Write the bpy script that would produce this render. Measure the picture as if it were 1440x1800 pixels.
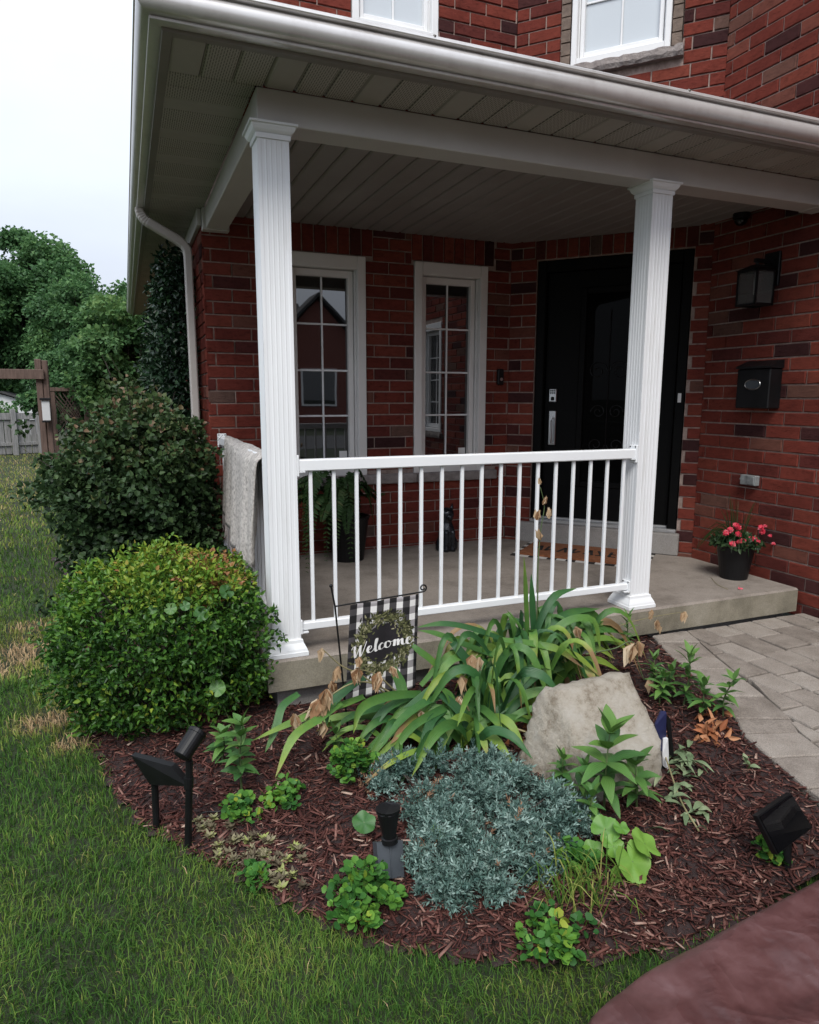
import bpy, math, random
import numpy as np
from mathutils import Vector, Matrix

rng = np.random.default_rng(7)
random.seed(7)
scene = bpy.context.scene
col = scene.collection
for o in list(bpy.data.objects):
    bpy.data.objects.remove(o)

# ---------------------------------------------------------------- camera
# world: X along the porch front, Y into the house, Z up, lawn at z = 0
F_PX = 1217.38
PZ = 0.30                                   # porch floor above the lawn
CAM = np.array([-0.582, -3.135, 1.236 + PZ])
YAW, PITCH, ROLL = math.radians(22.117), math.radians(9.428), math.radians(0.137)


def cam_axes():
    cy, sy, cp, sp = math.cos(YAW), math.sin(YAW), math.cos(PITCH), math.sin(PITCH)
    f = np.array([sy * cp, cy * cp, -sp])
    r = np.array([cy, -sy, 0.0])
    u = np.cross(r, f)
    c, s = math.cos(ROLL), math.sin(ROLL)
    return c * r + s * u, -s * r + c * u, f


RT, UP, FW = cam_axes()
cd = bpy.data.cameras.new('camera')
cam = bpy.data.objects.new('camera', cd)
col.objects.link(cam)
cam.matrix_world = Matrix(((RT[0], UP[0], -FW[0], CAM[0]), (RT[1], UP[1], -FW[1], CAM[1]),
                           (RT[2], UP[2], -FW[2], CAM[2]), (0, 0, 0, 1)))
cd.sensor_fit = 'HORIZONTAL'
cd.sensor_width = 36.0
cd.lens = 36.0 * F_PX / 1440.0
cd.clip_start = 0.05
cd.clip_end = 2000
scene.camera = cam


# a photo pixel is a direction; the distance comes from the plane a thing touches
def ray(x, y):
    return RT * ((x - 720) / F_PX) - UP * ((y - 900) / F_PX) + FW


def onz(x, y, z=0.0):
    d = ray(x, y)
    return CAM + d * (z - CAM[2]) / d[2]


def ony(x, y, Y):
    d = ray(x, y)
    return CAM + d * (Y - CAM[1]) / d[1]


def onx(x, y, X):
    d = ray(x, y)
    return CAM + d * (X - CAM[0]) / d[0]


def onplane(x, y, P, n):
    d = ray(x, y)
    n = np.array(n, float)
    return CAM + d * (n @ (np.array(P, float) - CAM)) / (n @ d)


def project(P):
    d = np.asarray(P, float) - CAM
    z = d @ FW
    return np.stack([720 + F_PX * (d @ RT) / z, 900 - F_PX * (d @ UP) / z, z], -1)


# ---------------------------------------------------------------- world, sun, exposure
SUN_EL, SUN_AZ = math.radians(52), math.radians(205)   # direction towards the sun, azimuth from +Y clockwise
world = bpy.data.worlds.new('World')
scene.world = world
world.use_nodes = True
wn, wl = world.node_tree.nodes, world.node_tree.links
bg = wn['Background']
bg.inputs['Strength'].default_value = 0.1
sky = wn.new('ShaderNodeTexSky')
sky.sky_type = 'NISHITA'
sky.sun_disc = False
sky.sun_elevation = SUN_EL
sky.sun_rotation = SUN_AZ
hs = wn.new('ShaderNodeHueSaturation')
hs.inputs['Saturation'].default_value = 0.35
wl.new(sky.outputs[0], hs.inputs['Color'])
# overcast cloud sheet: brighter overhead than at the horizon (CIE overcast sky), faint cloud mottling
tc = wn.new('ShaderNodeTexCoord')
sx = wn.new('ShaderNodeSeparateXYZ')
wl.new(tc.outputs['Generated'], sx.inputs[0])
mx = wn.new('ShaderNodeMath'); mx.operation = 'MAXIMUM'; mx.inputs[1].default_value = 0.0
wl.new(sx.outputs['Z'], mx.inputs[0])
mm = wn.new('ShaderNodeMath'); mm.operation = 'MULTIPLY_ADD'
mm.inputs[1].default_value = 2.0; mm.inputs[2].default_value = 1.0
wl.new(mx.outputs[0], mm.inputs[0])
nz = wn.new('ShaderNodeTexNoise')
nz.inputs['Scale'].default_value = 2.2; nz.inputs['Detail'].default_value = 5
mp = wn.new('ShaderNodeMapping'); mp.inputs['Scale'].default_value = (1, 1, 2.5)
wl.new(tc.outputs['Generated'], mp.inputs['Vector'])
wl.new(mp.outputs[0], nz.inputs['Vector'])
mr = wn.new('ShaderNodeMapRange')
mr.inputs['To Min'].default_value = 0.78; mr.inputs['To Max'].default_value = 1.22
wl.new(nz.outputs['Fac'], mr.inputs[0])
m2 = wn.new('ShaderNodeMath'); m2.operation = 'MULTIPLY'
wl.new(mm.outputs[0], m2.inputs[0]); wl.new(mr.outputs[0], m2.inputs[1])
cl = wn.new('ShaderNodeVectorMath'); cl.operation = 'SCALE'
cl.inputs[0].default_value = (3.3, 3.6, 4.15)
wl.new(m2.outputs[0], cl.inputs['Scale'])
mixs = wn.new('ShaderNodeMix'); mixs.data_type = 'RGBA'
mixs.inputs[0].default_value = 0.9
wl.new(hs.outputs[0], mixs.inputs[6]); wl.new(cl.outputs[0], mixs.inputs[7])
wl.new(mixs.outputs[2], bg.inputs['Color'])

sd = bpy.data.lights.new('sun', 'SUN')
sd.energy = 1.5
sd.angle = math.radians(24)
sd.color = (1.0, 0.96, 0.9)
sun = bpy.data.objects.new('sun', sd)
col.objects.link(sun)
tow = Vector((math.sin(SUN_AZ) * math.cos(SUN_EL), math.cos(SUN_AZ) * math.cos(SUN_EL), math.sin(SUN_EL)))
sun.rotation_euler = (-tow).to_track_quat('-Z', 'Y').to_euler()
sun.location = (0, -5, 12)

scene.render.engine = 'CYCLES'
scene.view_settings.view_transform = 'Standard'
scene.view_settings.look = 'None'
scene.view_settings.exposure = 0.85
scene.view_settings.gamma = 1.0
scene.view_settings.use_curve_mapping = False
scene.cycles.max_bounces = 8
scene.cycles.diffuse_bounces = 2
scene.cycles.transparent_max_bounces = 8


# ---------------------------------------------------------------- materials
def newmat(name):
    m = bpy.data.materials.new(name)
    m.use_nodes = True
    return m, m.node_tree.nodes, m.node_tree.links, m.node_tree.nodes['Principled BSDF']


def ramp(n, stops, interp='LINEAR'):
    r = n.new('ShaderNodeValToRGB')
    r.color_ramp.interpolation = interp
    e = r.color_ramp.elements
    while len(e) < len(stops):
        e.new(0.5)
    for k, (p, c) in enumerate(stops):
        e[k].position = p
        e[k].color = (c[0], c[1], c[2], 1)
    return r


def coords(n, l, kind='Object', scale=(1, 1, 1)):
    t = n.new('ShaderNodeTexCoord')
    m = n.new('ShaderNodeMapping')
    m.inputs['Scale'].default_value = scale
    l.new(t.outputs[kind], m.inputs['Vector'])
    return m.outputs[0]


def noise(n, l, vec, scale, detail=4, rough=0.6):
    t = n.new('ShaderNodeTexNoise')
    t.inputs['Scale'].default_value = scale
    t.inputs['Detail'].default_value = detail
    t.inputs['Roughness'].default_value = rough
    if vec is not None:
        l.new(vec, t.inputs['Vector'])
    return t.outputs['Fac']


def bump(n, l, h, b, strength=0.3, dist=0.005):
    bm = n.new('ShaderNodeBump')
    bm.inputs['Strength'].default_value = strength
    bm.inputs['Distance'].default_value = dist
    l.new(h, bm.inputs['Height'])
    l.new(bm.outputs[0], b.inputs['Normal'])


def simple(name, stops, scale=8, rough=0.6, bumps=0.0, bscale=None, metal=0.0, stretch=(1, 1, 1), dist=0.004, spec=0.5, detail=4, coord='Object'):
    m, n, l, b = newmat(name)
    v = coords(n, l, coord, stretch)
    h = noise(n, l, v, scale, detail)
    r = ramp(n, stops)
    l.new(h, r.inputs[0])
    l.new(r.outputs[0], b.inputs['Base Color'])
    b.inputs['Roughness'].default_value = rough
    b.inputs['Metallic'].default_value = metal
    b.inputs['Specular IOR Level'].default_value = spec
    if bumps:
        h2 = noise(n, l, v, bscale or scale * 4, 5)
        bump(n, l, h2, b, bumps, dist)
    return m


def tinted(name, stops, rough=0.55, trans=0.0, tcol=(0.3, 0.5, 0.1), source='tint', var=0.0, spec=0.22):
    """colour from a per-leaf attribute; optional light through the leaf"""
    m, n, l, b = newmat(name)
    if source == 'random':
        src = n.new('ShaderNodeObjectInfo').outputs['Random']
    else:
        a = n.new('ShaderNodeAttribute'); a.attribute_name = 'tint'
        src = a.outputs['Fac']
    if var:
        v = coords(n, l)
        h = noise(n, l, v, 40, 3)
        ma = n.new('ShaderNodeMath'); ma.operation = 'MULTIPLY_ADD'
        ma.inputs[1].default_value = var
        l.new(h, ma.inputs[0])
        mb = n.new('ShaderNodeMath'); mb.operation = 'SUBTRACT'
        l.new(src, mb.inputs[0]); mb.inputs[1].default_value = var * 0.5
        l.new(mb.outputs[0], ma.inputs[2])
        src = ma.outputs[0]
    r = ramp(n, stops)
    l.new(src, r.inputs[0])
    l.new(r.outputs[0], b.inputs['Base Color'])
    b.inputs['Roughness'].default_value = rough
    b.inputs['Specular IOR Level'].default_value = spec
    if trans:
        t = n.new('ShaderNodeBsdfTranslucent')
        l.new(r.outputs[0], t.inputs['Color'])
        mxs = n.new('ShaderNodeMixShader')
        mxs.inputs[0].default_value = trans
        l.new(b.outputs[0], mxs.inputs[1]); l.new(t.outputs[0], mxs.inputs[2])
        l.new(mxs.outputs[0], n['Material Output'].inputs['Surface'])
    return m


M = {}
M['vinyl'] = simple('white_vinyl', [(0.3, (0.80, 0.815, 0.825)), (0.7, (0.85, 0.86, 0.87))], 3, 0.42, 0.05, 60, stretch=(1, 1, 0.15))
M['vinyl_dirty'] = simple('column_paint', [(0.22, (0.66, 0.66, 0.65)), (0.42, (0.81, 0.82, 0.83)), (0.8, (0.86, 0.87, 0.88))], 6, 0.42, 0.05, 60, stretch=(3, 3, 0.25), detail=6)
M['trim'] = simple('window_trim', [(0.3, (0.74, 0.71, 0.68)), (0.7, (0.80, 0.77, 0.74))], 4, 0.4)
M['trim_white'] = simple('upper_window_trim', [(0.3, (0.78, 0.78, 0.78)), (0.7, (0.84, 0.84, 0.84))], 4, 0.4)
M['beam'] = simple('beam_cladding', [(0.3, (0.50, 0.475, 0.45)), (0.7, (0.57, 0.545, 0.52))], 2.5, 0.38, 0.06, 6, dist=0.01)
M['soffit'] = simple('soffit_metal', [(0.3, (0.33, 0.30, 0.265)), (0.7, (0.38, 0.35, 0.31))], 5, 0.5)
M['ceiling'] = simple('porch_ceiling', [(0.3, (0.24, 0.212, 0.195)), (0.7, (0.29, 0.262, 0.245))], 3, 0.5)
M['downspout'] = simple('downspout_metal', [(0.3, (0.42, 0.38, 0.35)), (0.7, (0.48, 0.44, 0.41))], 5, 0.45)
M['fascia'] = simple('fascia_metal', [(0.3, (0.19, 0.17, 0.15)), (0.7, (0.23, 0.205, 0.185))], 5, 0.45)


def gutter_mat():
    m, n, l, b = newmat('gutter_metal')
    v = coords(n, l)
    h = noise(n, l, v, 7, 6, 0.7)
    r = ramp(n, [(0.3, (0.54, 0.51, 0.49)), (0.5, (0.64, 0.615, 0.595)), (0.72, (0.67, 0.65, 0.63))])
    l.new(h, r.inputs[0]); l.new(r.outputs[0], b.inputs['Base Color'])
    b.inputs['Roughness'].default_value = 0.28
    b.inputs['Metallic'].default_value = 0.4
    h2 = noise(n, l, v, 5, 2)
    bump(n, l, h2, b, 0.12, 0.01)
    return m


M['gutter'] = gutter_mat()


def soffit_vent():
    m, n, l, b = newmat('soffit_vented_metal')
    v = coords(n, l, 'Object', (1, 1, 1))
    mpn = n.new('ShaderNodeMapping'); mpn.inputs['Rotation'].default_value = (0, 0, math.radians(12))
    l.new(v, mpn.inputs[0])
    br = n.new('ShaderNodeTexBrick')
    br.inputs['Scale'].default_value = 1.0
    br.inputs['Brick Width'].default_value = 0.03
    br.inputs['Row Height'].default_value = 0.010
    br.inputs['Mortar Size'].default_value = 0.0034
    br.inputs['Color1'].default_value = (0, 0, 0, 1); br.inputs['Color2'].default_value = (0, 0, 0, 1)
    br.inputs['Mortar'].default_value = (1, 1, 1, 1)
    mp2 = n.new('ShaderNodeMapping'); mp2.inputs['Rotation'].default_value = (0, 0, math.radians(90))
    l.new(v, mp2.inputs[0]); l.new(mp2.outputs[0], br.inputs['Vector'])
    r = ramp(n, [(0.0, (0.13, 0.118, 0.104)), (0.6, (0.40, 0.365, 0.32))])
    l.new(br.outputs['Color'], r.inputs[0]); l.new(r.outputs[0], b.inputs['Base Color'])
    b.inputs['Roughness'].default_value = 0.5
    bump(n, l, br.outputs['Color'], b, 0.6, 0.003)
    return m


M['soffit_vent'] = soffit_vent()

BRICK_STOPS = [(0.0, (0.050, 0.022, 0.023)), (0.06, (0.075, 0.029, 0.028)), (0.12, (0.125, 0.034, 0.029)),
               (0.22, (0.168, 0.040, 0.030)), (0.6, (0.196, 0.046, 0.033)), (0.92, (0.235, 0.062, 0.042)),
               (0.975, (0.17, 0.085, 0.065)), (1.0, (0.13, 0.085, 0.07))]


def brick_mat(name, source):
    m, n, l, b = newmat(name)
    if source == 'random':
        src = n.new('ShaderNodeObjectInfo').outputs['Random']
    else:
        a = n.new('ShaderNodeAttribute'); a.attribute_name = 'tint'
        src = a.outputs['Fac']
    r = ramp(n, BRICK_STOPS)
    l.new(src, r.inputs[0])
    g = n.new('ShaderNodeNewGeometry')
    mpn = n.new('ShaderNodeMapping'); mpn.inputs['Scale'].default_value = (1, 1, 2.2)
    l.new(g.outputs['Position'], mpn.inputs[0])
    h = noise(n, l, mpn.outputs[0], 22, 6, 0.7)
    r2 = ramp(n, [(0.28, (0.42, 0.38, 0.38)), (0.45, (0.88, 0.86, 0.85)), (0.62, (1.05, 1.02, 1.0)), (0.78, (1.35, 1.3, 1.25))])
    l.new(h, r2.inputs[0])
    mu = n.new('ShaderNodeMix'); mu.data_type = 'RGBA'; mu.blend_type = 'MULTIPLY'
    mu.inputs[0].default_value = 0.9
    l.new(r.outputs[0], mu.inputs[6]); l.new(r2.outputs[0], mu.inputs[7])
    h4 = noise(n, l, g.outputs['Position'], 1.7, 5, 0.65)
    r4 = ramp(n, [(0.3, (0.72, 0.72, 0.74)), (0.55, (1.0, 1.0, 1.0)), (0.75, (1.12, 1.1, 1.08))])
    l.new(h4, r4.inputs[0])
    mu2 = n.new('ShaderNodeMix'); mu2.data_type = 'RGBA'; mu2.blend_type = 'MULTIPLY'; mu2.inputs[0].default_value = 1.0
    l.new(mu.outputs[2], mu2.inputs[6]); l.new(r4.outputs[0], mu2.inputs[7])
    l.new(mu2.outputs[2], b.inputs['Base Color'])
    b.inputs['Roughness'].default_value = 0.9
    b.inputs['Specular IOR Level'].default_value = 0.08
    h2 = noise(n, l, mpn.outputs[0], 55, 6, 0.75)
    bump(n, l, h2, b, 0.8, 0.007)
    return m


M['brick'] = brick_mat('rough_red_brick', 'random')
M['brick_rest'] = brick_mat('rough_red_brick_field', 'tint')
M['mortar'] = simple('mortar', [(0.3, (0.24, 0.17, 0.145)), (0.7, (0.42, 0.32, 0.275))], 30, 0.95, 0.5, 120)
M['quoin'] = simple('grey_brown_brick', [(0.3, (0.13, 0.095, 0.075)), (0.7, (0.22, 0.165, 0.13))], 16, 0.9, 0.8, 60, dist=0.008)
M['stone_sill'] = simple('stone_sill', [(0.3, (0.20, 0.17, 0.16)), (0.7, (0.34, 0.30, 0.28))], 14, 0.9, 0.9, 40, dist=0.015)


def concrete_mat(name, c0, c1, c2, stain=0.6):
    m, n, l, b = newmat(name)
    g = n.new('ShaderNodeNewGeometry')
    h = noise(n, l, g.outputs['Position'], 3.2, 8, 0.7)
    r = ramp(n, [(0.32, c0), (0.5, c1), (0.7, c2)])
    l.new(h, r.inputs[0])
    h3 = noise(n, l, g.outputs['Position'], 160, 2)
    r3 = ramp(n, [(0.35, (0.82, 0.82, 0.82)), (0.65, (1.08, 1.08, 1.08))])
    l.new(h3, r3.inputs[0])
    mu = n.new('ShaderNodeMix'); mu.data_type = 'RGBA'; mu.blend_type = 'MULTIPLY'; mu.inputs[0].default_value = 1
    l.new(r.outputs[0], mu.inputs[6]); l.new(r3.outputs[0], mu.inputs[7])
    l.new(mu.outputs[2], b.inputs['Base Color'])
    b.inputs['Roughness'].default_value = 0.85
    h2 = noise(n, l, g.outputs['Position'], 90, 5)
    bump(n, l, h2, b, 0.35, 0.004)
    return m


M['concrete'] = concrete_mat('porch_concrete', (0.17, 0.143, 0.118), (0.265, 0.228, 0.195), (0.32, 0.28, 0.242))
M['slab_edge'] = concrete_mat('slab_edge_concrete', (0.15, 0.135, 0.10), (0.25, 0.225, 0.17), (0.34, 0.31, 0.25))
M['foundation'] = concrete_mat('foundation_parging', (0.24, 0.22, 0.21), (0.31, 0.29, 0.27), (0.36, 0.34, 0.32))


def paver_mat():
    m, n, l, b = newmat('paver_concrete')
    oi = n.new('ShaderNodeObjectInfo')
    g = n.new('ShaderNodeNewGeometry')
    h = noise(n, l, g.outputs['Position'], 9, 6, 0.7)
    ad = n.new('ShaderNodeMath'); ad.operation = 'MULTIPLY_ADD'; ad.inputs[1].default_value = 0.35
    l.new(oi.outputs['Random'], ad.inputs[0]); l.new(h, ad.inputs[2])
    r = ramp(n, [(0.35, (0.175, 0.145, 0.120)), (0.65, (0.285, 0.245, 0.208)), (0.95, (0.36, 0.318, 0.275))])
    l.new(ad.outputs[0], r.inputs[0])
    h3 = noise(n, l, g.outputs['Position'], 220, 2)
    r3 = ramp(n, [(0.3, (0.62, 0.62, 0.62)), (0.55, (1.0, 1.0, 1.0)), (0.75, (1.25, 1.25, 1.25))])
    l.new(h3, r3.inputs[0])
    mu = n.new('ShaderNodeMix'); mu.data_type = 'RGBA'; mu.blend_type = 'MULTIPLY'; mu.inputs[0].default_value = 1
    l.new(r.outputs[0], mu.inputs[6]); l.new(r3.outputs[0], mu.inputs[7])
    l.new(mu.outputs[2], b.inputs['Base Color'])
    b.inputs['Roughness'].default_value = 0.9
    h2 = noise(n, l, g.outputs['Position'], 60, 8, 0.7)
    bump(n, l, h2, b, 0.9, 0.008)
    return m


M['paver'] = paver_mat()
M['joint'] = simple('joint_soil', [(0.3, (0.02, 0.016, 0.012)), (0.7, (0.05, 0.042, 0.03))], 40, 0.95, 0.5)
M['soil'] = simple('bed_soil', [(0.3, (0.018, 0.010, 0.009)), (0.7, (0.045, 0.024, 0.022))], 25, 0.95, 0.8, 60, dist=0.02)
M['chip'] = tinted('mulch_chip', [(0, (0.020, 0.007, 0.006)), (0.4, (0.070, 0.024, 0.019)), (0.72, (0.135, 0.054, 0.042)), (0.9, (0.25, 0.14, 0.11)), (1, (0.42, 0.30, 0.235))], 0.75, var=0.25)
M['lawn'] = simple('lawn_ground', [(0.3, (0.012, 0.020, 0.006)), (0.7, (0.030, 0.040, 0.012))], 14, 0.95, 0.8, 60, dist=0.03)
M['grass'] = tinted('grass_blade', [(0, (0.022, 0.068, 0.014)), (0.3, (0.072, 0.162, 0.028)), (0.55, (0.155, 0.238, 0.042)), (0.8, (0.32, 0.315, 0.09)), (1, (0.54, 0.38, 0.22))], 0.65, 0.25, spec=0.12)
M['asphalt'] = simple('asphalt', [(0.3, (0.04, 0.04, 0.042)), (0.7, (0.06, 0.06, 0.06))], 60, 0.9, 0.4)
M['black_metal'] = simple('black_metal', [(0.3, (0.003, 0.003, 0.0035)), (0.7, (0.006, 0.006, 0.0065))], 8, 0.45, spec=0.3)
M['black_plastic'] = simple('black_plastic', [(0.3, (0.004, 0.004, 0.0045)), (0.7, (0.008, 0.008, 0.009))], 10, 0.45, spec=0.3)
M['grey_plastic'] = simple('grey_plastic', [(0.3, (0.035, 0.042, 0.05)), (0.7, (0.055, 0.062, 0.07))], 10, 0.4)
M['door_black'] = simple('door_black_paint', [(0.3, (0.0025, 0.0025, 0.0025)), (0.7, (0.004, 0.004, 0.004))], 4, 0.6, spec=0.12)
M['chrome'] = simple('brushed_nickel', [(0.3, (0.5, 0.5, 0.5)), (0.7, (0.6, 0.6, 0.6))], 10, 0.3, metal=1.0)
M['aluminium'] = simple('aluminium', [(0.3, (0.5, 0.5, 0.5)), (0.7, (0.6, 0.6, 0.6))], 10, 0.4, metal=0.7)
M['grey_box'] = simple('grey_cast_metal', [(0.3, (0.16, 0.17, 0.17)), (0.7, (0.34, 0.36, 0.36))], 22, 0.5, metal=0.3)


def glass_mat(name, base, ior=2.1):
    m, n, l, b = newmat(name)
    b.inputs['Base Color'].default_value = (*base, 1)
    b.inputs['Roughness'].default_value = 0.015
    b.inputs['IOR'].default_value = ior
    v = coords(n, l)
    h = noise(n, l, v, 1.6, 2)
    bump(n, l, h, b, 0.02, 0.02)
    return m


M['glass'] = glass_mat('window_glass', (0.006, 0.007, 0.008), 2.2)
M['glass_up'] = glass_mat('upper_window_glass', (0.55, 0.59, 0.62), 1.9)
M['glass_door'] = glass_mat('door_glass', (0.003, 0.003, 0.003), 1.13)
def clear_glass():
    m, n, l, b = newmat('lantern_glass')
    b.inputs['Base Color'].default_value = (0.16, 0.16, 0.15, 1)
    b.inputs['Roughness'].default_value = 0.02
    t = n.new('ShaderNodeBsdfTransparent')
    t.inputs['Color'].default_value = (0.85, 0.85, 0.85, 1)
    mx_ = n.new('ShaderNodeMixShader'); mx_.inputs[0].default_value = 0.3
    l.new(t.outputs[0], mx_.inputs[1]); l.new(b.outputs[0], mx_.inputs[2])
    l.new(mx_.outputs[0], n['Material Output'].inputs['Surface'])
    return m


M['glass_lamp'] = clear_glass()
M['panel_glass'] = glass_mat('solar_panel_glass', (0.004, 0.004, 0.005), 1.5)
M['rock'] = None


def rock_mat():
    m, n, l, b = newmat('limestone_boulder')
    v = coords(n, l)
    h = noise(n, l, v, 7, 12, 0.78)
    r = ramp(n, [(0.30, (0.12, 0.09, 0.06)), (0.39, (0.36, 0.295, 0.22)), (0.48, (0.56, 0.495, 0.40)), (0.66, (0.68, 0.635, 0.555))])
    l.new(h, r.inputs[0]); l.new(r.outputs[0], b.inputs['Base Color'])
    b.inputs['Roughness'].default_value = 0.9
    h2 = noise(n, l, v, 18, 12, 0.8)
    bump(n, l, h2, b, 1.0, 0.04)
    return m


M['rock'] = rock_mat()
M['tarp'] = None


def tarp_mat():
    m, n, l, b = newmat('maroon_cover_fabric')
    v = coords(n, l)
    h = noise(n, l, v, 6, 8, 0.7)
    r = ramp(n, [(0.3, (0.046, 0.016, 0.015)), (0.5, (0.078, 0.031, 0.029)), (0.72, (0.118, 0.056, 0.054))])
    l.new(h, r.inputs[0])
    v2 = coords(n, l, 'Object', (1, 1, 1))
    mr2 = n.new('ShaderNodeMapping'); mr2.inputs['Rotation'].default_value = (0, 0, math.radians(35)); mr2.inputs['Scale'].default_value = (1.2, 26, 1)
    l.new(v2, mr2.inputs[0])
    h4 = noise(n, l, mr2.outputs[0], 5, 5, 0.7)
    r4 = ramp(n, [(0.7, (0, 0, 0)), (0.82, (1, 1, 1))])
    l.new(h4, r4.inputs[0])
    h5 = noise(n, l, v2, 2.6, 2)
    r5 = ramp(n, [(0.54, (0, 0, 0)), (0.64, (1, 1, 1))])
    l.new(h5, r5.inputs[0])
    mm_ = n.new('ShaderNodeMath'); mm_.operation = 'MULTIPLY'
    l.new(r4.outputs[0], mm_.inputs[0]); l.new(r5.outputs[0], mm_.inputs[1])
    mu = n.new('ShaderNodeMix'); mu.data_type = 'RGBA'
    l.new(mm_.outputs[0], mu.inputs[0]); l.new(r.outputs[0], mu.inputs[6]); mu.inputs[7].default_value = (0.42, 0.34, 0.32, 1)
    l.new(mu.outputs[2], b.inputs['Base Color'])
    b.inputs['Roughness'].default_value = 0.42
    hd = n.new('ShaderNodeTexNoise'); hd.inputs['Scale'].default_value = 5.0; hd.inputs['Detail'].default_value = 3
    l.new(v, hd.inputs['Vector'])
    ds = n.new('ShaderNodeVectorMath'); ds.operation = 'MULTIPLY_ADD'; ds.inputs[1].default_value = (0.22, 0.22, 0.22)
    l.new(hd.outputs['Color'], ds.inputs[0]); l.new(v, ds.inputs[2])
    hs_ = []
    for sc_, wt in ((4.5, 1.0), (11.0, 0.45), (26.0, 0.2)):
        vo = n.new('ShaderNodeTexVoronoi'); vo.feature = 'F1'; vo.distance = 'EUCLIDEAN'
        vo.inputs['Scale'].default_value = sc_
        l.new(ds.outputs[0], vo.inputs['Vector'])
        mk = n.new('ShaderNodeMath'); mk.operation = 'MULTIPLY'; mk.inputs[1].default_value = wt / sc_ * 4.5
        l.new(vo.outputs['Distance'], mk.inputs[0]); hs_.append(mk.outputs[0])
    a1_ = n.new('ShaderNodeMath'); l.new(hs_[0], a1_.inputs[0]); l.new(hs_[1], a1_.inputs[1])
    a2_ = n.new('ShaderNodeMath'); l.new(a1_.outputs[0], a2_.inputs[0]); l.new(hs_[2], a2_.inputs[1])
    bump(n, l, a2_.outputs[0], b, 0.55, 0.05)
    return m


M['tarp'] = tarp_mat()
M['blanket'] = simple('knit_throw', [(0.33, (0.34, 0.31, 0.285)), (0.5, (0.60, 0.56, 0.52)), (0.68, (0.74, 0.70, 0.65))], 60, 0.95, 1.0, 170, dist=0.012)
M['fringe'] = simple('throw_fringe', [(0.3, (0.26, 0.23, 0.22)), (0.7, (0.42, 0.38, 0.36))], 20, 0.95)
M['coir'] = simple('coir_mat', [(0.3, (0.16, 0.055, 0.022)), (0.7, (0.27, 0.10, 0.04))], 30, 0.95, 0.8, 140)
M['black_fibre'] = simple('black_fibre', [(0.3, (0.010, 0.008, 0.007)), (0.7, (0.02, 0.016, 0.014))], 30, 0.95)
M['white_fibre'] = simple('white_fibre', [(0.3, (0.45, 0.43, 0.40)), (0.7, (0.55, 0.53, 0.50))], 30, 0.95)
M['statue'] = simple('glazed_black_ceramic', [(0.35, (0.006, 0.007, 0.009)), (0.7, (0.02, 0.024, 0.03))], 14, 0.14, 0.4, 30, dist=0.01)
M['blue_paint'] = simple('dark_blue_paint', [(0.3, (0.010, 0.012, 0.05)), (0.7, (0.02, 0.024, 0.085))], 20, 0.5)
M['white_paint'] = simple('white_paint', [(0.3, (0.55, 0.55, 0.55)), (0.7, (0.7, 0.7, 0.7))], 20, 0.6)
M['old_wood'] = simple('weathered_brown_wood', [(0.3, (0.075, 0.048, 0.038)), (0.7, (0.16, 0.105, 0.085))], 6, 0.85, 0.5, 20, stretch=(6, 6, 0.6))
M['grey_wood'] = simple('weathered_grey_wood', [(0.3, (0.15, 0.15, 0.15)), (0.55, (0.27, 0.265, 0.26)), (0.75, (0.36, 0.35, 0.34))], 5, 0.9, 0.5, 20, stretch=(8, 8, 0.5))
M['shed'] = simple('pale_shed_siding', [(0.3, (0.52, 0.53, 0.54)), (0.7, (0.60, 0.60, 0.60))], 3, 0.7)
M['roof'] = simple('dark_shingle', [(0.3, (0.03, 0.03, 0.032)), (0.7, (0.06, 0.058, 0.056))], 12, 0.95, 0.6, 40)
M['far_brick'] = simple('far_red_brick', [(0.3, (0.15, 0.05, 0.038)), (0.7, (0.21, 0.07, 0.05))], 20, 0.9)
M['bark'] = simple('bark', [(0.3, (0.035, 0.028, 0.022)), (0.7, (0.085, 0.068, 0.055))], 10, 0.95, 0.9, 30, stretch=(3, 3, 0.6), dist=0.03)
M['stem'] = simple('green_stem', [(0.3, (0.05, 0.09, 0.03)), (0.7, (0.10, 0.14, 0.05))], 20, 0.6)
M['dry_stem'] = simple('dry_stem', [(0.3, (0.17, 0.16, 0.07)), (0.7, (0.30, 0.25, 0.13))], 20, 0.7)
M['dry_petal'] = tinted('dried_petal', [(0, (0.10, 0.045, 0.022)), (0.35, (0.30, 0.165, 0.085)), (0.75, (0.50, 0.35, 0.21)), (1, (0.62, 0.50, 0.35))], 0.7, 0.2, var=0.5)
M['orange_leaf'] = tinted('dead_orange_leaf', [(0, (0.14, 0.045, 0.018)), (0.5, (0.36, 0.13, 0.055)), (1, (0.50, 0.25, 0.13))], 0.7, 0.15)
M['iris'] = None


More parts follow.
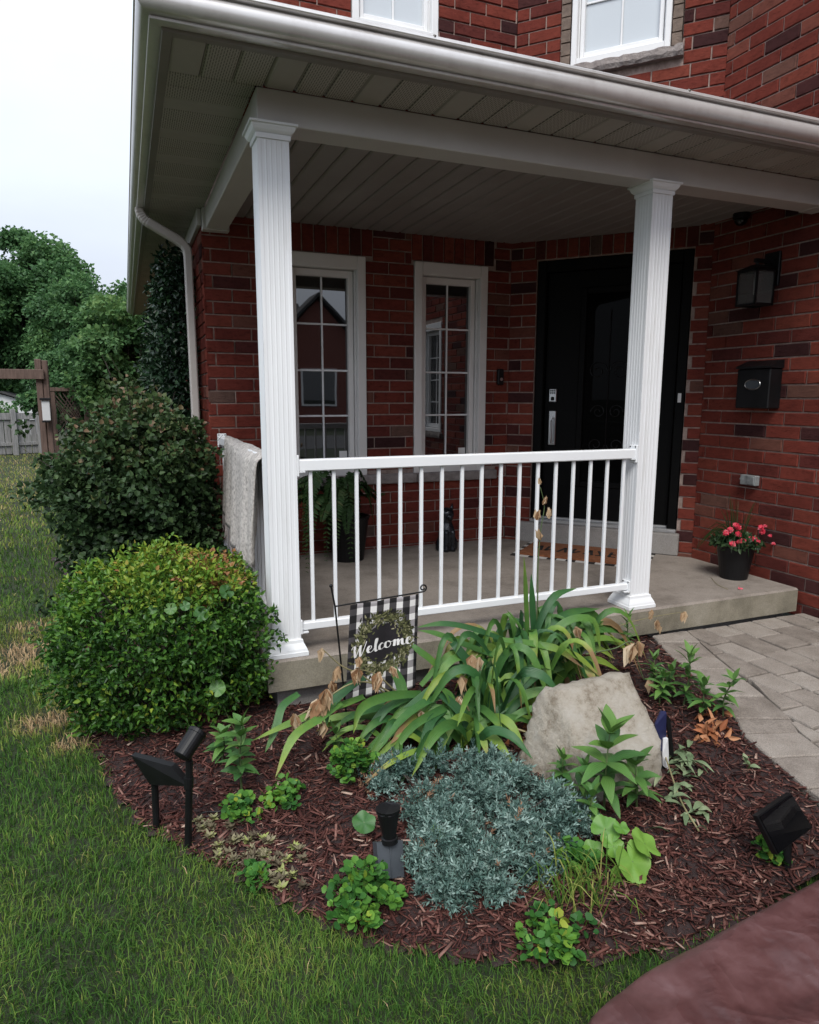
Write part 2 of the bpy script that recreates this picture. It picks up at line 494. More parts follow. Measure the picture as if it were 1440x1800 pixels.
def blade_leaf(name, stops, rough=0.42):
    m, n, l, b = newmat(name)
    oi = n.new('ShaderNodeObjectInfo')
    a = n.new('ShaderNodeAttribute'); a.attribute_name = 'tint'     # along the leaf: yellower, drier tips
    v = coords(n, l, 'Object', (1, 1, 1))
    h = noise(n, l, v, 14, 3)
    s1 = n.new('ShaderNodeMath'); s1.operation = 'MULTIPLY_ADD'; s1.inputs[1].default_value = 0.55
    l.new(oi.outputs['Random'], s1.inputs[0]); l.new(a.outputs['Fac'], s1.inputs[2])
    s2 = n.new('ShaderNodeMath'); s2.operation = 'MULTIPLY_ADD'; s2.inputs[1].default_value = 0.3
    l.new(h, s2.inputs[0]); l.new(s1.outputs[0], s2.inputs[2])
    r = ramp(n, stops)
    l.new(s2.outputs[0], r.inputs[0]); l.new(r.outputs[0], b.inputs['Base Color'])
    b.inputs['Roughness'].default_value = rough
    ac = n.new('ShaderNodeAttribute'); ac.attribute_name = 'across'
    sn = n.new('ShaderNodeMath'); sn.operation = 'MULTIPLY'; sn.inputs[1].default_value = 22.0
    l.new(ac.outputs['Fac'], sn.inputs[0])
    s3 = n.new('ShaderNodeMath'); s3.operation = 'SINE'; l.new(sn.outputs[0], s3.inputs[0])
    bump(n, l, s3.outputs[0], b, 0.35, 0.0015)
    t = n.new('ShaderNodeBsdfTranslucent')
    l.new(r.outputs[0], t.inputs['Color'])
    mxs = n.new('ShaderNodeMixShader'); mxs.inputs[0].default_value = 0.2
    l.new(b.outputs[0], mxs.inputs[1]); l.new(t.outputs[0], mxs.inputs[2])
    l.new(mxs.outputs[0], n['Material Output'].inputs['Surface'])
    return m


M['iris'] = blade_leaf('iris_leaf', [(0.1, (0.020, 0.075, 0.028)), (0.4, (0.040, 0.128, 0.036)), (0.68, (0.095, 0.215, 0.042)), (0.9, (0.23, 0.33, 0.050)), (0.96, (0.30, 0.30, 0.09)), (1.0, (0.30, 0.19, 0.09))])
M['broad'] = blade_leaf('broad_green_leaf', [(0.1, (0.030, 0.10, 0.028)), (0.5, (0.06, 0.165, 0.038)), (0.9, (0.125, 0.25, 0.05))], 0.5)
M['pale_leaf'] = blade_leaf('wilted_pale_leaf', [(0.1, (0.10, 0.16, 0.075)), (0.5, (0.19, 0.255, 0.13)), (0.9, (0.32, 0.36, 0.21))], 0.6)
M['round_leaf'] = blade_leaf('round_green_leaf', [(0.1, (0.065, 0.17, 0.025)), (0.5, (0.11, 0.25, 0.035)), (0.9, (0.17, 0.32, 0.05))], 0.5)
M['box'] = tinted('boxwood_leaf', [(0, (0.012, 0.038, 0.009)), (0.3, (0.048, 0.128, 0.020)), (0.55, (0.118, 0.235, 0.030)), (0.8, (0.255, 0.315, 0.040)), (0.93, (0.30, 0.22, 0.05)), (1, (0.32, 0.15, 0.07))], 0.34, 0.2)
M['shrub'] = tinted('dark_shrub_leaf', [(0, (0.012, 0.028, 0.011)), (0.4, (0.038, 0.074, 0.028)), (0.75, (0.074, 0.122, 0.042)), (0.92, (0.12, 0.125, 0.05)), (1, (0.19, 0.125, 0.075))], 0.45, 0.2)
M['vine'] = tinted('vine_leaf', [(0, (0.006, 0.016, 0.008)), (0.6, (0.018, 0.045, 0.020)), (1, (0.06, 0.13, 0.05))], 0.35, 0.12)
M['maple'] = tinted('maple_leaf', [(0, (0.024, 0.062, 0.026)), (0.5, (0.072, 0.160, 0.058)), (0.85, (0.125, 0.24, 0.080)), (1, (0.17, 0.28, 0.09))], 0.5, 0.38)
M['juniper'] = tinted('blue_juniper', [(0, (0.026, 0.056, 0.045)), (0.4, (0.085, 0.155, 0.128)), (0.75, (0.175, 0.265, 0.228)), (0.97, (0.28, 0.38, 0.335)), (1, (0.26, 0.15, 0.09))], 0.6, 0.1)
M['columbine'] = tinted('columbine_leaf', [(0, (0.022, 0.085, 0.018)), (0.5, (0.055, 0.165, 0.030)), (0.85, (0.125, 0.27, 0.035)), (1, (0.27, 0.32, 0.04))], 0.5, 0.22)
M['sedum'] = tinted('brown_groundcover', [(0, (0.075, 0.055, 0.038)), (0.5, (0.16, 0.14, 0.085)), (0.8, (0.26, 0.235, 0.14)), (1, (0.28, 0.32, 0.10))], 0.7, 0.1)
M['fern'] = tinted('fern_frond', [(0, (0.018, 0.05, 0.014)), (0.6, (0.045, 0.095, 0.028)), (1, (0.11, 0.12, 0.045))], 0.5, 0.2)
M['pink'] = tinted('pink_petal', [(0, (0.55, 0.025, 0.06)), (0.6, (0.72, 0.06, 0.10)), (1, (0.8, 0.25, 0.30))], 0.5, 0.15)
M['begonia'] = tinted('begonia_leaf', [(0, (0.012, 0.030, 0.012)), (1, (0.05, 0.085, 0.035))], 0.4, 0.1)
M['wreath'] = tinted('printed_wreath', [(0, (0.020, 0.018, 0.010)), (0.5, (0.075, 0.082, 0.032)), (0.85, (0.18, 0.18, 0.085)), (1, (0.34, 0.31, 0.2))], 0.9)
M['print_white'] = simple('printed_white', [(0.3, (0.72, 0.70, 0.68)), (0.7, (0.78, 0.76, 0.74))], 10, 0.9)
M['print_black'] = simple('printed_black', [(0.3, (0.010, 0.008, 0.010)), (0.7, (0.014, 0.011, 0.014))], 10, 0.9)


def plaid_mat():
    m, n, l, b = newmat('buffalo_plaid_cloth')
    at = n.new('ShaderNodeUVMap')
    s = n.new('ShaderNodeSeparateXYZ')
    l.new(at.outputs[0], s.inputs[0])

    def stripes(sock, k, off):
        a = n.new('ShaderNodeMath'); a.operation = 'MULTIPLY_ADD'; a.inputs[1].default_value = k; a.inputs[2].default_value = off
        l.new(sock, a.inputs[0])
        f = n.new('ShaderNodeMath'); f.operation = 'FRACT'; l.new(a.outputs[0], f.inputs[0])
        g = n.new('ShaderNodeMath'); g.operation = 'GREATER_THAN'; g.inputs[1].default_value = 0.54; l.new(f.outputs[0], g.inputs[0])
        return g.outputs[0]
    a = stripes(s.outputs['X'], 5.25, 0.0)
    c = stripes(s.outputs['Y'], 7.0, 0.2)
    d = n.new('ShaderNodeMath'); d.operation = 'MULTIPLY_ADD'; d.inputs[1].default_value = 0.66
    l.new(a, d.inputs[0])
    e = n.new('ShaderNodeMath'); e.operation = 'MULTIPLY'; e.inputs[1].default_value = 0.33
    l.new(c, e.inputs[0]); l.new(e.outputs[0], d.inputs[2])
    r = ramp(n, [(0, (0.008, 0.007, 0.008)), (0.25, (0.055, 0.050, 0.053)), (0.55, (0.30, 0.28, 0.285)), (0.9, (0.74, 0.72, 0.70))], 'CONSTANT')
    l.new(d.outputs[0], r.inputs[0]); l.new(r.outputs[0], b.inputs['Base Color'])
    b.inputs['Roughness'].default_value = 0.95
    return m


M['plaid'] = plaid_mat()


# ---------------------------------------------------------------- helpers
class MB:
    def __init__(self):
        self.v, self.f, self.t = [], [], []
        self.tint = 0.5

    def add(self, vs, fs):
        b = len(self.v)
        self.v += [tuple(float(c) for c in p) for p in vs]
        self.t += [self.tint] * len(vs)
        self.f += [tuple(i + b for i in f) for f in fs]

    def box(self, x0, x1, y0, y1, z0, z1):
        self.add([(x0, y0, z0), (x1, y0, z0), (x1, y1, z0), (x0, y1, z0), (x0, y0, z1), (x1, y0, z1), (x1, y1, z1), (x0, y1, z1)],
                 [(0, 3, 2, 1), (4, 5, 6, 7), (0, 1, 5, 4), (1, 2, 6, 5), (2, 3, 7, 6), (3, 0, 4, 7)])

    def bevbox(self, x0, x1, y0, y1, z0, z1, r):
        """box with all edges chamfered"""
        import itertools
        vs = []
        idx = {}
        for sx_, sy_, sz_ in itertools.product((0, 1), repeat=3):
            for ax in range(3):
                p = [(x0, x1)[sx_], (y0, y1)[sy_], (z0, z1)[sz_]]
                ins = [(x0 + r, x1 - r)[sx_], (y0 + r, y1 - r)[sy_], (z0 + r, z1 - r)[sz_]]
                q = ins[:]; q[ax] = p[ax]
                idx[(sx_, sy_, sz_, ax)] = len(vs); vs.append(q)
        fs = []
        for ax in range(3):
            o = [a for a in range(3) if a != ax]
            for s in (0, 1):
                loop = []
                for a, b in ((0, 0), (1, 0), (1, 1), (0, 1)):
                    k = [0, 0, 0]; k[ax] = s; k[o[0]] = a; k[o[1]] = b
                    loop.append(idx[(*k, ax)])
                fs.append(tuple(loop))
        for ax in range(3):
            o = [a for a in range(3) if a != ax]
            for a, b in itertools.product((0, 1), repeat=2):
                l_ = []
                for s, w in ((0, o[0]), (1, o[0]), (1, o[1]), (0, o[1])):
                    k = [0, 0, 0]; k[ax] = s; k[o[0]] = a; k[o[1]] = b
                    l_.append(idx[(*k, w)])
                fs.append(tuple(l_))
        for k in itertools.product((0, 1), repeat=3):
            fs.append(tuple(idx[(*k, a)] for a in range(3)))
        self.add(vs, fs)

    def tube(self, pts, r, n=8, caps=True):
        pts = [Vector(p) for p in pts]
        rs = r if isinstance(r, (list, tuple, np.ndarray)) else [r] * len(pts)
        vs, fs = [], []
        up = Vector((0.13, 0.31, 0.94))
        for i, p in enumerate(pts):
            d = (pts[min(i + 1, len(pts) - 1)] - pts[max(i - 1, 0)]).normalized()
            a = d.cross(up)
            if a.length < 1e-3:
                a = d.cross(Vector((1, 0, 0)))
            a.normalize()
            b = d.cross(a)
            for k in range(n):
                t = 2 * math.pi * k / n
                vs.append(p + (a * math.cos(t) + b * math.sin(t)) * rs[i])
        for i in range(len(pts) - 1):
            for k in range(n):
                k2 = (k + 1) % n
                fs.append((i * n + k, i * n + k2, (i + 1) * n + k2, (i + 1) * n + k))
        if caps:
            fs.append(tuple(range(n - 1, -1, -1)))
            fs.append(tuple((len(pts) - 1) * n + k for k in range(n)))
        self.add(vs, fs)

    def lathe(self, prof, n=24, c=(0, 0, 0)):
        vs, fs = [], []
        for (r, z) in prof:
            for k in range(n):
                t = 2 * math.pi * k / n
                vs.append((c[0] + r * math.cos(t), c[1] + r * math.sin(t), c[2] + z))
        for i in range(len(prof) - 1):
            for k in range(n):
                k2 = (k + 1) % n
                fs.append((i * n + k, i * n + k2, (i + 1) * n + k2, (i + 1) * n + k))
        fs.append(tuple(range(n - 1, -1, -1)))
        fs.append(tuple((len(prof) - 1) * n + k for k in range(n)))
        self.add(vs, fs)

    def prism(self, poly, axis, a, b):
        """extrude a 2-D polygon along a coordinate axis"""
        n = len(poly)

        def pt(q, w):
            return {'x': (w, q[0], q[1]), 'y': (q[0], w, q[1]), 'z': (q[0], q[1], w)}[axis]
        vs = [pt(q, a) for q in poly] + [pt(q, b) for q in poly]
        fs = [tuple(range(n))[::-1], tuple(range(n, 2 * n))]
        fs += [(k, (k + 1) % n, n + (k + 1) % n, n + k) for k in range(n)]
        self.add(vs, fs)

    def mesh(self, name, tint=False):
        me = bpy.data.meshes.new(name)
        me.from_pydata(self.v, [], self.f)
        if tint:
            a = me.attributes.new('tint', 'FLOAT', 'POINT')
            a.data.foreach_set('value', np.array(self.t, np.float32))
        me.update()
        fix_normals(me)
        return me

    def build(self, name, mat, parent=None, smooth=False, tint=False, loc=None):
        me = self.mesh(name, tint)
        return link(name, me, mat, parent, smooth, loc)


def fix_normals(me):
    import bmesh
    bm = bmesh.new()
    bm.from_mesh(me)
    bmesh.ops.recalc_face_normals(bm, faces=bm.faces)
    bm.to_mesh(me)
    bm.free()


def link(name, me, mat, parent=None, smooth=False, loc=None):
    if mat is not None and not me.materials:
        me.materials.append(M[mat] if isinstance(mat, str) else mat)
    if smooth:
        me.polygons.foreach_set('use_smooth', np.ones(len(me.polygons), bool))
    o = bpy.data.objects.new(name, me)
    col.objects.link(o)
    if parent is not None:
        o.parent = parent
        if loc is not None:
            o.location = loc
        else:
            o.matrix_parent_inverse = winv(parent)
    elif loc is not None:
        o.location = loc
    return o


WORLD = {}


def winv(p):
    """inverse of the parent's world matrix (parents are only moved, never scaled)"""
    m = Matrix.Identity(4)
    q = p
    while q is not None:
        m = Matrix.Translation(q.location) @ q.rotation_euler.to_matrix().to_4x4() @ m if q.parent is None else \
            q.matrix_parent_inverse @ Matrix.Translation(q.location) @ q.rotation_euler.to_matrix().to_4x4() @ m
        q = q.parent
    return m.inverted()


def thing(name, label, cat, loc, group=None):
    o = bpy.data.objects.new(name, None)
    o.empty_display_size = 0.05
    col.objects.link(o)
    o.location = [float(c) for c in loc]
    return tag(o, label, cat, group)


def tag(o, label, cat, group=None, kind=None):
    o['label'] = label
    o['category'] = cat
    if group: o['group'] = group
    if kind: o['kind'] = kind
    return o


def structure(o):
    o['kind'] = 'structure'
    return o


def part(o, label):
    o['label'] = label
    return o


def soup(name, V, faces_per, mat, parent=None, tint=None, smooth=False):
    """V: (N, k, 3) vertices of N equal pieces, faces_per: list of index tuples (all quads or all tris)"""
    N, k, _ = V.shape
    fp = np.array(faces_per, np.int32)
    fa = (fp[None] + (np.arange(N, dtype=np.int32) * k)[:, None, None]).reshape(-1, fp.shape[1])
    me = bpy.data.meshes.new(name)
    me.vertices.add(N * k)
    me.vertices.foreach_set('co', V.reshape(-1).astype(np.float32))
    me.loops.add(fa.size)
    me.loops.foreach_set('vertex_index', fa.reshape(-1))
    me.polygons.add(len(fa))
    me.polygons.foreach_set('loop_start', np.arange(0, fa.size, fa.shape[1], dtype=np.int32))
    me.update(calc_edges=True)
    if tint is not None:
        a = me.attributes.new('tint', 'FLOAT', 'POINT')
        a.data.foreach_set('value', np.repeat(np.clip(tint, 0, 1), k).astype(np.float32))
    return link(name, me, mat, parent, smooth)


def norm(a):
    return a / np.maximum(np.linalg.norm(a, axis=-1, keepdims=True), 1e-9)


def leaf_verts(P, D, Nn, L, W, fold=0.25, droop=0.15, shape=(0.75, 0.62)):
    """six-vertex folded leaves: base, two shoulders, tip, two shoulders"""
    D = norm(D)
    S = norm(np.cross(D, Nn))
    Nn = np.cross(S, D)
    L = np.broadcast_to(np.asarray(L, float), (len(P),))[:, None]
    W = np.broadcast_to(np.asarray(W, float), (len(P),))[:, None]
    up = Nn * (W * fold)
    a = P
    b = P + D * L * 0.32 + S * W * 0.5 * shape[0] / 0.75 + up
    c = P + D * L * 0.72 + S * W * 0.5 * shape[1] + up * 0.7 - Nn * L * droop * 0.5
    t = P + D * L - Nn * L * droop
    d = P + D * L * 0.72 - S * W * 0.5 * shape[1] + up * 0.7 - Nn * L * droop * 0.5
    e = P + D * L * 0.32 - S * W * 0.5 * shape[0] / 0.75 + up
    return np.stack([a, b, c, t, d, e], 1)


LEAF_F = [(0, 1, 2, 3), (0, 3, 4, 5)]


def foliage(name, P, out, L, W, mat, parent, tint, spread=0.8, upbias=0.4, **kw):
    n = len(P)
    D = norm(out + rng.normal(0, spread, (n, 3)))
    Nn = norm(out * 0.6 + np.array([0, 0, upbias]) + rng.normal(0, 0.5, (n, 3)))
    V = leaf_verts(P, D, Nn, L, W, **kw)
    return soup(name, V, LEAF_F, mat, parent, tint)


def clumps(centers, radii, per, squash=0.8):
    """leaf positions in shells round clump centres; returns positions, outward dirs"""
    n = len(centers)
    c = np.repeat(centers, per, 0)
    d = norm(rng.normal(0, 1, (n * per, 3)))
    r = np.repeat(radii, per) * rng.uniform(0.45, 1.0, n * per) ** 0.6
    P = c + d * r[:, None] * np.array([1, 1, squash])
    return P, d


def catmull(pts, n):
    pts = [np.asarray(p, float) for p in pts]
    pts = [2 * pts[0] - pts[1]] + pts + [2 * pts[-1] - pts[-2]]
    out = []
    seg = len(pts) - 3
    for k in range(n):
        t = k / (n - 1) * seg
        i = min(int(t), seg - 1); t -= i
        p0, p1, p2, p3 = pts[i:i + 4]
        out.append(0.5 * ((2 * p1) + (-p0 + p2) * t + (2 * p0 - 5 * p1 + 4 * p2 - p3) * t * t + (-p0 + 3 * p1 - 3 * p2 + p3) * t ** 3))
    return np.array(out)


def smooth_noise2(x, y, seed=0, scale=1.0):
    """cheap value noise, arrays in, 0..1 out"""
    x = np.asarray(x) * scale; y = np.asarray(y) * scale
    xi, yi = np.floor(x).astype(int), np.floor(y).astype(int)
    xf, yf = x - xi, y - yi

    def h(a, b):
        v = np.sin(a * 127.1 + b * 311.7 + seed * 74.7) * 43758.5453
        return v - np.floor(v)
    u, w = xf * xf * (3 - 2 * xf), yf * yf * (3 - 2 * yf)
    return (h(xi, yi) * (1 - u) + h(xi + 1, yi) * u) * (1 - w) + (h(xi, yi + 1) * (1 - u) + h(xi + 1, yi + 1) * u) * w

# ================================================================ SETTING
YW, XR = 2.11, 3.48                         # back wall of the porch, side wall of the right wing
A = np.array([2.457, 2.11]); B = np.array([3.48, 0.96])   # the angled door wall
FZ = PZ + 0.01                              # porch floor
PAVE = 0.145

# --- lawn
mb = MB()
ring = [-300, -120, -40, -12, -6, -3, 0, 3, 6, 12, 40, 120, 300]
for i in range(len(ring) - 1):
    for j in range(len(ring) - 1):
        b = len(mb.v)
        mb.add([(ring[i], ring[j], 0), (ring[i + 1], ring[j], 0), (ring[i + 1], ring[j + 1], 0), (ring[i], ring[j + 1], 0)], [(0, 1, 2, 3)])
lawn = structure(mb.build('lawn', 'lawn'))
mb = MB(); mb.box(-80, 80, -19.5, -12.5, -0.2, 0.012)
structure(mb.build('road', 'asphalt'))

# --- planting bed
BED = np.array([(-0.98, 2.3), (-0.95, 1.3), (-0.90, 0.45), (-0.78, -0.10), (-0.69, -0.48), (-0.60, -0.69), (-0.48, -0.87), (-0.335, -1.07),
                (-0.22, -1.25), (-0.14, -1.36), (-0.04, -1.47), (0.064, -1.56), (0.21, -1.66), (0.34, -1.73), (0.53, -1.785),
                (0.74, -1.83), (0.94, -1.84), (1.22, -1.81), (1.36, -1.80), (1.58, -1.76), (1.60, -1.62), (1.63, -1.475),
                (1.75, -1.107), (1.82, -1.03), (2.12, -0.28), (2.26, 0.06), (2.26, 0.12), (-0.01, 0.12), (-0.02, 2.2), (-0.05, 4.0), (-1.3, 4.0)])
EDGE = np.array([(1.58, -1.76), (1.60, -1.62), (1.63, -1.475), (1.75, -1.107), (1.82, -1.03), (2.12, -0.28), (2.26, 0.06)])


def in_poly(x, y, poly):
    x = np.asarray(x); y = np.asarray(y)
    r = np.zeros(x.shape, bool)
    n = len(poly)
    for i in range(n):
        x0, y0 = poly[i]; x1, y1 = poly[(i + 1) % n]
        c = ((y0 > y) != (y1 > y)) & (x < (x1 - x0) * (y - y0) / ((y1 - y0) if y1 != y0 else 1e-9) + x0)
        r ^= c
    return r


def seg_dist(x, y, line):
    d = np.full(np.shape(x), 1e9)
    for (x0, y0), (x1, y1) in zip(line[:-1], line[1:]):
        dx, dy = x1 - x0, y1 - y0
        t = np.clip(((x - x0) * dx + (y - y0) * dy) / (dx * dx + dy * dy), 0, 1)
        d = np.minimum(d, np.hypot(x - x0 - t * dx, y - y0 - t * dy))
    return d


def bedz(x, y):
    x = np.asarray(x, float); y = np.asarray(y, float)
    d = seg_dist(x, y, EDGE)
    inner = seg_dist(x, y, BED[:20])
    return 0.012 + 0.035 * np.clip(inner / 0.25, 0, 1) + 0.085 * np.exp(-(d / 0.3) ** 2) + 0.018 * (smooth_noise2(x, y, 3, 7.0) - 0.5)


def bed_pt(px, py, it=3):
    """ground point of the bed seen at a photo pixel"""
    z = 0.04
    for _ in range(it):
        P = onz(px, py, z)
        z = float(bedz(P[0], P[1]))
    return np.array([P[0], P[1], z])


st = 0.05
gx, gy = np.arange(-1.6, 2.4, st), np.arange(-2.0, 4.1, st)
X, Y = np.meshgrid(gx, gy, indexing='ij')
inside = in_poly(X + st / 2, Y + st / 2, BED)
Z = bedz(X, Y)
mb = MB()
vid = -np.ones(X.shape, int)
for i in range(len(gx) - 1):
    for j in range(len(gy) - 1):
        if inside[i, j]:
            q = []
            for a, b in ((i, j), (i + 1, j), (i + 1, j + 1), (i, j + 1)):
                if vid[a, b] < 0:
                    vid[a, b] = len(mb.v); mb.v.append((float(X[a, b]), float(Y[a, b]), float(Z[a, b]))); mb.t.append(.5)
                q.append(vid[a, b])
            mb.f.append(tuple(q))
bed = structure(mb.build('planting_bed', 'soil', smooth=True))

# --- walkway: base and single pavers
mb = MB()
wp = [(-1, 0)]
path_poly = [tuple(p) for p in EDGE] + [(2.26, -0.034), (XR + 0.0, -0.034), (XR, -4.5), (1.6, -4.5), (1.5, -2.6)]
mb.prism([(float(x), float(y)) for x, y in path_poly], 'z', -0.05, PAVE - 0.03)
walk = structure(mb.build('walkway', 'joint'))


def clip_poly(poly, keep):
    """Sutherland-Hodgman against a half plane keep(p) -> signed value >= 0"""
    out = []
    for i in range(len(poly)):
        p, q = poly[i], poly[(i + 1) % len(poly)]
        a, b = keep(p), keep(q)
        if a >= 0: out.append(p)
        if (a >= 0) != (b >= 0):
            t = a / (a - b)
            out.append((p[0] + (q[0] - p[0]) * t, p[1] + (q[1] - p[1]) * t))
    return out


def paver(poly, parent):
    cx = sum(p[0] for p in poly) / len(poly); cy = sum(p[1] for p in poly) / len(poly)
    m_ = MB()
    n = len(poly)
    tz = [PAVE + random.uniform(-0.004, 0.003) for _ in range(1)][0]
    tilt = (random.uniform(-.012, .012), random.uniform(-.012, .012))
    low = [(p[0], p[1], PAVE - 0.05) for p in poly]
    mid = [(p[0], p[1], tz - 0.006 + tilt[0] * (p[0] - cx) + tilt[1] * (p[1] - cy)) for p in poly]
    top = [(cx + (p[0] - cx) * 0.955, cy + (p[1] - cy) * 0.955, tz + tilt[0] * (p[0] - cx) + tilt[1] * (p[1] - cy)) for p in poly]
    m_.add(low + mid + top, [tuple(range(2 * n, 3 * n))] + [(k, (k + 1) % n, n + (k + 1) % n, n + k) for k in range(n)] +
           [(n + k, n + (k + 1) % n, 2 * n + (k + 1) % n, 2 * n + k) for k in range(n)])
    return m_.build('paver', 'paver', parent)


# border course along the curved edge of the bed
edge = catmull([np.array([p[0] + 0.01, p[1]]) for p in EDGE[::-1]], 60)
arc = np.concatenate([[0], np.cumsum(np.hypot(*np.diff(edge, axis=0).T))])
s = 0.02
BW = 0.24
outer = []
while s < arc[-1] - 0.1:
    ln = random.choice([0.17, 0.20, 0.22])
    pts = []
    for q in (s + 0.006, min(s + ln, arc[-1]) - 0.006):
        c = np.array([np.interp(q, arc, edge[:, 0]), np.interp(q, arc, edge[:, 1])])
        c2 = np.array([np.interp(q + 0.01, arc, edge[:, 0]), np.interp(q + 0.01, arc, edge[:, 1])])
        t = norm(c2 - c) if np.linalg.norm(c2 - c) > 1e-6 else np.array([-.3, -.95])
        nrm_ = np.array([-t[1], t[0]])
        if nrm_[0] < 0: nrm_ = -nrm_
        pts.append((c, c + nrm_ * BW))
    if s > -1:
        poly_ = [tuple(pts[0][0]), tuple(pts[0][1]), tuple(pts[1][1]), tuple(pts[1][0])]
        poly_ = clip_poly(poly_, lambda p: -0.045 - p[1])
        if len(poly_) >= 3:
            paver(poly_, walk)
    s += ln
inner_line = [(np.interp(q, arc, edge[:, 0]) + BW + 0.02, np.interp(q, arc, edge[:, 1])) for q in np.linspace(0, arc[-1], 12)]
# field pavers in columns running away from the porch step
x = 1.7
cidx = 0
while x < XR - 0.01:
    w = random.choice([0.17, 0.19, 0.21])
    y = -0.045 - random.uniform(0, 0.12) * 0
    first = True
    while y > -2.7:
        ln = random.choice([0.17, 0.2, 0.26, 0.3])
        if first: ln = random.choice([0.16, 0.24]); first = False
        sk = 0.0
        poly = [(x + 0.007, y - 0.006), (min(x + w, XR - 0.012) - 0.007, y - 0.006), (min(x + w, XR - 0.012) - 0.007, y - ln + 0.006), (x + 0.007, y - ln + 0.006)]
        poly = [(p[0] + 0.04 * p[1] + random.uniform(-.005, .005), p[1] + random.uniform(-.005, .005)) for p in poly]
        poly = [(min(p[0], XR - 0.012), min(p[1], -0.043)) for p in poly]
        # keep to the right of the border course (piecewise straight)
        for (x0, y0), (x1, y1) in zip(inner_line[:-1], inner_line[1:]):
            if min(y0, y1) - 0.12 <= y - ln / 2 <= max(y0, y1) + 0.12:
                dx, dy = x1 - x0, y1 - y0
                poly = clip_poly(poly, lambda p: (p[0] - x0) * -dy + (p[1] - y0) * dx) if len(poly) > 2 else poly
        if len(poly) > 2:
            ar = abs(sum(poly[k][0] * poly[(k + 1) % len(poly)][1] - poly[(k + 1) % len(poly)][0] * poly[k][1] for k in range(len(poly)))) / 2
            if ar > 0.003:
                paver(poly, walk)
        y -= ln
    x += w
    cidx += 1

# ================================================================ HOUSE
house = thing('brick_house', 'red brick house with white windows and black front door under the porch', 'house', (0, YW, 0))
COURSE, BL, JT = 0.0895, 0.257, 0.0105


def wall_frame(o, d):
    """local u along d, n outward (to the viewer)"""
    d = np.array([d[0], d[1], 0.0]); d /= np.linalg.norm(d)
    n = np.array([d[1], -d[0], 0.0])
    return np.array([o[0], o[1], 0.0]), d, n


WALLS = []


def make_wall(name, o, d, length, z0, z1, openings, phase=0.0, label=None, soldiers=(), field=None):
    O, U, N = wall_frame(o, d)
    us = sorted({0.0, length, *[q for op in openings for q in op[:2]]})
    zs = sorted({z0, z1, *[q for op in openings for q in op[2:4]]})
    mb = MB()

    def P(u, z, n):
        return O + U * u + N * n + np.array([0, 0, z])
    back = -0.0075
    for i in range(len(us) - 1):
        for j in range(len(zs) - 1):
            uc, zc = (us[i] + us[i + 1]) / 2, (zs[j] + zs[j + 1]) / 2
            if any(op[0] < uc < op[1] and op[2] < zc < op[3] for op in openings):
                continue
            mb.add([P(us[i], zs[j], back), P(us[i + 1], zs[j], back), P(us[i + 1], zs[j + 1], back), P(us[i], zs[j + 1], back)], [(0, 1, 2, 3)])
    for op in openings:
        a, b, c, e = op[:4]
        q = [(a, c), (b, c), (b, e), (a, e)]
        for k in range(4):
            (ua, za), (ub, zb) = q[k], q[(k + 1) % 4]
            mb.add([P(ua, za, back), P(ub, zb, back), P(ub, zb, -0.16), P(ua, za, -0.16)], [(0, 1, 2, 3)])
    mb.add([P(0, z0, -0.2), P(length, z0, -0.2), P(length, z1, -0.2), P(0, z1, -0.2)], [(0, 3, 2, 1)])
    w = mb.build('wall', 'mortar', house)
    if label: part(w, label)
    bricks = []
    k = 0
    z = z0
    while z < z1 - 0.03:
        h = min(COURSE, z1 - z) - JT
        zc = z + JT / 2 + h / 2
        lo, hi = z + JT * 0.6, z + JT * 0.6 + h
        ivs = [(0.0, length)]
        blocks = [op for op in openings if op[2] < zc + h * 0.3 and op[3] > zc - h * 0.3] + [(s_[0], s_[1], s_[2], s_[3]) for s_ in soldiers if s_[2] < zc < s_[3]]
        for op in blocks:
            nv = []
            for a, b in ivs:
                if op[1] <= a or op[0] >= b: nv.append((a, b)); continue
                if op[0] > a: nv.append((a, op[0]))
                if op[1] < b: nv.append((op[1], b))
            ivs = nv
        off = phase + (k % 2) * (BL + JT) / 2 + ((k * 7919) % 13) * 0.0009
        for a, b in ivs:
            m0 = math.floor((a - off) / (BL + JT))
            u = off + m0 * (BL + JT)
            while u < b:
                ua, ub = max(u, a + JT * 0.3 if a > 0 else a), min(u + BL, b - (JT * 0.3 if b < length else 0))
                if ub - ua > 0.025:
                    bricks.append(((ua + ub) / 2, zc, ub - ua, h))
                u += BL + JT
        z += COURSE
        k += 1
    for (a, b, c, e) in soldiers:
        nb = max(1, round((b - a) / 0.0895))
        ww = (b - a) / nb
        for q in range(nb):
            bricks.append((a + ww * (q + 0.5), (c + e) / 2, ww - JT, e - c - JT))
    WALLS.append((w, O, U, N, bricks))
    return w, O, U, N


def rel(z): return z + PZ


WIN1 = (0.525, 1.182, rel(0.62), rel(2.29))
WIN2 = (1.583, 2.237, rel(0.62), rel(2.29))
UPW = (1.09, 1.772, rel(3.885), rel(5.1))
LX = -0.02
SILL = (0.42, 2.345, rel(0.545), rel(0.622))
op_back = [tuple(np.array(w_) - np.array([LX, LX, 0, 0])) for w_ in (WIN1, WIN2, UPW)]
sill_op = (SILL[0] - LX, SILL[1] - LX, SILL[2], SILL[3])
sold_back = [(WIN1[0] - LX - 0.02, WIN1[1] - LX + 0.06, rel(2.292), rel(2.495)), (WIN2[0] - LX - 0.02, WIN2[1] - LX + 0.06, rel(2.292), rel(2.495))]
w_back, Ob, Ub, Nb = make_wall('wall', (LX, YW), (1, 0), A[0] - LX, 0.145, rel(5.4), op_back + [sill_op], 0.06, 'front wall with two narrow windows behind the railing', sold_back)
LD = float(np.hypot(*(B - A)))
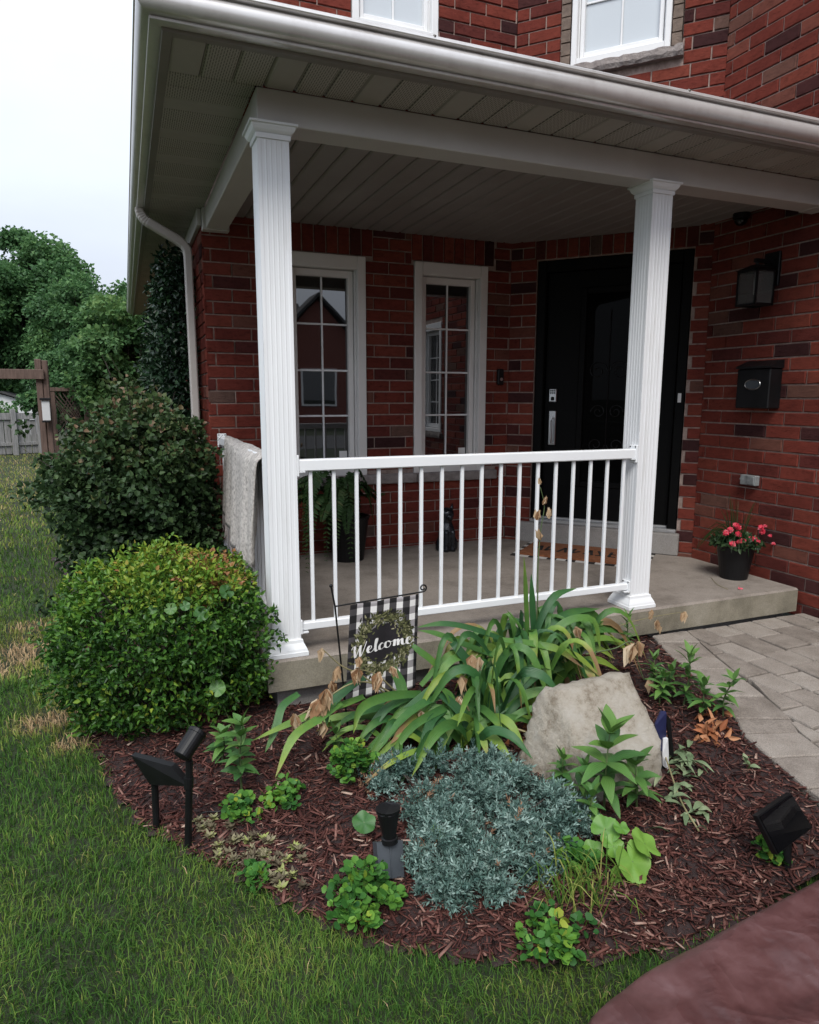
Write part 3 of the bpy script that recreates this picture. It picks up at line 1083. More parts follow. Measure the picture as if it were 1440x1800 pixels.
dd = (B - A) / LD
DOOR = (0.22, 1.415, 0.0, rel(2.335))
UPD = (0.432, 1.16, rel(3.735), rel(5.0))
QU = [(0.352, 0.43, rel(3.735), rel(5.0)), (1.162, 1.238, rel(3.735), rel(5.0))]
SILLD = (0.36, 1.25, rel(3.655), rel(3.733))
w_door, Od, Ud, Nd = make_wall('wall', A, dd, LD, 0.145, rel(5.4), [DOOR, UPD, SILLD] + [QU[0], QU[1]], 0.1, 'angled wall holding the front door', [(0.2, 1.44, rel(2.337), rel(2.49))])
SIDEW = (2.25, 2.95, rel(0.75), rel(2.25))
w_right, Or, Ur, Nr = make_wall('wall', B, (0, -1), 5.2, 0.10, rel(5.4), [SIDEW], 0.19, 'side wall of the right wing with lantern and letter box')
w_left, Ol, Ul, Nl = make_wall('wall', (LX, 9.5), (0, -1), 9.5 - YW, 0.0, rel(2.5), [], 0.03, 'left end wall beside the downspout')
# end of the right wing, left upper storey
mb = MB(); mb.box(XR + 0.02, XR + 6, -4.24, -4.0, 0, rel(5.4)); mb.box(LX, LX + 0.2, YW + 0.2, 9.5, rel(2.5), rel(5.4))
mb.box(LX, XR + 6, 9.5, 9.7, 0, rel(5.4))
mb.build('wall', 'far_brick', house)
mb = MB(); mb.box(LX, XR + 6.3, YW - 0.02, 9.7, rel(5.4), rel(5.65)); mb.box(XR - 0.3, XR + 6.3, -4.4, YW - 0.25, rel(5.4), rel(5.65))
mb.build('roof', 'roof', house)

# single bricks: the ones that show largest are objects, the rest one field
BV = []
for k in range(6):
    mbk = MB()
    c = 0.02
    r_ = np.random.default_rng(k)
    j = lambda a: float(r_.uniform(-a, a))
    e = 0.0045
    # unit brick: u -0.5..0.5 scaled later, so chamfers are given per brick size of a full stretcher
    cu, cz = 0.016, 0.06
    back = [(-.5, 0, -.5), (.5, 0, -.5), (.5, 0, .5), (-.5, 0, .5)]
    ring1 = [(-.5, .7, -.5), (.5, .7, -.5), (.5, .7, .5), (-.5, .7, .5)]
    fr = []
    for (u_, z_) in [(-.5 + cu, -.5 + cz), (-.17, -.5 + cz * .8), (.17, -.5 + cz * .8), (.5 - cu, -.5 + cz), (.5 - cu, .5 - cz), (.17, .5 - cz * .8), (-.17, .5 - cz * .8), (-.5 + cu, .5 - cz)]:
        fr.append((u_ + j(.006), 1 + j(.16), z_ + j(.03)))
    mbk.add(back + ring1 + fr, [(0, 1, 5, 4), (1, 2, 6, 5), (2, 3, 7, 6), (3, 0, 4, 7), (4, 5, 11, 10, 9, 8), (5, 6, 12, 11), (6, 7, 15, 14, 13, 12), (7, 4, 8, 15),
                                (8, 9, 14, 15), (9, 10, 13, 14), (10, 11, 12, 13)])
    BV.append(mbk.mesh('brick'))
    BV[-1].materials.append(M['brick'])
BVarr = []
for me in BV:
    co = np.empty(len(me.vertices) * 3, np.float32); me.vertices.foreach_get('co', co)
    BVarr.append((co.reshape(-1, 3), [tuple(p.vertices) for p in me.polygons]))

cand = []
for wi, (w, O, U, N, bricks) in enumerate(WALLS):
    for bi, (u, z, ln, h) in enumerate(bricks):
        Pc = O + U * u + np.array([0, 0, z])
        q = project(np.array([Pc - U * ln / 2, Pc + U * ln / 2, Pc + np.array([0, 0, h / 2]), Pc - np.array([0, 0, h / 2])]))
        area = abs((q[1, 0] - q[0, 0]) * (q[3, 1] - q[2, 1]))
        cx, cy, cz = q[:, 0].mean(), q[:, 1].mean(), q[:, 2].min()
        vis = cz > 0.5 and 230 < cx < 1450 and -10 < cy < 1110
        roof_top, beam_bot = 70 + 0.1875 * (cx - 720), 255 + 0.155 * (cx - 720)
        if roof_top < cy < beam_bot - 8: vis = False
        if wi in (0, 1) and rel(2.5) < z < rel(3.2): continue
        if wi == 0 and cy > 1000: vis = False
        if wi == 3 and Pc[1] > 3.2: vis = False
        if wi == 2 and Pc[1] < -0.35: vis = False
        cand.append((area if vis else 0.0, wi, bi))
cand.sort(reverse=True)
single = {(wi, bi) for a, wi, bi in cand[:300] if a > 0}
rest = MB()
D3 = 0.016
for a, wi, bi in cand:
    w, O, U, N, bricks = WALLS[wi]
    u, z, ln, h = bricks[bi]
    Pc = O + U * u + N * (-0.0122) + np.array([0, 0, z])
    vi = random.randrange(6)
    dep = D3 * random.uniform(0.8, 1.15)
    Mx = Matrix(((U[0] * ln, N[0] * dep, 0, Pc[0]), (U[1] * ln, N[1] * dep, 0, Pc[1]), (0, 0, h, Pc[2]), (0, 0, 0, 1)))
    if (wi, bi) in single:
        o = bpy.data.objects.new('brick', BV[vi])
        col.objects.link(o)
        o.parent = w
        o.matrix_parent_inverse = winv(w)
        # location / rotation / scale of the unit brick
        o.location = Pc
        o.rotation_euler = (0, 0, math.atan2(U[1], U[0]))
        o.scale = (ln, -dep, h)
    else:
        co, fs = BVarr[vi]
        rest.tint = random.random()
        Mn = np.array(Mx)
        rest.add(co @ Mn[:3, :3].T + Mn[:3, 3], fs)
ro = rest.build('brick_field', 'brick_rest', house, tint=True)
ro['kind'] = 'stuff'

# grey-brown quoins beside the upper angled window
for (a, b, c, e) in QU:
    z = c
    while z < e - 0.05:
        mb = MB()
        h = 0.0895
        c0 = Od + Ud * (a + 0.004) + Nd * -0.01
        vs = []
        for n_ in (-0.06, 0.012 + random.uniform(-.002, .004)):
            for (u_, z_) in ((a + .005, z + .004), (b - .005, z + .004), (b - .005, z + h - .005), (a + .005, z + h - .005)):
                P_ = Od + Ud * (u_ + random.uniform(-.002, .002)) + Nd * n_ + np.array([0, 0, z_])
                vs.append(P_)
        mb.add(vs, [(0, 1, 2, 3), (4, 5, 6, 7), (0, 1, 5, 4), (1, 2, 6, 5), (2, 3, 7, 6), (3, 0, 4, 7)])
        mb.build('brick', 'quoin', w_door)
        z += h


def oriented(mbx, O, U, N, u0, u1, n0, n1, z0, z1, r=0.0):
    t = MB()
    if r: t.bevbox(u0, u1, n0, n1, z0, z1, r)
    else: t.box(u0, u1, n0, n1, z0, z1)
    mbx.add([O + U * p[0] + N * p[1] + np.array([0, 0, p[2]]) for p in t.v], t.f)


def window(O, U, N, u0, u1, z0, z1, cols, rows, mat, glass, label, depth=0.085, mould=0.07, top=0.10, sash=0.045, tagw=False, jamb=0.012, bottom=0.05):
    root = MB()
    # outer brickmould, proud of the brick
    for (a, b, c, e) in ((u0 + .003, u0 + mould, z0, z1 - .003), (u1 - mould, u1 - .003, z0, z1 - .003)):
        oriented(root, O, U, N, a, b, -0.11, 0.016, c, e, 0.004)
    oriented(root, O, U, N, u0 + mould, u1 - mould, -0.11, 0.014, z1 - top, z1 - .003, 0.004)
    oriented(root, O, U, N, u0 + mould, u1 - mould, -0.11, 0.014, z0, z0 + bottom, 0.004)
    # inner step
    for (a, b) in ((u0 + mould, u0 + mould + jamb), (u1 - mould - jamb, u1 - mould)):
        oriented(root, O, U, N, a, b, -0.12, -0.03, z0 + bottom, z1 - top, 0.003)
    win = root.build('window', mat, house)
    part(win, label)
    a, b, c, e = u0 + mould + jamb, u1 - mould - jamb, z0 + bottom, z1 - top
    mb = MB()
    g = 0.004
    oriented(mb, O, U, N, a + g, a + sash, -0.12, -depth + 0.035, c + g, e - g, 0.004)
    oriented(mb, O, U, N, b - sash, b - g, -0.12, -depth + 0.035, c + g, e - g, 0.004)
    oriented(mb, O, U, N, a + sash, b - sash, -0.12, -depth + 0.034, e - sash - 0.01, e - g, 0.004)
    oriented(mb, O, U, N, a + sash, b - sash, -0.12, -depth + 0.034, c + g, c + sash + 0.015, 0.004)
    mb.build('sash', mat, win)
    ga, gb, gc, ge = a + sash, b - sash, c + sash + 0.015, e - sash - 0.01
    cw, rh = (gb - ga) / cols, (ge - gc) / rows
    for i in range(1, cols):
        mb = MB(); oriented(mb, O, U, N, ga + cw * i - 0.007, ga + cw * i + 0.007, -depth - 0.004, -depth + 0.008, gc, ge, 0.002); mb.build('muntin', 'trim_white', win)
    for j in range(1, rows):
        mb = MB(); oriented(mb, O, U, N, ga, gb, -depth - 0.003, -depth + 0.006, gc + rh * j - 0.007, gc + rh * j + 0.007, 0.002); mb.build('muntin', 'trim_white', win)
    for i in range(cols):
        for j in range(rows):
            mb = MB(); oriented(mb, O, U, N, ga + cw * i, ga + cw * (i + 1), -depth - 0.012, -depth - 0.006 + 0.0, gc + rh * j, gc + rh * (j + 1)); mb.build('pane', glass, win)
    if tagw:
        mb = MB(); oriented(mb, O, U, N, gb - 0.075, gb - 0.012, -depth - 0.0055, -depth - 0.0035, gc + 0.02, gc + 0.07)
        part(mb.build('sticker', 'print_white', win), 'small white alarm sticker in the lower corner')
    return win


window(Ob, Ub, Nb, op_back[0][0], op_back[0][1], WIN1[2], WIN1[3], 2, 4, 'trim', 'glass', 'narrow casement window nearest the left porch column', tagw=True, bottom=0.06)
window(Ob, Ub, Nb, op_back[1][0], op_back[1][1], WIN2[2], WIN2[3], 2, 4, 'trim', 'glass', 'narrow casement window beside the doorbell', tagw=True, bottom=0.06)
window(Ob, Ub, Nb, op_back[2][0], op_back[2][1], UPW[2], UPW[3], 2, 3, 'trim_white', 'glass_up', 'upper window over the middle of the gutter', mould=0.055, top=0.07, sash=0.035, depth=0.06)
window(Od, Ud, Nd, UPD[0], UPD[1], UPD[2], UPD[3], 2, 3, 'trim_white', 'glass_up', 'upper window on the angled wall above the door', mould=0.045, top=0.07, sash=0.035, depth=0.06)
window(Or, Ur, Nr, SIDEW[0], SIDEW[1], SIDEW[2], SIDEW[3], 2, 4, 'trim_white', 'glass', 'white window in the side wall of the right wing')
# stone sills
mb = MB()
q = 0
for (a, b) in ((SILL[0], 1.60), (1.606, SILL[1])):
    mb = MB(); oriented(mb, Ob, Ub, Nb, a - LX, b - LX, -0.1, 0.045, SILL[2], SILL[3], 0.008); mb.build('sill', 'stone_sill', house)


def rough_sill(O, U, N, a, b, z0, z1, proud):
    n = 26
    mb = MB()
    vs = []
    for k in range(n + 1):
        u = a + (b - a) * k / n
        pr = proud + random.uniform(-0.012, 0.008)
        row = [(u, -0.1, z0), (u, pr - 0.012, z0), (u, pr, z0 + (z1 - z0) * random.uniform(.25, .5)), (u, pr - 0.006, z1 - random.uniform(0, .012)), (u, -0.1, z1)]
        vs += [O + U * p[0] + N * p[1] + np.array([0, 0, p[2]]) for p in row]
    fs = []
    for k in range(n):
        for m_ in range(4):
            fs.append((k * 5 + m_, (k + 1) * 5 + m_, (k + 1) * 5 + m_ + 1, k * 5 + m_ + 1))
    fs += [(0, 1, 2, 3, 4), tuple(n * 5 + m_ for m_ in range(5))]
    mb.add(vs, fs)
    return mb.build('sill', 'stone_sill', house)


rough_sill(Od, Ud, Nd, SILLD[0], SILLD[1], SILLD[2], SILLD[3], 0.06)
rough_sill(Or, Ur, Nr, SIDEW[0] - .05, SIDEW[1] + .05, SIDEW[2] - .08, SIDEW[2] - 0.002, 0.05)

# --- front door
dz0 = rel(0.205)
mb = MB()
oriented(mb, Od, Ud, Nd, DOOR[0] + .004, DOOR[0] + 0.075, -0.13, -0.02, dz0, DOOR[3] - .004, 0.006)
oriented(mb, Od, Ud, Nd, DOOR[1] - 0.075, DOOR[1] - .004, -0.13, -0.02, dz0, DOOR[3] - .004, 0.006)
oriented(mb, Od, Ud, Nd, DOOR[0] + .075, DOOR[1] - 0.075, -0.13, -0.022, DOOR[3] - 0.09, DOOR[3] - .004, 0.006)
door = mb.build('door', 'door_black', house)
part(door, 'black front door with a tall glass insert')
du0, du1 = DOOR[0] + 0.085, DOOR[1] - 0.085
g0, g1, gz0, gz1 = du0 + 0.30, du1 - 0.30, dz0 + 0.32, rel(2.08)
mb = MB()
for (a, b, c, e) in ((du0, g0, dz0 + .012, DOOR[3] - .098), (g1, du1, dz0 + .012, DOOR[3] - .098), (g0, g1, gz1, DOOR[3] - .098), (g0, g1, dz0 + .012, gz0)):
    oriented(mb, Od, Ud, Nd, a, b, -0.115, -0.072, c, e)
for (a, b, c, e) in ((g0 - .03, g0 + .02, gz0 - .03, gz1 + .03), (g1 - .02, g1 + .03, gz0 - .03, gz1 + .03)):
    oriented(mb, Od, Ud, Nd, a, b, -0.09, -0.058, c, e, 0.006)
oriented(mb, Od, Ud, Nd, g0 + .02, g1 - .02, -0.09, -0.059, gz1 - .02, gz1 + .03, 0.006)
oriented(mb, Od, Ud, Nd, g0 + .02, g1 - .02, -0.09, -0.059, gz0 - .03, gz0 + .02, 0.006)
mb.build('door_leaf', 'door_black', door)
mb = MB(); oriented(mb, Od, Ud, Nd, g0, g1, -0.098, -0.086, gz0, gz1); mb.build('glass', 'glass_door', door)
# wrought scrolls in the glass
mb = MB()


def scroll(cu, cz, r, turns, s, flip=1):
    pts = []
    for k in range(26):
        t = k / 25
        a = turns * 2 * math.pi * t
        rr = r * (1 - 0.8 * t)
        pts.append(Od + Ud * (cu + s * rr * math.cos(a)) + Nd * -0.08 + np.array([0, 0, cz + flip * rr * math.sin(a)]))
    mb.tube(pts, 0.005, 5)


gc = (g0 + g1) / 2
for (u_, z_, r, s_, f_) in ((gc - .09, rel(1.45), .08, 1, 1), (gc + .09, rel(1.45), .08, -1, 1), (gc - .08, rel(.85), .07, 1, -1), (gc + .08, rel(.85), .07, -1, -1), (gc - .07, rel(1.12), .06, -1, 1), (gc + .07, rel(1.12), .06, 1, 1)):
    scroll(u_, z_, r, 1.5, s_, f_)
mb.tube([Od + Ud * gc + Nd * -0.08 + np.array([0, 0, z_]) for z_ in (gz0 + .05, rel(1.1), gz1 - .15)], 0.005, 5)
mb.build('grille', 'black_metal', door)
hp = onplane(973, 695, Od - 0.07 * Nd, Nd)
hu = float((hp - Od) @ Ud)
mb = MB(); oriented(mb, Od, Ud, Nd, hu - .033, hu + .033, -0.075, -0.045, hp[2] - .055, hp[2] + .055, 0.006)
lock = mb.build('deadbolt', 'chrome', door)
mb = MB()
for k in range(6):
    a_, z_ = (k % 3 - 1) * .016, hp[2] + .038 - (k // 3) * .018
    oriented(mb, Od, Ud, Nd, hu + a_ - .006, hu + a_ + .006, -0.046, -0.042, z_ - .006, z_ + .006)
oriented(mb, Od, Ud, Nd, hu - .014, hu + .014, -0.046, -0.036, hp[2] - .042, hp[2] - .012, 0.005)
mb.build('keypad', 'black_plastic', lock)
hz0, hz1 = onplane(972, 782, Od - 0.07 * Nd, Nd)[2], onplane(972, 722, Od - 0.07 * Nd, Nd)[2]
mb = MB(); oriented(mb, Od, Ud, Nd, hu - .03, hu + .03, -0.075, -0.058, hz0, hz1, 0.004)
hd = mb.build('handle', 'chrome', door)
mb = MB()
mb.tube([Od + Ud * (hu + .006) + Nd * n_ + np.array([0, 0, z_]) for n_, z_ in ((-.058, hz1 - .055), (-.022, hz1 - .06), (-.012, hz1 - .09), (-.012, hz0 + .05), (-.024, hz0 + .02), (-.058, hz0 + .018))], 0.008, 8)
mb.build('grip', 'chrome', hd)
mb = MB(); oriented(mb, Od, Ud, Nd, DOOR[1] - .055, DOOR[1] - .03, -0.021, -0.017, rel(1.20), rel(1.27)); part(mb.build('label_plate', 'print_white', door), 'small pale tag on the door jamb')
mb = MB(); oriented(mb, Od, Ud, Nd, DOOR[0] + .004, DOOR[1] - .004, -0.13, 0.012, rel(0.178), rel(0.205), 0.005)
oriented(mb, Od, Ud, Nd, DOOR[0] + .08, DOOR[1] - .08, -0.13, -0.05, rel(0.206), rel(0.222), 0.004)
mb.build('threshold', 'aluminium', door)

# ================================================================ PORCH
porch = thing('front_porch', 'covered front porch with concrete floor, pale beam and beige eaves', 'porch', (0, 0, 0.155))
mb = MB()
SE = XR - 0.055
poly = [(-0.035, -0.03), (SE, -0.03), (SE, B[1] - 0.05), (A[0] - 0.05, YW - .003), (-0.035, YW - .003)]
mb.prism(poly, 'z', 0.155, FZ - 0.012)
edge_slab = mb.build('slab_edge', 'slab_edge', porch)
mb = MB()
# worn top with an uneven front arris
fx = np.linspace(-0.035, SE, 60)
top = [(float(x), -0.03 + 0.012 + float(rng.uniform(-.003, .005)), FZ - float(rng.uniform(0, .002))) for x in fx]
low = [(float(x), -0.031 + float(rng.uniform(-.001, .002)), FZ - 0.013) for x in fx]
back = [(SE, B[1] - 0.05, FZ), (A[0] - 0.05, YW - .003, FZ), (-0.035, YW - .003, FZ)]
n = len(fx)
mb.add(low + top + back, [(k, k + 1, n + k + 1, n + k) for k in range(n - 1)] + [tuple([n + k for k in range(n)] + [2 * n, 2 * n + 1, 2 * n + 2])])
mb.build('floor_slab', 'concrete', porch)
mb = MB(); mb.box(0.02, SE - .02, 0.045, 0.3, -0.12, 0.155); mb.box(0.02, 0.3, 0.3, YW, -0.12, 0.155)
mb.build('foundation', 'foundation', porch)
mb = MB(); oriented(mb, Od, Ud, Nd, 0.13, 1.44, -0.14, 0.065, FZ - 0.002, rel(0.177), 0.006)
part(mb.build('door_step', 'foundation', porch), 'low concrete step under the door')

# beams
BT, BBt = rel(2.508), rel(2.370)
mb = MB()
mb.bevbox(0.0, XR - 0.14, 0.0, 0.15, BBt, BT, 0.004)
mb.build('beam', 'beam', porch)
mb = MB(); mb.bevbox(0.001, 0.145, 0.15, YW - 0.10, BBt + .001, BT, 0.004); mb.build('beam', 'beam', porch)
mb = MB(); mb.bevbox(XR - 0.139, XR - 0.02, -0.004, 0.155, BBt - .004, BT, 0.004); mb.build('beam_end', 'beam', porch)
mb = MB(); mb.bevbox(-0.02, 0.16, YW - .10, YW - .018, BBt - .006, BT, 0.004); mb.build('beam_end', 'beam', porch)
mb = MB(); mb.bevbox(-0.05, -0.022, YW - .05, 9.0, rel(2.40), BT, 0.003); mb.build('frieze_board', 'beam', porch)
# porch ceiling planks, running into the house
x = 0.155
k = 0
while x < XR - 0.02:
    w = 0.128
    x1 = min(x + w, XR - .02)
    yend = YW if x1 < A[0] else max(YW - (x1 - A[0]) / (B[0] - A[0]) * (YW - B[1]) + 0.18, 0.4)
    yend = min(yend, YW - 0.004)
    mb = MB()
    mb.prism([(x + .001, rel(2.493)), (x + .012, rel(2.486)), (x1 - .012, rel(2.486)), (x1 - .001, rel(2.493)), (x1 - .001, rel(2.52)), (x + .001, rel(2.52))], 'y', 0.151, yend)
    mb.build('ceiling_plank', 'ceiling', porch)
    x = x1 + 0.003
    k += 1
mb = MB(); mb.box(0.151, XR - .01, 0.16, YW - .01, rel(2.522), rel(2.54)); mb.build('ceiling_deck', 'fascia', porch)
# eave soffit panels
SF, SL = -0.300, -0.352
x = SL
k = 0
soff = MB(); soff.box(SL, XR - .01, SF + .004, -0.001, BT + .012, BT + .03); soff.box(SL, -0.001, 0.0, 9.0, BT + .012, BT + .03)
so = soff.build('soffit', 'fascia', porch)
PWD = 0.128
while x < XR - 0.03:
    x1 = min(x + PWD, XR - .012)
    mb = MB()
    ox = x
    mb.prism([(0, .010), (.008, 0.002), (.016, 0), (x1 - x - .008, 0), (x1 - x - .004, .008), (x1 - x - .004, .012), (0, .012)], 'y', SF + .004 - SF, -SF - .002)
    o = mb.build('soffit_panel', ['soffit', 'soffit_vent', 'soffit_vent'][k % 3], None)
    o.location = (x, SF, BT)
    o.parent = so
    o.matrix_parent_inverse = winv(so)
    x = x1
    k += 1
y = 0.002
k = 0
while y < 8.9:
    mb = MB()
    mb.prism([(0, .010), (.008, .002), (.016, 0), (PWD - .008, 0), (PWD - .004, .008), (PWD - .004, .012), (0, .012)], 'x', 0.004, -SL - .004)
    o = mb.build('soffit_panel', ['soffit_vent', 'soffit_vent', 'soffit'][k % 3], None)
    o.location = (SL, y, BT)
    o.parent = so
    o.matrix_parent_inverse = winv(so)
    y += PWD
    k += 1


def sweep(profile, name, mat, parent, smooth=True):
    """profile of (outward offset, z), swept along the front eave, round the corner and back along the left eave"""
    mb = MB()
    n = len(profile)
    path = []
    for s_ in np.linspace(0, 1, 40):
        path.append(('f', XR - .012 + (SL - 0.0 - XR) * s_))
    rows = []
    for kx in np.linspace(XR - .012, SL + 0.0, 34):
        rows.append([(kx if kx > SL + 1e-6 else SL - o_, SF - o_, z_) for o_, z_ in profile])
    for ky in np.linspace(SF, 9.0, 50)[1:]:
        rows.append([(SL - o_, ky, z_) for o_, z_ in profile])
    vs = [p for r in rows for p in r]
    fs = []
    for i in range(len(rows) - 1):
        for k in range(n - 1):
            fs.append((i * n + k, i * n + k + 1, (i + 1) * n + k + 1, (i + 1) * n + k))
    fs += [tuple(range(n)), tuple((len(rows) - 1) * n + k for k in range(n))]
    # make a closed profile
    for i in range(len(rows) - 1):
        fs.append((i * n + n - 1, i * n, (i + 1) * n, (i + 1) * n + n - 1))
    mb.add(vs, fs)
    return mb.build(name, mat, parent)


sweep([(-0.004, BT - 0.006), (0.030, BT - 0.006), (0.034, BT + 0.004), (0.034, BT + 0.11), (-0.004, BT + 0.11)], 'fascia', 'fascia', porch)
G0 = BT + 0.006
prof_g = [(0.034, G0), (0.066, G0 - .001), (0.074, G0 + .002), (0.076, G0 + .009), (0.070, G0 + .014)]
for k in range(15):                                     # rounded belly
    a_ = math.radians(-62 + 125 * k / 14)
    prof_g.append((0.076 + 0.040 * math.cos(a_), G0 + .056 + 0.043 * math.sin(a_)))
prof_g += [(0.094, G0 + .096), (0.114, G0 + .098), (0.119, G0 + .102), (0.117, G0 + .112), (0.108, G0 + .119), (0.092, G0 + .119), (0.090, G0 + .104), (0.034, G0 + .102)]
gut = sweep(prof_g,
            'gutter', 'gutter', porch)
gut.data.polygons.foreach_set('use_smooth', np.array([0.2 < 1 for p in gut.data.polygons], bool))
gut.data.set_sharp_from_angle(angle=math.radians(38))
# gutter seams and hangers
for gx_ in (0.62, 1.9, 2.9):
    mb = MB(); mb.tube([(gx_, SF - .098, G0 + .116), (gx_ + .004, SF - .113, G0 + .118), (gx_ + .006, SF - .121, G0 + .112)], 0.004, 6)
    mb.build('gutter_hanger', 'fascia', porch)
# shed roof over the porch and the eave
mb = MB()
mb.prism([(SF - .04, BT + .108), (SF - .04, BT + .118), (YW - .02, BT + .118 + 0.8), (YW - .02, BT + .108 + 0.75)], 'x', SL - .04, XR - .03)
mb.prism([(SL - .04, BT + .108), (SL - .04, BT + .118), (LX - .01, BT + .23), (LX - .01, BT + .12)], 'y', YW, 9.0)
mb.build('roof', 'roof', porch)
# downspout: corrugated elbow, diagonal, wall pipe
dy = YW + 0.13
mb = MB()


def rect_tube(mb, pts, w, d):
    """rectangular pipe with rounded corners along pts (in the plane y = dy), width along y"""
    pts = [Vector(p) for p in pts]
    vs, fs = [], []
    cs = [(-.5, -.35), (-.4, -.5), (.4, -.5), (.5, -.35), (.5, .35), (.4, .5), (-.4, .5), (-.5, .35)]
    for i, p in enumerate(pts):
        t = (pts[min(i + 1, len(pts) - 1)] - pts[max(i - 1, 0)]).normalized()
        a = Vector((0, 1, 0)); b = t.cross(a).normalized()
        k = 1.0 + (0.06 if (i % 2 and i < 18) else 0.0)
        for c in cs:
            vs.append(p + a * c[0] * w * k + b * c[1] * d * k)
    for i in range(len(pts) - 1):
        for k in range(8):
            fs.append((i * 8 + k, i * 8 + (k + 1) % 8, (i + 1) * 8 + (k + 1) % 8, (i + 1) * 8 + k))
    fs += [tuple(range(8)), tuple((len(pts) - 1) * 8 + k for k in range(8))]
    mb.add(vs, fs)


gxl = SL - .06
elbow = []
for k in range(14):
    t = k / 13
    a = t * math.radians(62)
    elbow.append((gxl + 0.10 * (1 - math.cos(a)), dy, G0 - 0.0 - 0.10 * math.sin(a)))
xe_, ze_ = elbow[-1][0], elbow[-1][2]
slope = math.tan(math.radians(28))
x2 = LX - .085
elbow += [(xe_ + .03, dy, ze_ - .03 * slope), (x2 - .06, dy, ze_ - (x2 - .06 - xe_) * slope)]
z3 = elbow[-1][2]
elbow += [(x2 - .025, dy, z3 - .028), (x2 - .004, dy, z3 - .06), (x2, dy, z3 - .10), (x2, dy, 0.10)]
rect_tube(mb, elbow, 0.075, 0.055)
mb.build('downspout', 'downspout', porch)


# --- columns
def column(x0, label):
    s_ = 0.1355
    y0 = 0.012
    c = thing('porch_column', label, 'column', (x0 + s_ / 2, y0 + s_ / 2, FZ), 'white square porch columns')
    zt, zb = rel(2.335), FZ + 0.075
    # fluted shaft
    mb = MB()
    pr = []
    nfl = 5
    e = 0.014
    side = [(0, 0)]
    fw = (s_ - 2 * e) / nfl
    for k in range(nfl):
        a = e + k * fw
        side += [(a, 0), (a + fw * .22, 0.0015), (a + fw * .78, 0.0015), (a + fw, 0)]
    prof = []
    for (a, d) in side: prof.append((x0 + a, y0 + d))
    for (a, d) in side: prof.append((x0 + s_ - d, y0 + a))
    for (a, d) in side: prof.append((x0 + s_ - a, y0 + s_ - d))
    for (a, d) in side: prof.append((x0 + d, y0 + s_ - a))
    mb.prism(prof, 'z', FZ + .001, zt)
    mb.build('shaft', 'vinyl_dirty', c)

    def moulding(name, prof):
        mb = MB()
        vs = []
        for (o_, z) in prof:
            vs += [(x0 - o_, y0 - o_, z), (x0 + s_ + o_, y0 - o_, z), (x0 + s_ + o_, y0 + s_ + o_, z), (x0 - o_, y0 + s_ + o_, z)]
        fs = []
        for i in range(len(prof) - 1):
            for k in range(4):
                fs.append((i * 4 + k, i * 4 + (k + 1) % 4, (i + 1) * 4 + (k + 1) % 4, (i + 1) * 4 + k))
        fs += [(0, 1, 2, 3), tuple((len(prof) - 1) * 4 + k for k in range(4))]
        mb.add(vs, fs)
        mb.build(name, 'vinyl', c)
    moulding('capital', [(.001, zt - .02), (.006, zt - .02), (.007, zt - .002), (.004, zt + .0), (.010, zt + .004), (.018, zt + .012), (.024, zt + .024), (.025, zt + .03), (.029, zt + .031), (.030, zt + .04), (.034, zt + .041), (.034, BBt - .003), (.001, BBt - .003)])
    moulding('base', [(.001, FZ + .078), (.008, FZ + .076), (.010, FZ + .062), (.016, FZ + .05), (.024, FZ + .034), (.027, FZ + .022), (.030, FZ + .02), (.030, FZ + .001), (.001, FZ + .001)])
    return c


colL = column(0.0, 'white square porch column at the left corner behind the boxwood')
colR = column(2.0952, 'white square porch column beside the walkway step')


# --- railings
def railing(label, p0, p1, nb, ztop, zb, name='porch_railing'):
    """p0, p1 ends on plan; rail along it"""
    p0, p1 = np.array([*p0, 0.0]), np.array([*p1, 0.0])
    U = norm(p1 - p0); N = np.array([U[1], -U[0], 0.0]); L = float(np.linalg.norm(p1 - p0))
    r = thing(name, label, 'railing', (*((p0 + p1) / 2)[:2], FZ), 'white porch railings')
    mb = MB(); oriented(mb, p0, U, N, 0.001, L - .001, -0.026, 0.026, ztop - 0.055, ztop, 0.005); mb.build('top_rail', 'vinyl', r)
    mb = MB(); oriented(mb, p0, U, N, 0.001, L - .001, -0.02, 0.02, zb, zb + 0.038, 0.004); mb.build('bottom_rail', 'vinyl', r)
    bme = None
    for k in range(nb):
        u = L * (k + 0.62) / (nb + 0.24)
        if bme is None:
            mb = MB(); mb.bevbox(-0.0085, 0.0085, -0.0085, 0.0085, zb + 0.036, ztop - 0.054, 0.002)
            bme = mb.mesh('baluster'); bme.materials.append(M['vinyl'])
        o = bpy.data.objects.new('baluster', bme); col.objects.link(o)
        o.parent = r; o.matrix_parent_inverse = winv(r)
        P_ = p0 + U * u
        o.location = (P_[0], P_[1], 0)
        o.rotation_euler = (0, 0, math.atan2(U[1], U[0]))
    for (u, zc, hh) in ((0.0, ztop - .028, .05), (L, ztop - .028, .05), (0.0, zb + .02, .035), (L, zb + .02, .035)):
        mb = MB(); a, b = (u, u + .012) if u == 0 else (u - .012, u)
        oriented(mb, p0, U, N, a, b, -0.032, 0.032, zc - hh, zc + hh, 0.003)
        a2, b2 = (u, u + .04) if u == 0 else (u - .04, u)
        oriented(mb, p0, U, N, a2, b2, -0.029, 0.029, zc - .031, zc - .029 + .004)
        br = mb.build('bracket', 'vinyl', r)
        for sg in (-1, 1):
            mb = MB()
            cpt = p0 + U * ((b if u == 0 else a)) + N * (0.022 * sg) + np.array([0, 0, zc + hh * .8])
            t = U * (0.003 if u == 0 else -0.003)
            mb.tube([cpt - t, cpt + t], 0.004, 8)
            mb.build('screw', 'black_metal', br)
    return r


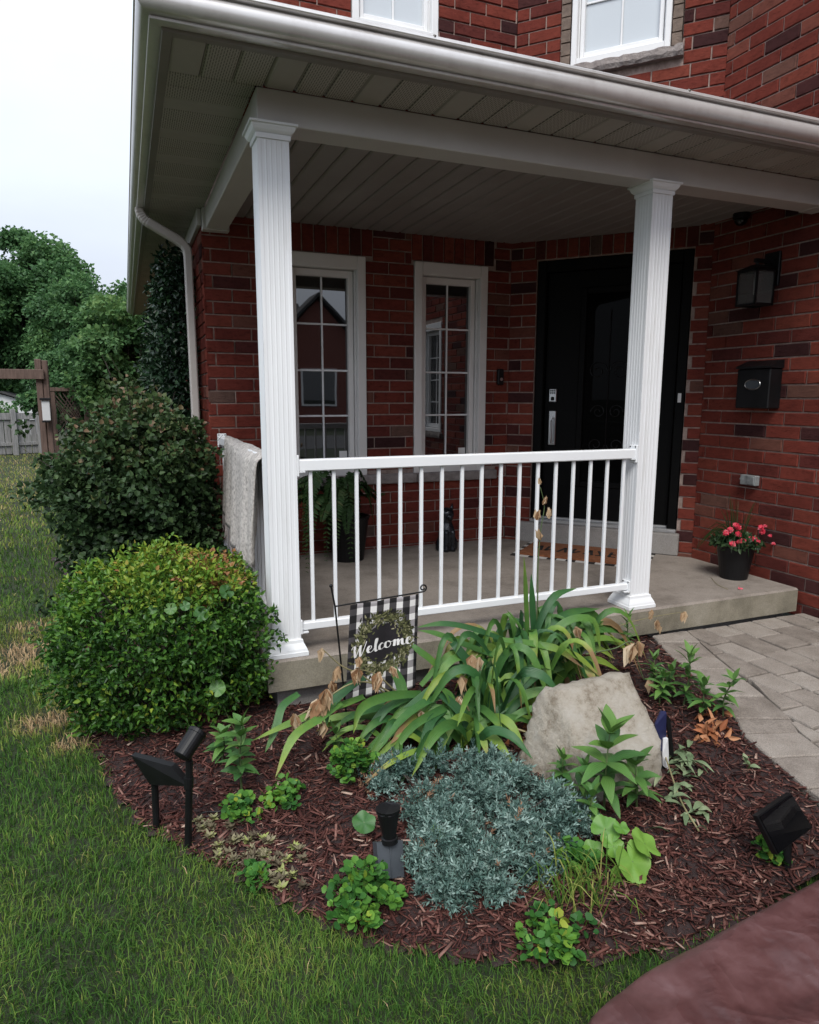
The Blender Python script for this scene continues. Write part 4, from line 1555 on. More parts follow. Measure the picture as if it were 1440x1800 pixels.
RY = 0.045
railing('white front railing between the two porch columns', (0.1355, RY), (2.0952, RY), 17, rel(0.948), rel(0.122))
railing('white side railing with the grey throw hanging over it', (0.06, 0.1475), (0.06, YW - .012), 17, rel(0.948), rel(0.122))

# ================================================================ THINGS ON THE PORCH AND WALLS
# --- throw over the side railing
bl = thing('throw_blanket', 'grey knitted throw with fringe draped over the side railing', 'blanket', (0.06, 0.9, rel(0.95)))
y0b, y1b = 0.20, 1.52
ny, ns = 40, 44
prof = []
zt = rel(0.948)
# cross-section: short tail on the porch side, over the rail, long drop outside
path = [(0.104, zt - .28), (0.100, zt - .15), (0.098, zt - .03), (0.092, zt + .006), (0.06, zt + .012), (0.027, zt + .006), (0.014, zt - .03), (0.006, zt - .2), (-0.002, zt - .36), (-0.006, zt - .50)]
ctr = catmull([np.array(p) for p in path], ns)
V = np.zeros((ny, ns, 3))
for i in range(ny):
    t = i / (ny - 1)
    for j in range(ns):
        q = j / (ns - 1)
        drop = max(0, q - 0.4) / 0.6
        end_z = -0.16 * math.sin(math.pi * 0.9 * t + .3) * drop + 0.10 * drop * t
        wave = (0.024 * math.sin(6.0 * t * math.pi + 1.0 + 1.2 * drop) + 0.014 * math.sin(13.0 * t * math.pi + 2 * drop)) * drop ** .7 + 0.006 * math.sin(21 * t + 3 * q)
        gather = (y1b - y0b) * 0.10 * drop * (0.5 - t)
        V[i, j] = (ctr[j, 0] - abs(wave) - 0.010 * drop, y0b + (y1b - y0b) * t + gather, ctr[j, 1] + end_z + (0.003 * math.sin(14 * t) if q < .6 else 0))
mb = MB()
mb.add(V.reshape(-1, 3), [(i * ns + j, i * ns + j + 1, (i + 1) * ns + j + 1, (i + 1) * ns + j) for i in range(ny - 1) for j in range(ns - 1)])
cl_ = mb.build('cloth', 'blanket', bl, smooth=True)
md = cl_.modifiers.new('thick', 'SOLIDIFY'); md.thickness = 0.006; md.offset = 0
mb = MB()
for k in range(70):
    t = k / 69 * (ny - 1)
    i = min(int(t), ny - 2)
    P0 = V[i, -1] * (1 - (t - i)) + V[i + 1, -1] * (t - i)
    ln = random.uniform(.09, .14)
    mb.tube([P0 + np.array([0, 0, .004]), P0 + np.array([random.uniform(-.006, 0), random.uniform(-.006, .006), -ln * .5]), P0 + np.array([random.uniform(-.012, .0), random.uniform(-.012, .012), -ln])], [.003, .0026, .0016], 4)
fr = mb.build('fringe', 'fringe', bl); fr['kind'] = 'stuff'

# --- wall lantern
lp = onx(1352, 478, XR)
yl = 0.42
lan = thing('wall_lantern', 'black box lantern with clear glass on the right brick wall', 'lantern', (XR - 0.02, yl, rel(2.08)))
mb = MB(); mb.bevbox(XR - .022, XR + .0, yl - .06, yl + .06, rel(1.97), rel(2.19), .004); mb.build('back_plate', 'black_metal', lan)
xc = XR - 0.15
mb = MB(); mb.box(xc - .02, XR - .02, yl - .012, yl + .012, rel(2.115), rel(2.14)); mb.tube([(xc, yl, rel(2.13)), (xc, yl, rel(2.085))], .012, 8); mb.build('arm', 'black_metal', lan)
mb = MB()
for (a, b) in ((-1, -1), (-1, 1), (1, -1), (1, 1)):
    mb.box(xc + a * .075 - .006, xc + a * .075 + .006, yl + b * .075 - .006, yl + b * .075 + .006, rel(1.84), rel(2.06))
for z in (1.836, 2.05):
    for a in (-1, 1):
        mb.box(xc - .081, xc + .081, yl + a * .075 - .007, yl + a * .075 + .007, rel(z), rel(z + .014))
        mb.box(xc + a * .075 - .007, xc + a * .075 + .007, yl - .068, yl + .068, rel(z), rel(z + .014))
mb.build('cage', 'black_metal', lan)
mb = MB()
mb.add([(xc - .092, yl - .092, rel(2.064)), (xc + .092, yl - .092, rel(2.064)), (xc + .092, yl + .092, rel(2.064)), (xc - .092, yl + .092, rel(2.064)), (xc - .025, yl - .025, rel(2.10)), (xc + .025, yl - .025, rel(2.10)), (xc + .025, yl + .025, rel(2.10)), (xc - .025, yl + .025, rel(2.10))],
       [(0, 3, 2, 1), (4, 5, 6, 7), (0, 1, 5, 4), (1, 2, 6, 5), (2, 3, 7, 6), (3, 0, 4, 7)])
mb.build('cap', 'black_metal', lan)
for a in (-1, 1):
    mb = MB(); mb.box(xc - .069, xc + .069, yl + a * .075 - .0015, yl + a * .075 + .0015, rel(1.85), rel(2.05)); mb.build('pane', 'glass_lamp', lan)
    mb = MB(); mb.box(xc + a * .075 - .0015, xc + a * .075 + .0015, yl - .069, yl + .069, rel(1.85), rel(2.05)); mb.build('pane', 'glass_lamp', lan)
mb = MB(); mb.lathe([(.002, -.14), (.012, -.138), (.014, -.06), (.012, -.02), (.012, 0)], 12, (xc, yl, rel(2.05))); mb.build('bulb', 'white_paint', lan, smooth=True)

# --- letter box
ml = thing('letter_box', 'black metal letter box with oval emblem on the right wall', 'mailbox', (XR - .02, .40, rel(1.3)))
ya, yb_ = 0.275, 0.545
mb = MB(); mb.bevbox(XR - .115, XR - .002, ya, yb_, rel(1.165), rel(1.43), .006)
mb.build('body', 'black_plastic', ml)
mb = MB()
mb.prism([(XR - .125, rel(1.432)), (XR - .002, rel(1.432)), (XR - .002, rel(1.487)), (XR - .02, rel(1.487)), (XR - .125, rel(1.445))], 'y', ya - .008, yb_ + .008)
mb.build('lid', 'black_plastic', ml)
mb = MB()
ctr_ = [(XR - .1155, .41 + .062 * math.cos(t), rel(1.325) + .034 * math.sin(t)) for t in np.linspace(0, 2 * math.pi, 33)]
mb.tube(ctr_, .0032, 6, caps=False)
em = mb.build('emblem_rim', 'chrome', ml)
mb = MB()
mb.add([(XR - .1165, .41 + .06 * math.cos(t), rel(1.325) + .032 * math.sin(t)) for t in np.linspace(0, 2 * math.pi, 32, endpoint=False)], [tuple(range(32))])
mb.add([(XR - .115, .41 + .06 * math.cos(t), rel(1.325) + .032 * math.sin(t)) for t in np.linspace(0, 2 * math.pi, 32, endpoint=False)], [tuple(range(32))])
part(mb.build('emblem', 'grey_plastic', ml), 'dark oval badge with a bright rim')

# --- outlet box
ob = thing('outlet_box', 'small grey metal outlet cover above the flower pot', 'outlet', (XR - .02, .45, rel(.66)))
mb = MB(); mb.bevbox(XR - .045, XR - .001, .385, .515, rel(.63), rel(.70), .004); mb.build('cover', 'grey_box', ob)
mb = MB(); mb.bevbox(XR - .052, XR - .044, .392, .448, rel(.637), rel(.693), .003); mb.build('flap', 'grey_box', ob)
mb = MB(); mb.tube([(XR - .03, .512, rel(.668)), (XR - .03, .528, rel(.668))], .007, 8); mb.build('conduit_stub', 'grey_box', ob)

# --- doorbell
db = ony(878, 663, YW)
dbl = thing('doorbell', 'slim black doorbell on the brick beside the right window', 'doorbell', (db[0], YW - .01, db[2]))
mb = MB(); mb.bevbox(db[0] - .03, db[0] + .026, YW - .036, YW - .001, db[2] - .065, db[2] + .068, .008); mb.build('body', 'black_plastic', dbl)
mb = MB(); mb.tube([(db[0], YW - .037, db[2] - .018), (db[0], YW - .039, db[2] - .018)], .013, 16); mb.build('button', 'chrome', dbl)

# --- ceiling camera
cp_ = onz(1303, 385, rel(2.45))
sc = thing('security_camera', 'small black dome camera under the porch ceiling near the lantern', 'camera', (cp_[0], cp_[1], rel(2.48)))
mb = MB(); mb.lathe([(.055, 0), (.055, -.03), (.048, -.035)], 20, (cp_[0], cp_[1], rel(2.486))); mb.build('mount', 'black_plastic', sc)
mb = MB(); mb.lathe([(.045, -.034), (.042, -.055), (.03, -.072), (.012, -.08)], 20, (cp_[0], cp_[1], rel(2.486))); mb.build('dome', 'panel_glass', sc, smooth=True)


# --- flower pot by the right wall
def pot(parent, c, r_top, r_bot, h, mat='black_plastic'):
    mb = MB()
    mb.lathe([(r_bot, 0), (r_bot + .004, .004), (r_top * .97, h - .02), (r_top, h - .018), (r_top + .004, h - .004), (r_top, h), (r_top - .012, h), (r_top - .016, h - .03)], 28, c)
    return mb.build('pot', mat, parent, smooth=False)


fpc = np.array([3.245, 0.33, FZ])
fp = thing('flower_pot', 'black pot of pink begonias on the porch step by the brick wall', 'potted plant', fpc)
pot(fp, fpc, 0.125, 0.085, 0.235)
n = 420
ang = rng.uniform(0, 2 * np.pi, n); rr = np.sqrt(rng.uniform(0, 1, n)) * 0.155
P = fpc + np.stack([rr * np.cos(ang), rr * np.sin(ang), 0.225 + rng.uniform(0, .085, n) * (1 - (rr / .2) ** 2)], 1)
out = np.stack([np.cos(ang) * .8, np.sin(ang) * .8, np.full(n, .5)], 1)
foliage('leaves', P, out, rng.uniform(.025, .05, n), rng.uniform(.02, .038, n), 'begonia', fp, rng.uniform(0, 1, n))
for (px, py) in ((1284, 932), (1297, 928), (1298, 940), (1300, 954), (1288, 957), (1294, 924), (1306, 952), (1338, 928), (1340, 935), (1331, 954), (1327, 950), (1354, 942), (1360, 956), (1276, 937), (1322, 948), (1345, 925), (1366, 955), (1310, 958)):
    Pc = ony(px, py, 0.22 if py > 938 else 0.28)
    big = 0.024 if px < 1345 else 0.014
    k = 16
    a = np.linspace(0, 4 * np.pi, k, endpoint=False) + random.random()
    tow_c = norm(CAM - Pc) * .8 + np.array([0, 0, .5])
    e1 = norm(np.cross(tow_c, [0, 0, 1])); e2 = np.cross(norm(tow_c), e1)
    out = np.cos(a)[:, None] * e1 + np.sin(a)[:, None] * e2 + norm(tow_c) * np.repeat([.3, 1.0], k // 2)[:, None]
    Vv = leaf_verts(np.repeat(Pc[None], k, 0), out, norm(out * .2 + norm(tow_c) + rng.normal(0, .2, (k, 3))), big * rng.uniform(.8, 1.1, k), big * .95, shape=(.7, .8))
    soup('flower', Vv, LEAF_F, 'pink', fp, rng.uniform(0, 1, k))
mb = MB()
for k in range(34):
    a = random.uniform(0, 6.28)
    d = np.array([math.cos(a), math.sin(a), 0]) * random.uniform(.02, .05)
    h = random.uniform(.18, .36) if k < 14 else random.uniform(.06, .16)
    sp = random.uniform(.02, .09) if k < 14 else random.uniform(.16, .24)
    base = fpc + d + np.array([0, .0, .22])
    tip = base + norm(np.array([d[0] - (.05 if k >= 14 else 0), d[1], 0]) + 1e-6) * sp + np.array([0, 0, h if k < 14 else h - .1])
    mid = (base + tip) / 2 + np.array([0, 0, .05 if k < 14 else .12])
    mb.tube(catmull([base, mid, tip], 6), [.0036, .0034, .003, .0024, .0018, .001], 4)
mb.build('grass_spikes', 'fern', fp)['kind'] = 'stuff'

# --- fern in a black pot behind the left column
fc = np.array([0.93, 1.83, FZ])
fern = thing('potted_fern', 'leafy fern in a black pot under the left window', 'potted plant', fc)
pot(fern, fc, 0.165, 0.115, 0.34)
for k in range(34):
    a = math.pi + rng.normal(0, 1.0) if k < 24 else random.uniform(0, 6.28)
    L = random.uniform(.4, .72)
    if math.cos(a) > .2: L *= .5
    dirv = np.array([math.cos(a), math.sin(a) * .45 - .12, 0])
    base = fc + np.array([random.uniform(-.05, .02), random.uniform(-.05, .05), .31])
    hgt = random.uniform(.15, .42)
    drop = random.uniform(-.1, .42)
    cp = catmull([base, base + dirv * L * .4 + np.array([0, 0, hgt]), base + dirv * L * .8 + np.array([0, 0, hgt * .75]), base + dirv * L + np.array([0, 0, hgt * .4 - drop])], 22)
    cp[:, 1] = np.minimum(cp[:, 1], YW - .06)
    t = np.linspace(.06, 1, 44)
    Pl = np.stack([np.interp(t, np.linspace(0, 1, 22), cp[:, c]) for c in range(3)], 1)
    tg = norm(np.gradient(Pl, axis=0))
    sd_ = norm(np.cross(tg, [0, 0, 1]))
    Ps = np.concatenate([Pl, Pl]); dirs = np.concatenate([sd_ + tg * .45, -sd_ + tg * .45]) + rng.normal(0, .08, (88, 3)) - np.array([0, 0, .15])
    w = np.concatenate([np.sin(np.pi * (t * .88 + .1)) ** .7] * 2)
    nr = np.concatenate([np.cross(sd_, tg)] * 2)
    Vv = leaf_verts(Ps, dirs, nr + rng.normal(0, .15, nr.shape), .062 * w + .006, .017 * w + .004, fold=.1)
    Vv[:, :, 1] = np.minimum(Vv[:, :, 1], YW - .012)
    soup('frond', Vv, LEAF_F, 'fern', fern, np.clip(rng.normal(.5, .25, 88) * .5 + random.random() * .5, 0, 1))

# --- glazed statue of a sitting animal
sc_ = np.array([1.765, 1.84, FZ])
sta = thing('animal_statue', 'glossy black sitting animal statue against the brick below the windows', 'statue', sc_)
mb = MB()
prof = [(.062, 0), (.07, .01), (.066, .03), (.06, .06), (.066, .10), (.07, .14), (.06, .19), (.045, .225), (.04, .24), (.05, .26), (.058, .29), (.055, .32), (.035, .345), (.01, .352)]
mb.lathe(prof, 22, sc_)
for sx_ in (-1, 1):
    mb.lathe([(.02, 0), (.026, .006), (.024, .025), (.016, .05), (.018, .10), (.022, .15), (.012, .18)], 12, sc_ + np.array([sx_ * .028, -.055, 0]))       # forelegs
    mb.lathe([(.03, 0), (.045, .02), (.045, .07), (.025, .11)], 12, sc_ + np.array([sx_ * .05, .0, 0]))                                                      # haunches
    e0 = sc_ + np.array([sx_ * .034, 0, .325])
    mb.tube([e0, e0 + np.array([sx_ * .01, 0, .03]), e0 + np.array([sx_ * .014, 0, .058])], [.02, .014, .002], 8)                                               # ears
mb.tube([sc_ + np.array([0, -.03, .285]), sc_ + np.array([0, -.065, .278]), sc_ + np.array([0, -.078, .275])], [.035, .024, .012], 10)                          # muzzle
mb.build('body', 'statue', sta, smooth=True)

# --- rug and coir mat before the door
mc = np.array([2.42, 1.28])
ud, nd2 = Ud[:2], Nd[:2]
# the mat lies along the step
m0 = (A + (B - A) * 0.5) + nd2 * 0.36
rug = thing('plaid_rug', 'black and white checked rug lying under the doormat', 'rug', (*m0, FZ + .002))


def slab_rect(mb, c, u, n, hu, hn, z0, z1):
    ps = [c + u * a * hu + n * b * hn for a, b in ((-1, -1), (1, -1), (1, 1), (-1, 1))]
    mb.add([(*p, z0) for p in ps] + [(*p, z1) for p in ps], [(0, 3, 2, 1), (4, 5, 6, 7), (0, 1, 5, 4), (1, 2, 6, 5), (2, 3, 7, 6), (3, 0, 4, 7)])


nu_, nn_ = 14, 8
bk, wh = MB(), MB()
for i in range(nu_):
    for j in range(nn_):
        c = m0 + ud * ((i + .5) / nu_ - .5) * 1.02 + nd2 * ((j + .5) / nn_ - .5) * .56
        slab_rect(wh if (i + j) % 2 == 0 else bk, c, ud, nd2, .51 / nu_ , .28 / nn_ , FZ + .001, FZ + .006)
bk.build('black_checks', 'black_fibre', rug); wh.build('white_checks', 'white_fibre', rug)
mat_ = thing('doormat', 'rust brown coir doormat with black lettering before the front door', 'doormat', (*m0, FZ + .006))
mb = MB(); slab_rect(mb, m0, ud, nd2, .46, .24, FZ + .006, FZ + .022); mb.build('mat', 'coir', mat_)
# worn black lettering: short heavy strokes, too far to read
mb = MB()
ux = -0.38
while ux < .38:
    for (a0, b0, a1, b1) in random.choice([((0, -.08, 0, .08), (0, .08, .05, .0)), ((0, -.08, .05, .08), (.0, .08, .05, .07)), ((0, -.08, .0, .08), (0, .08, .05, .08), (0, 0, .04, 0)), ((0, .08, .03, -.08), (.03, -.08, .06, .08))]):
        p = m0 + ud * (ux + a0) + nd2 * b0; q = m0 + ud * (ux + a1) + nd2 * b1
        d_ = norm(q - p); s_ = np.array([-d_[1], d_[0]]) * .011
        mb.add([(*(p - s_), FZ + .0225), (*(q - s_), FZ + .0225), (*(q + s_), FZ + .0225), (*(p + s_), FZ + .0225), (*(p - s_), FZ + .0245), (*(q - s_), FZ + .0245), (*(q + s_), FZ + .0245), (*(p + s_), FZ + .0245)],
               [(0, 3, 2, 1), (4, 5, 6, 7), (0, 1, 5, 4), (1, 2, 6, 5), (2, 3, 7, 6), (3, 0, 4, 7)])
    ux += random.uniform(.085, .11)
mb.build('lettering', 'black_fibre', mat_)

# ================================================================ FLAG
FY = -0.36
fb = bed_pt(616, 1262)
fb = np.array([ony(614, 1275, FY)[0], FY, float(bedz(ony(614, 1275, FY)[0], FY)) - .04])
stand = thing('flag_stand', 'thin black metal garden flag stand leaning in the bed', 'flag stand', fb)
p_top, p_arm = ony(582, 1030, FY), ony(589, 1066, FY)
mb = MB(); mb.tube([fb, p_arm, p_top], .0042, 8); mb.build('stake', 'black_metal', stand)
mb = MB(); mb.lathe([(.002, -.008), (.007, -.004), (.008, 0), (.007, .005), (.002, .008)], 10, p_top); mb.build('finial', 'black_metal', stand, smooth=True)
a1, a2 = ony(610, 1062.5, FY), ony(733, 1042, FY)
axd = norm(a2 - a1)
scr = [p_arm, a1, a2, a2 + axd * .022]
cs = a2 + axd * .030 + np.array([0, 0, .018])
for k in range(16):
    t = k / 15
    an = -math.pi / 2 + t * 2 * math.pi * 1.2
    scr.append(cs + np.array([math.cos(an) * (.018 - .011 * t), 0, math.sin(an) * (.018 - .011 * t)]))
mb = MB(); mb.tube(catmull(scr, 60), .0036, 8); mb.build('arm', 'black_metal', stand)
# flag cloth
fl = thing('garden_flag', 'black and white plaid garden flag reading Welcome inside a leaf wreath', 'flag', (a1 + a2) / 2)
TL, TR = ony(615, 1063, FY), ony(736, 1044, FY)
FW_ = float(np.linalg.norm(TR - TL)); FH = FW_ * 1.36
ex = norm(TR - TL); ez = np.array([-0.055, 0, -1.0]); ez = norm(ez)


def flag_pt(u, v, off=0.0):
    """u 0..1 across, v 0..1 down, off towards the viewer"""
    wv = 0.010 * math.sin(u * 7 + 1.2 * v + .4) * v + 0.004 * math.sin(u * 15 + 2)
    skew = ex * (FW_ * (u - .02 * v * (1 - 2 * u)))
    return TL + skew + ez * FH * v + np.array([0, -wv - off - 0.004, 0])


nu, nv = 34, 40
mb = MB()
mb.add([flag_pt(i / nu, j / nv) for j in range(nv + 1) for i in range(nu + 1)], [(j * (nu + 1) + i, j * (nu + 1) + i + 1, (j + 1) * (nu + 1) + i + 1, (j + 1) * (nu + 1) + i) for j in range(nv) for i in range(nu)])
me = bpy.data.meshes.new('cloth'); me.from_pydata(mb.v, [], mb.f)
uvl = me.uv_layers.new(name='UVMap')
for lp_ in me.loops:
    vi = lp_.vertex_index
    uvl.data[lp_.index].uv = ((vi % (nu + 1)) / nu, (vi // (nu + 1)) / nv)
clo = link('cloth', me, 'plaid', fl, smooth=True)
md = clo.modifiers.new('thick', 'SOLIDIFY'); md.thickness = 0.0012; md.offset = 0
mb = MB()
disc = [flag_pt(.50 + .30 * r_ * math.cos(t), .45 + .20 * r_ * math.sin(t), .0022) for r_ in (0.0001, .34, .67, 1.0) for t in np.linspace(0, 2 * math.pi, 36, endpoint=False)]
mb.add(disc, [(a * 36 + k, a * 36 + (k + 1) % 36, (a + 1) * 36 + (k + 1) % 36, (a + 1) * 36 + k) for a in range(3) for k in range(36)])
mb.build('black_roundel', 'print_black', fl)
n = 900
t = rng.uniform(0, 2 * np.pi, n); rr = rng.normal(.32, .045, n)
pu, pv = .50 + rr * 1.08 * np.cos(t), .45 + rr * .80 * np.sin(t)
Pw = np.array([flag_pt(float(np.clip(a, .03, .97)), float(b), .0028 + .0003 * (k % 7)) for k, (a, b) in enumerate(zip(pu, pv))])
ta = t + rng.normal(.9, .7, n)
dw = np.cos(ta)[:, None] * ex + np.sin(ta)[:, None] * ez
Vw = leaf_verts(Pw, dw, np.repeat(np.array([[0, -1.0, 0]]), n, 0) + rng.normal(0, .04, (n, 3)), rng.uniform(.014, .028, n), rng.uniform(.006, .010, n), fold=.0, droop=0)
soup('wreath', Vw, LEAF_F, 'wreath', fl, rng.uniform(0, 1, n))
# Welcome in brush script: centre lines, drawn as ribbons
STROKES = [
    [(0, .62), (.05, .78), (.12, .74), (.13, .4), (.17, .08), (.27, .5), (.34, .75), (.33, .4), (.37, .06), (.48, .5), (.56, .95)],                    # W
    [(.60, .32), (.72, .42), (.74, .56), (.66, .58), (.61, .38), (.66, .18), (.78, .22), (.86, .40)],                                                 # e
    [(.84, .34), (.95, .70), (.97, .95), (.91, .90), (.89, .4), (.93, .16), (1.02, .24)],                                                             # l
    [(1.20, .50), (1.14, .58), (1.05, .42), (1.08, .20), (1.20, .22), (1.28, .36)],                                                                   # c
    [(1.40, .58), (1.30, .52), (1.29, .26), (1.40, .16), (1.49, .34), (1.44, .55), (1.40, .56), (1.50, .48), (1.58, .52)],                             # o
    [(1.58, .54), (1.63, .56), (1.62, .18), (1.67, .48), (1.74, .57), (1.76, .2), (1.81, .48), (1.88, .57), (1.90, .25), (1.98, .20), (2.06, .34)],       # m
    [(2.05, .34), (2.17, .42), (2.19, .56), (2.11, .58), (2.06, .38), (2.11, .18), (2.24, .18), (2.36, .42)],                                         # e
]
mb = MB()
for q_, stt in enumerate(STROKES):
    cp = catmull([np.array(p) for p in stt], 9 * len(stt))
    tg = norm(np.gradient(cp, axis=0))
    vs = []
    for k, (p, d) in enumerate(zip(cp, tg)):
        wd = (.014 + .034 * max(0, -d[1]) ** 1.2) * (1.0 if 0 < k < len(cp) - 1 else .4)
        nn2 = np.array([-d[1], d[0]]) * wd
        for sgn in (-1, 1):
            x_, y_ = p + nn2 * sgn
            u_ = .045 + x_ / 2.36 * .90
            v_ = .475 - (y_ - .4) * .165 - (u_ - .5) * .05
            vs.append(flag_pt(u_, v_, .0058 + .0003 * q_))
    mb.add(vs, [(2 * k, 2 * k + 1, 2 * k + 3, 2 * k + 2) for k in range(len(cp) - 1)])
part(mb.build('lettering', 'print_white', fl), 'white brush script word Welcome')

# ================================================================ BOULDER
rk = np.array([1.10, -1.0, 0.0]); rk[2] = float(bedz(rk[0], rk[1]))
planes = [((-.04, -.60, .80), .178), ((.04, 1, .10), .175), ((-.95, -.16, .26), .235), ((.985, -.14, .06), .235), ((.02, -1, .10), .235),
          ((.70, -.70, .10), .285), ((-.64, -.76, .10), .275), ((0, 0, -1), .2), ((-.05, .2, .98), .285)]
import bmesh
bm = bmesh.new()
bmesh.ops.create_icosphere(bm, subdivisions=5, radius=1)
for v in bm.verts:
    d = np.array(v.co)
    r_ = min(dd_ / max(1e-3, float(np.dot(norm(np.array(n_)), d))) for n_, dd_ in planes if float(np.dot(norm(np.array(n_)), d)) > .02)
    nz_ = float(smooth_noise2(d[0] * 3 + d[2] * 2, d[1] * 3 - d[2], 5, 1.6)) - .5
    nz2 = float(smooth_noise2(d[0] * 3 + d[2] * 2.7, d[1] * 3 - d[2] * 2.2, 9, 6)) - .5
    nz3 = float(smooth_noise2(d[0] * 3 + d[2] * 3.1, d[1] * 3 - d[2] * 2.9, 19, 15)) - .5
    r_ = .88 * r_ * (1 + .035 * nz_ + .05 * nz2 + .026 * nz3)
    v.co = Vector(d * r_ * np.array([1.0, 0.98, 1.0]))
me = bpy.data.meshes.new('boulder'); bm.to_mesh(me); bm.free()
bo = link('boulder', me, 'rock', None, True, (rk[0], rk[1], rk[2] + .10))
tag(bo, 'large tan limestone boulder with a flat sloping face in the bed', 'boulder')

# blue and white ornament tucked against the boulder
oc = bed_pt(1166, 1352)
orn = thing('garden_ornament', 'small dark blue and white painted ornament tucked beside the boulder', 'ornament', oc)


def curved_plate(name, px, mat, Y, label=None, th=.012):
    mb = MB()
    fr_ = [ony(a, b, Y) for a, b in px]
    n_ = len(fr_)
    ce = sum(fr_) / n_
    fr_ = [p + np.array([0, -.012, 0]) * (1 if k % 2 else .3) for k, p in enumerate(fr_)]
    mb.add(fr_ + [p + np.array([.004, th, 0]) for p in fr_], [tuple(range(n_)), tuple(range(n_, 2 * n_))] + [(k, (k + 1) % n_, n_ + (k + 1) % n_, n_ + k) for k in range(n_)])
    o = mb.build(name, mat, orn)
    if label: part(o, label)


oy = oc[1]
curved_plate('blue_panel', [(1162, 1251), (1168, 1250), (1170, 1300), (1164, 1322), (1152, 1312), (1149, 1298), (1152, 1274)], 'blue_paint', oy)
curved_plate('white_panel', [(1165, 1298), (1171, 1296), (1175, 1325), (1172, 1352), (1164, 1345), (1161, 1325)], 'white_paint', oy - .006)
curved_plate('black_panel', [(1168, 1251), (1175, 1262), (1181, 1300), (1182, 1330), (1176, 1326), (1172, 1290)], 'black_plastic', oy + .006)
curved_plate('grey_foot', [(1150, 1318), (1162, 1324), (1163, 1350), (1158, 1358), (1151, 1350)], 'grey_plastic', oy + .004)

# ================================================================ GARDEN LIGHTS
# left: solar tray and spotlight on two stakes
b1, b2 = bed_pt(275, 1457), bed_pt(329, 1491)
gl = thing('solar_spotlight', 'black solar spotlight with tray panel on two stakes at the lawn edge', 'garden light', (b1 + b2) / 2, 'solar garden lights')
Y1, Y2 = b1[1], b2[1]
t1 = ony(272, 1378, Y1); t2 = ony(333, 1338, Y2)
mb = MB(); mb.tube([b1 - np.array([0, 0, .05]), t1 + np.array([0, 0, .004])], .0125, 10); mb.build('stake', 'black_plastic', gl)
mb = MB(); mb.tube([b2 - np.array([0, 0, .05]), t2], .012, 10)
mb.tube([ony(331.5, 1385, Y2), ony(332, 1366, Y2)], .016, 10)
mb.build('stake', 'black_plastic', gl)
pc = [ony(238, 1322, Y1 + .03), ony(309, 1341, Y2 + .06), ony(338, 1376, Y2), ony(271, 1373, Y1 - .01)]
pn = norm(np.cross(pc[1] - pc[0], pc[3] - pc[0]))
if pn[2] < 0: pn = -pn
mb = MB()
lowp = [p - pn * .022 for p in pc]
mb.add(lowp + pc, [(0, 1, 2, 3), (0, 1, 5, 4), (1, 2, 6, 5), (2, 3, 7, 6), (3, 0, 4, 7), (4, 5, 6, 7)])
tr = mb.build('panel_tray', 'black_plastic', gl)
ce = sum(pc) / 4
mb = MB(); q4 = [ce + (p - ce) * .9 + pn * .0015 for p in pc]; mb.add(q4 + [p + pn * .002 for p in q4], [(0, 1, 2, 3), (4, 5, 6, 7), (0, 1, 5, 4), (1, 2, 6, 5), (2, 3, 7, 6), (3, 0, 4, 7)])
mb.build('solar_cell', 'panel_glass', tr)
h0, h1 = ony(318, 1331, Y2 - .015), ony(349, 1284, Y2 + .035)
hd_ = norm(h1 - h0)
mb = MB()
pp = [h0, h0 + hd_ * .004, h0 + (h1 - h0) * .85, h0 + (h1 - h0) * .86, h1 - hd_ * .004, h1, h1 - hd_ * .012]
mb.tube(pp, [.026, .030, .031, .033, .033, .030, .027], 22)
hdp = mb.build('lamp_head', 'black_metal', gl)
part(hdp, 'dark cylindrical lamp head tilted up')
mb = MB(); mb.tube([h0 + (h1 - h0) * .4 - np.array([0, 0, .03]), ony(332, 1345, Y2)], .011, 8); mb.build('bracket', 'black_plastic', gl)
# its cable
cb = [bed_pt(332, 1480), bed_pt(352, 1437), bed_pt(385, 1432), bed_pt(420, 1424), bed_pt(390, 1436), bed_pt(360, 1441)]
mb = MB(); mb.tube(catmull([p + np.array([0, 0, .012]) for p in cb], 40), .003, 6)
cbl = mb.build('light_cable', 'black_plastic'); tag(cbl, 'thin black cable looped on the mulch behind the left spotlight', 'cable')

# middle: cup shade over a grey battery box
mb_ = bed_pt(688, 1545)
ml_ = thing('garden_light', 'small black cup garden light with grey battery box beside the juniper', 'garden light', mb_, 'solar garden lights')
Ym = mb_[1]
c0, c1 = ony(685, 1478, Ym + .03), ony(682, 1420, Ym + .04)
ax = norm(c1 - c0)
mb = MB()
mb.tube([c0 - ax * .004, c0 + ax * .012, c0 + ax * .014, c0 + (c1 - c0) * .3, c1 - ax * .012, c1 - ax * .010, c1, c1 - ax * .02], [.026, .026, .021, .024, .036, .0385, .039, .034], 24)
mb.build('cup', 'black_plastic', ml_)
q = [ony(662, 1481, Ym + .03), ony(708, 1477, Ym + .03), ony(711, 1542, Ym - .02), ony(667, 1546, Ym - .02)]
bn = norm(np.cross(q[1] - q[0], q[3] - q[0]))
if bn[1] > 0: bn = -bn
mb = MB(); mb.add([p - bn * .035 for p in q] + q, [(0, 3, 2, 1), (4, 5, 6, 7), (0, 1, 5, 4), (1, 2, 6, 5), (2, 3, 7, 6), (3, 0, 4, 7)])
bx_ = mb.build('battery_box', 'grey_plastic', ml_)
mb = MB()
r1 = [q[0] * .5 + q[1] * .5, q[3] * .5 + q[2] * .5]
mb.tube([r1[0] + bn * .001, r1[1] + bn * .001], .003, 6); mb.build('rib', 'grey_plastic', bx_)
mb = MB(); mb.tube([mb_ - np.array([0, 0, .06]), (q[2] + q[3]) / 2 - bn * .018], .01, 8); mb.build('stake', 'black_plastic', ml_)

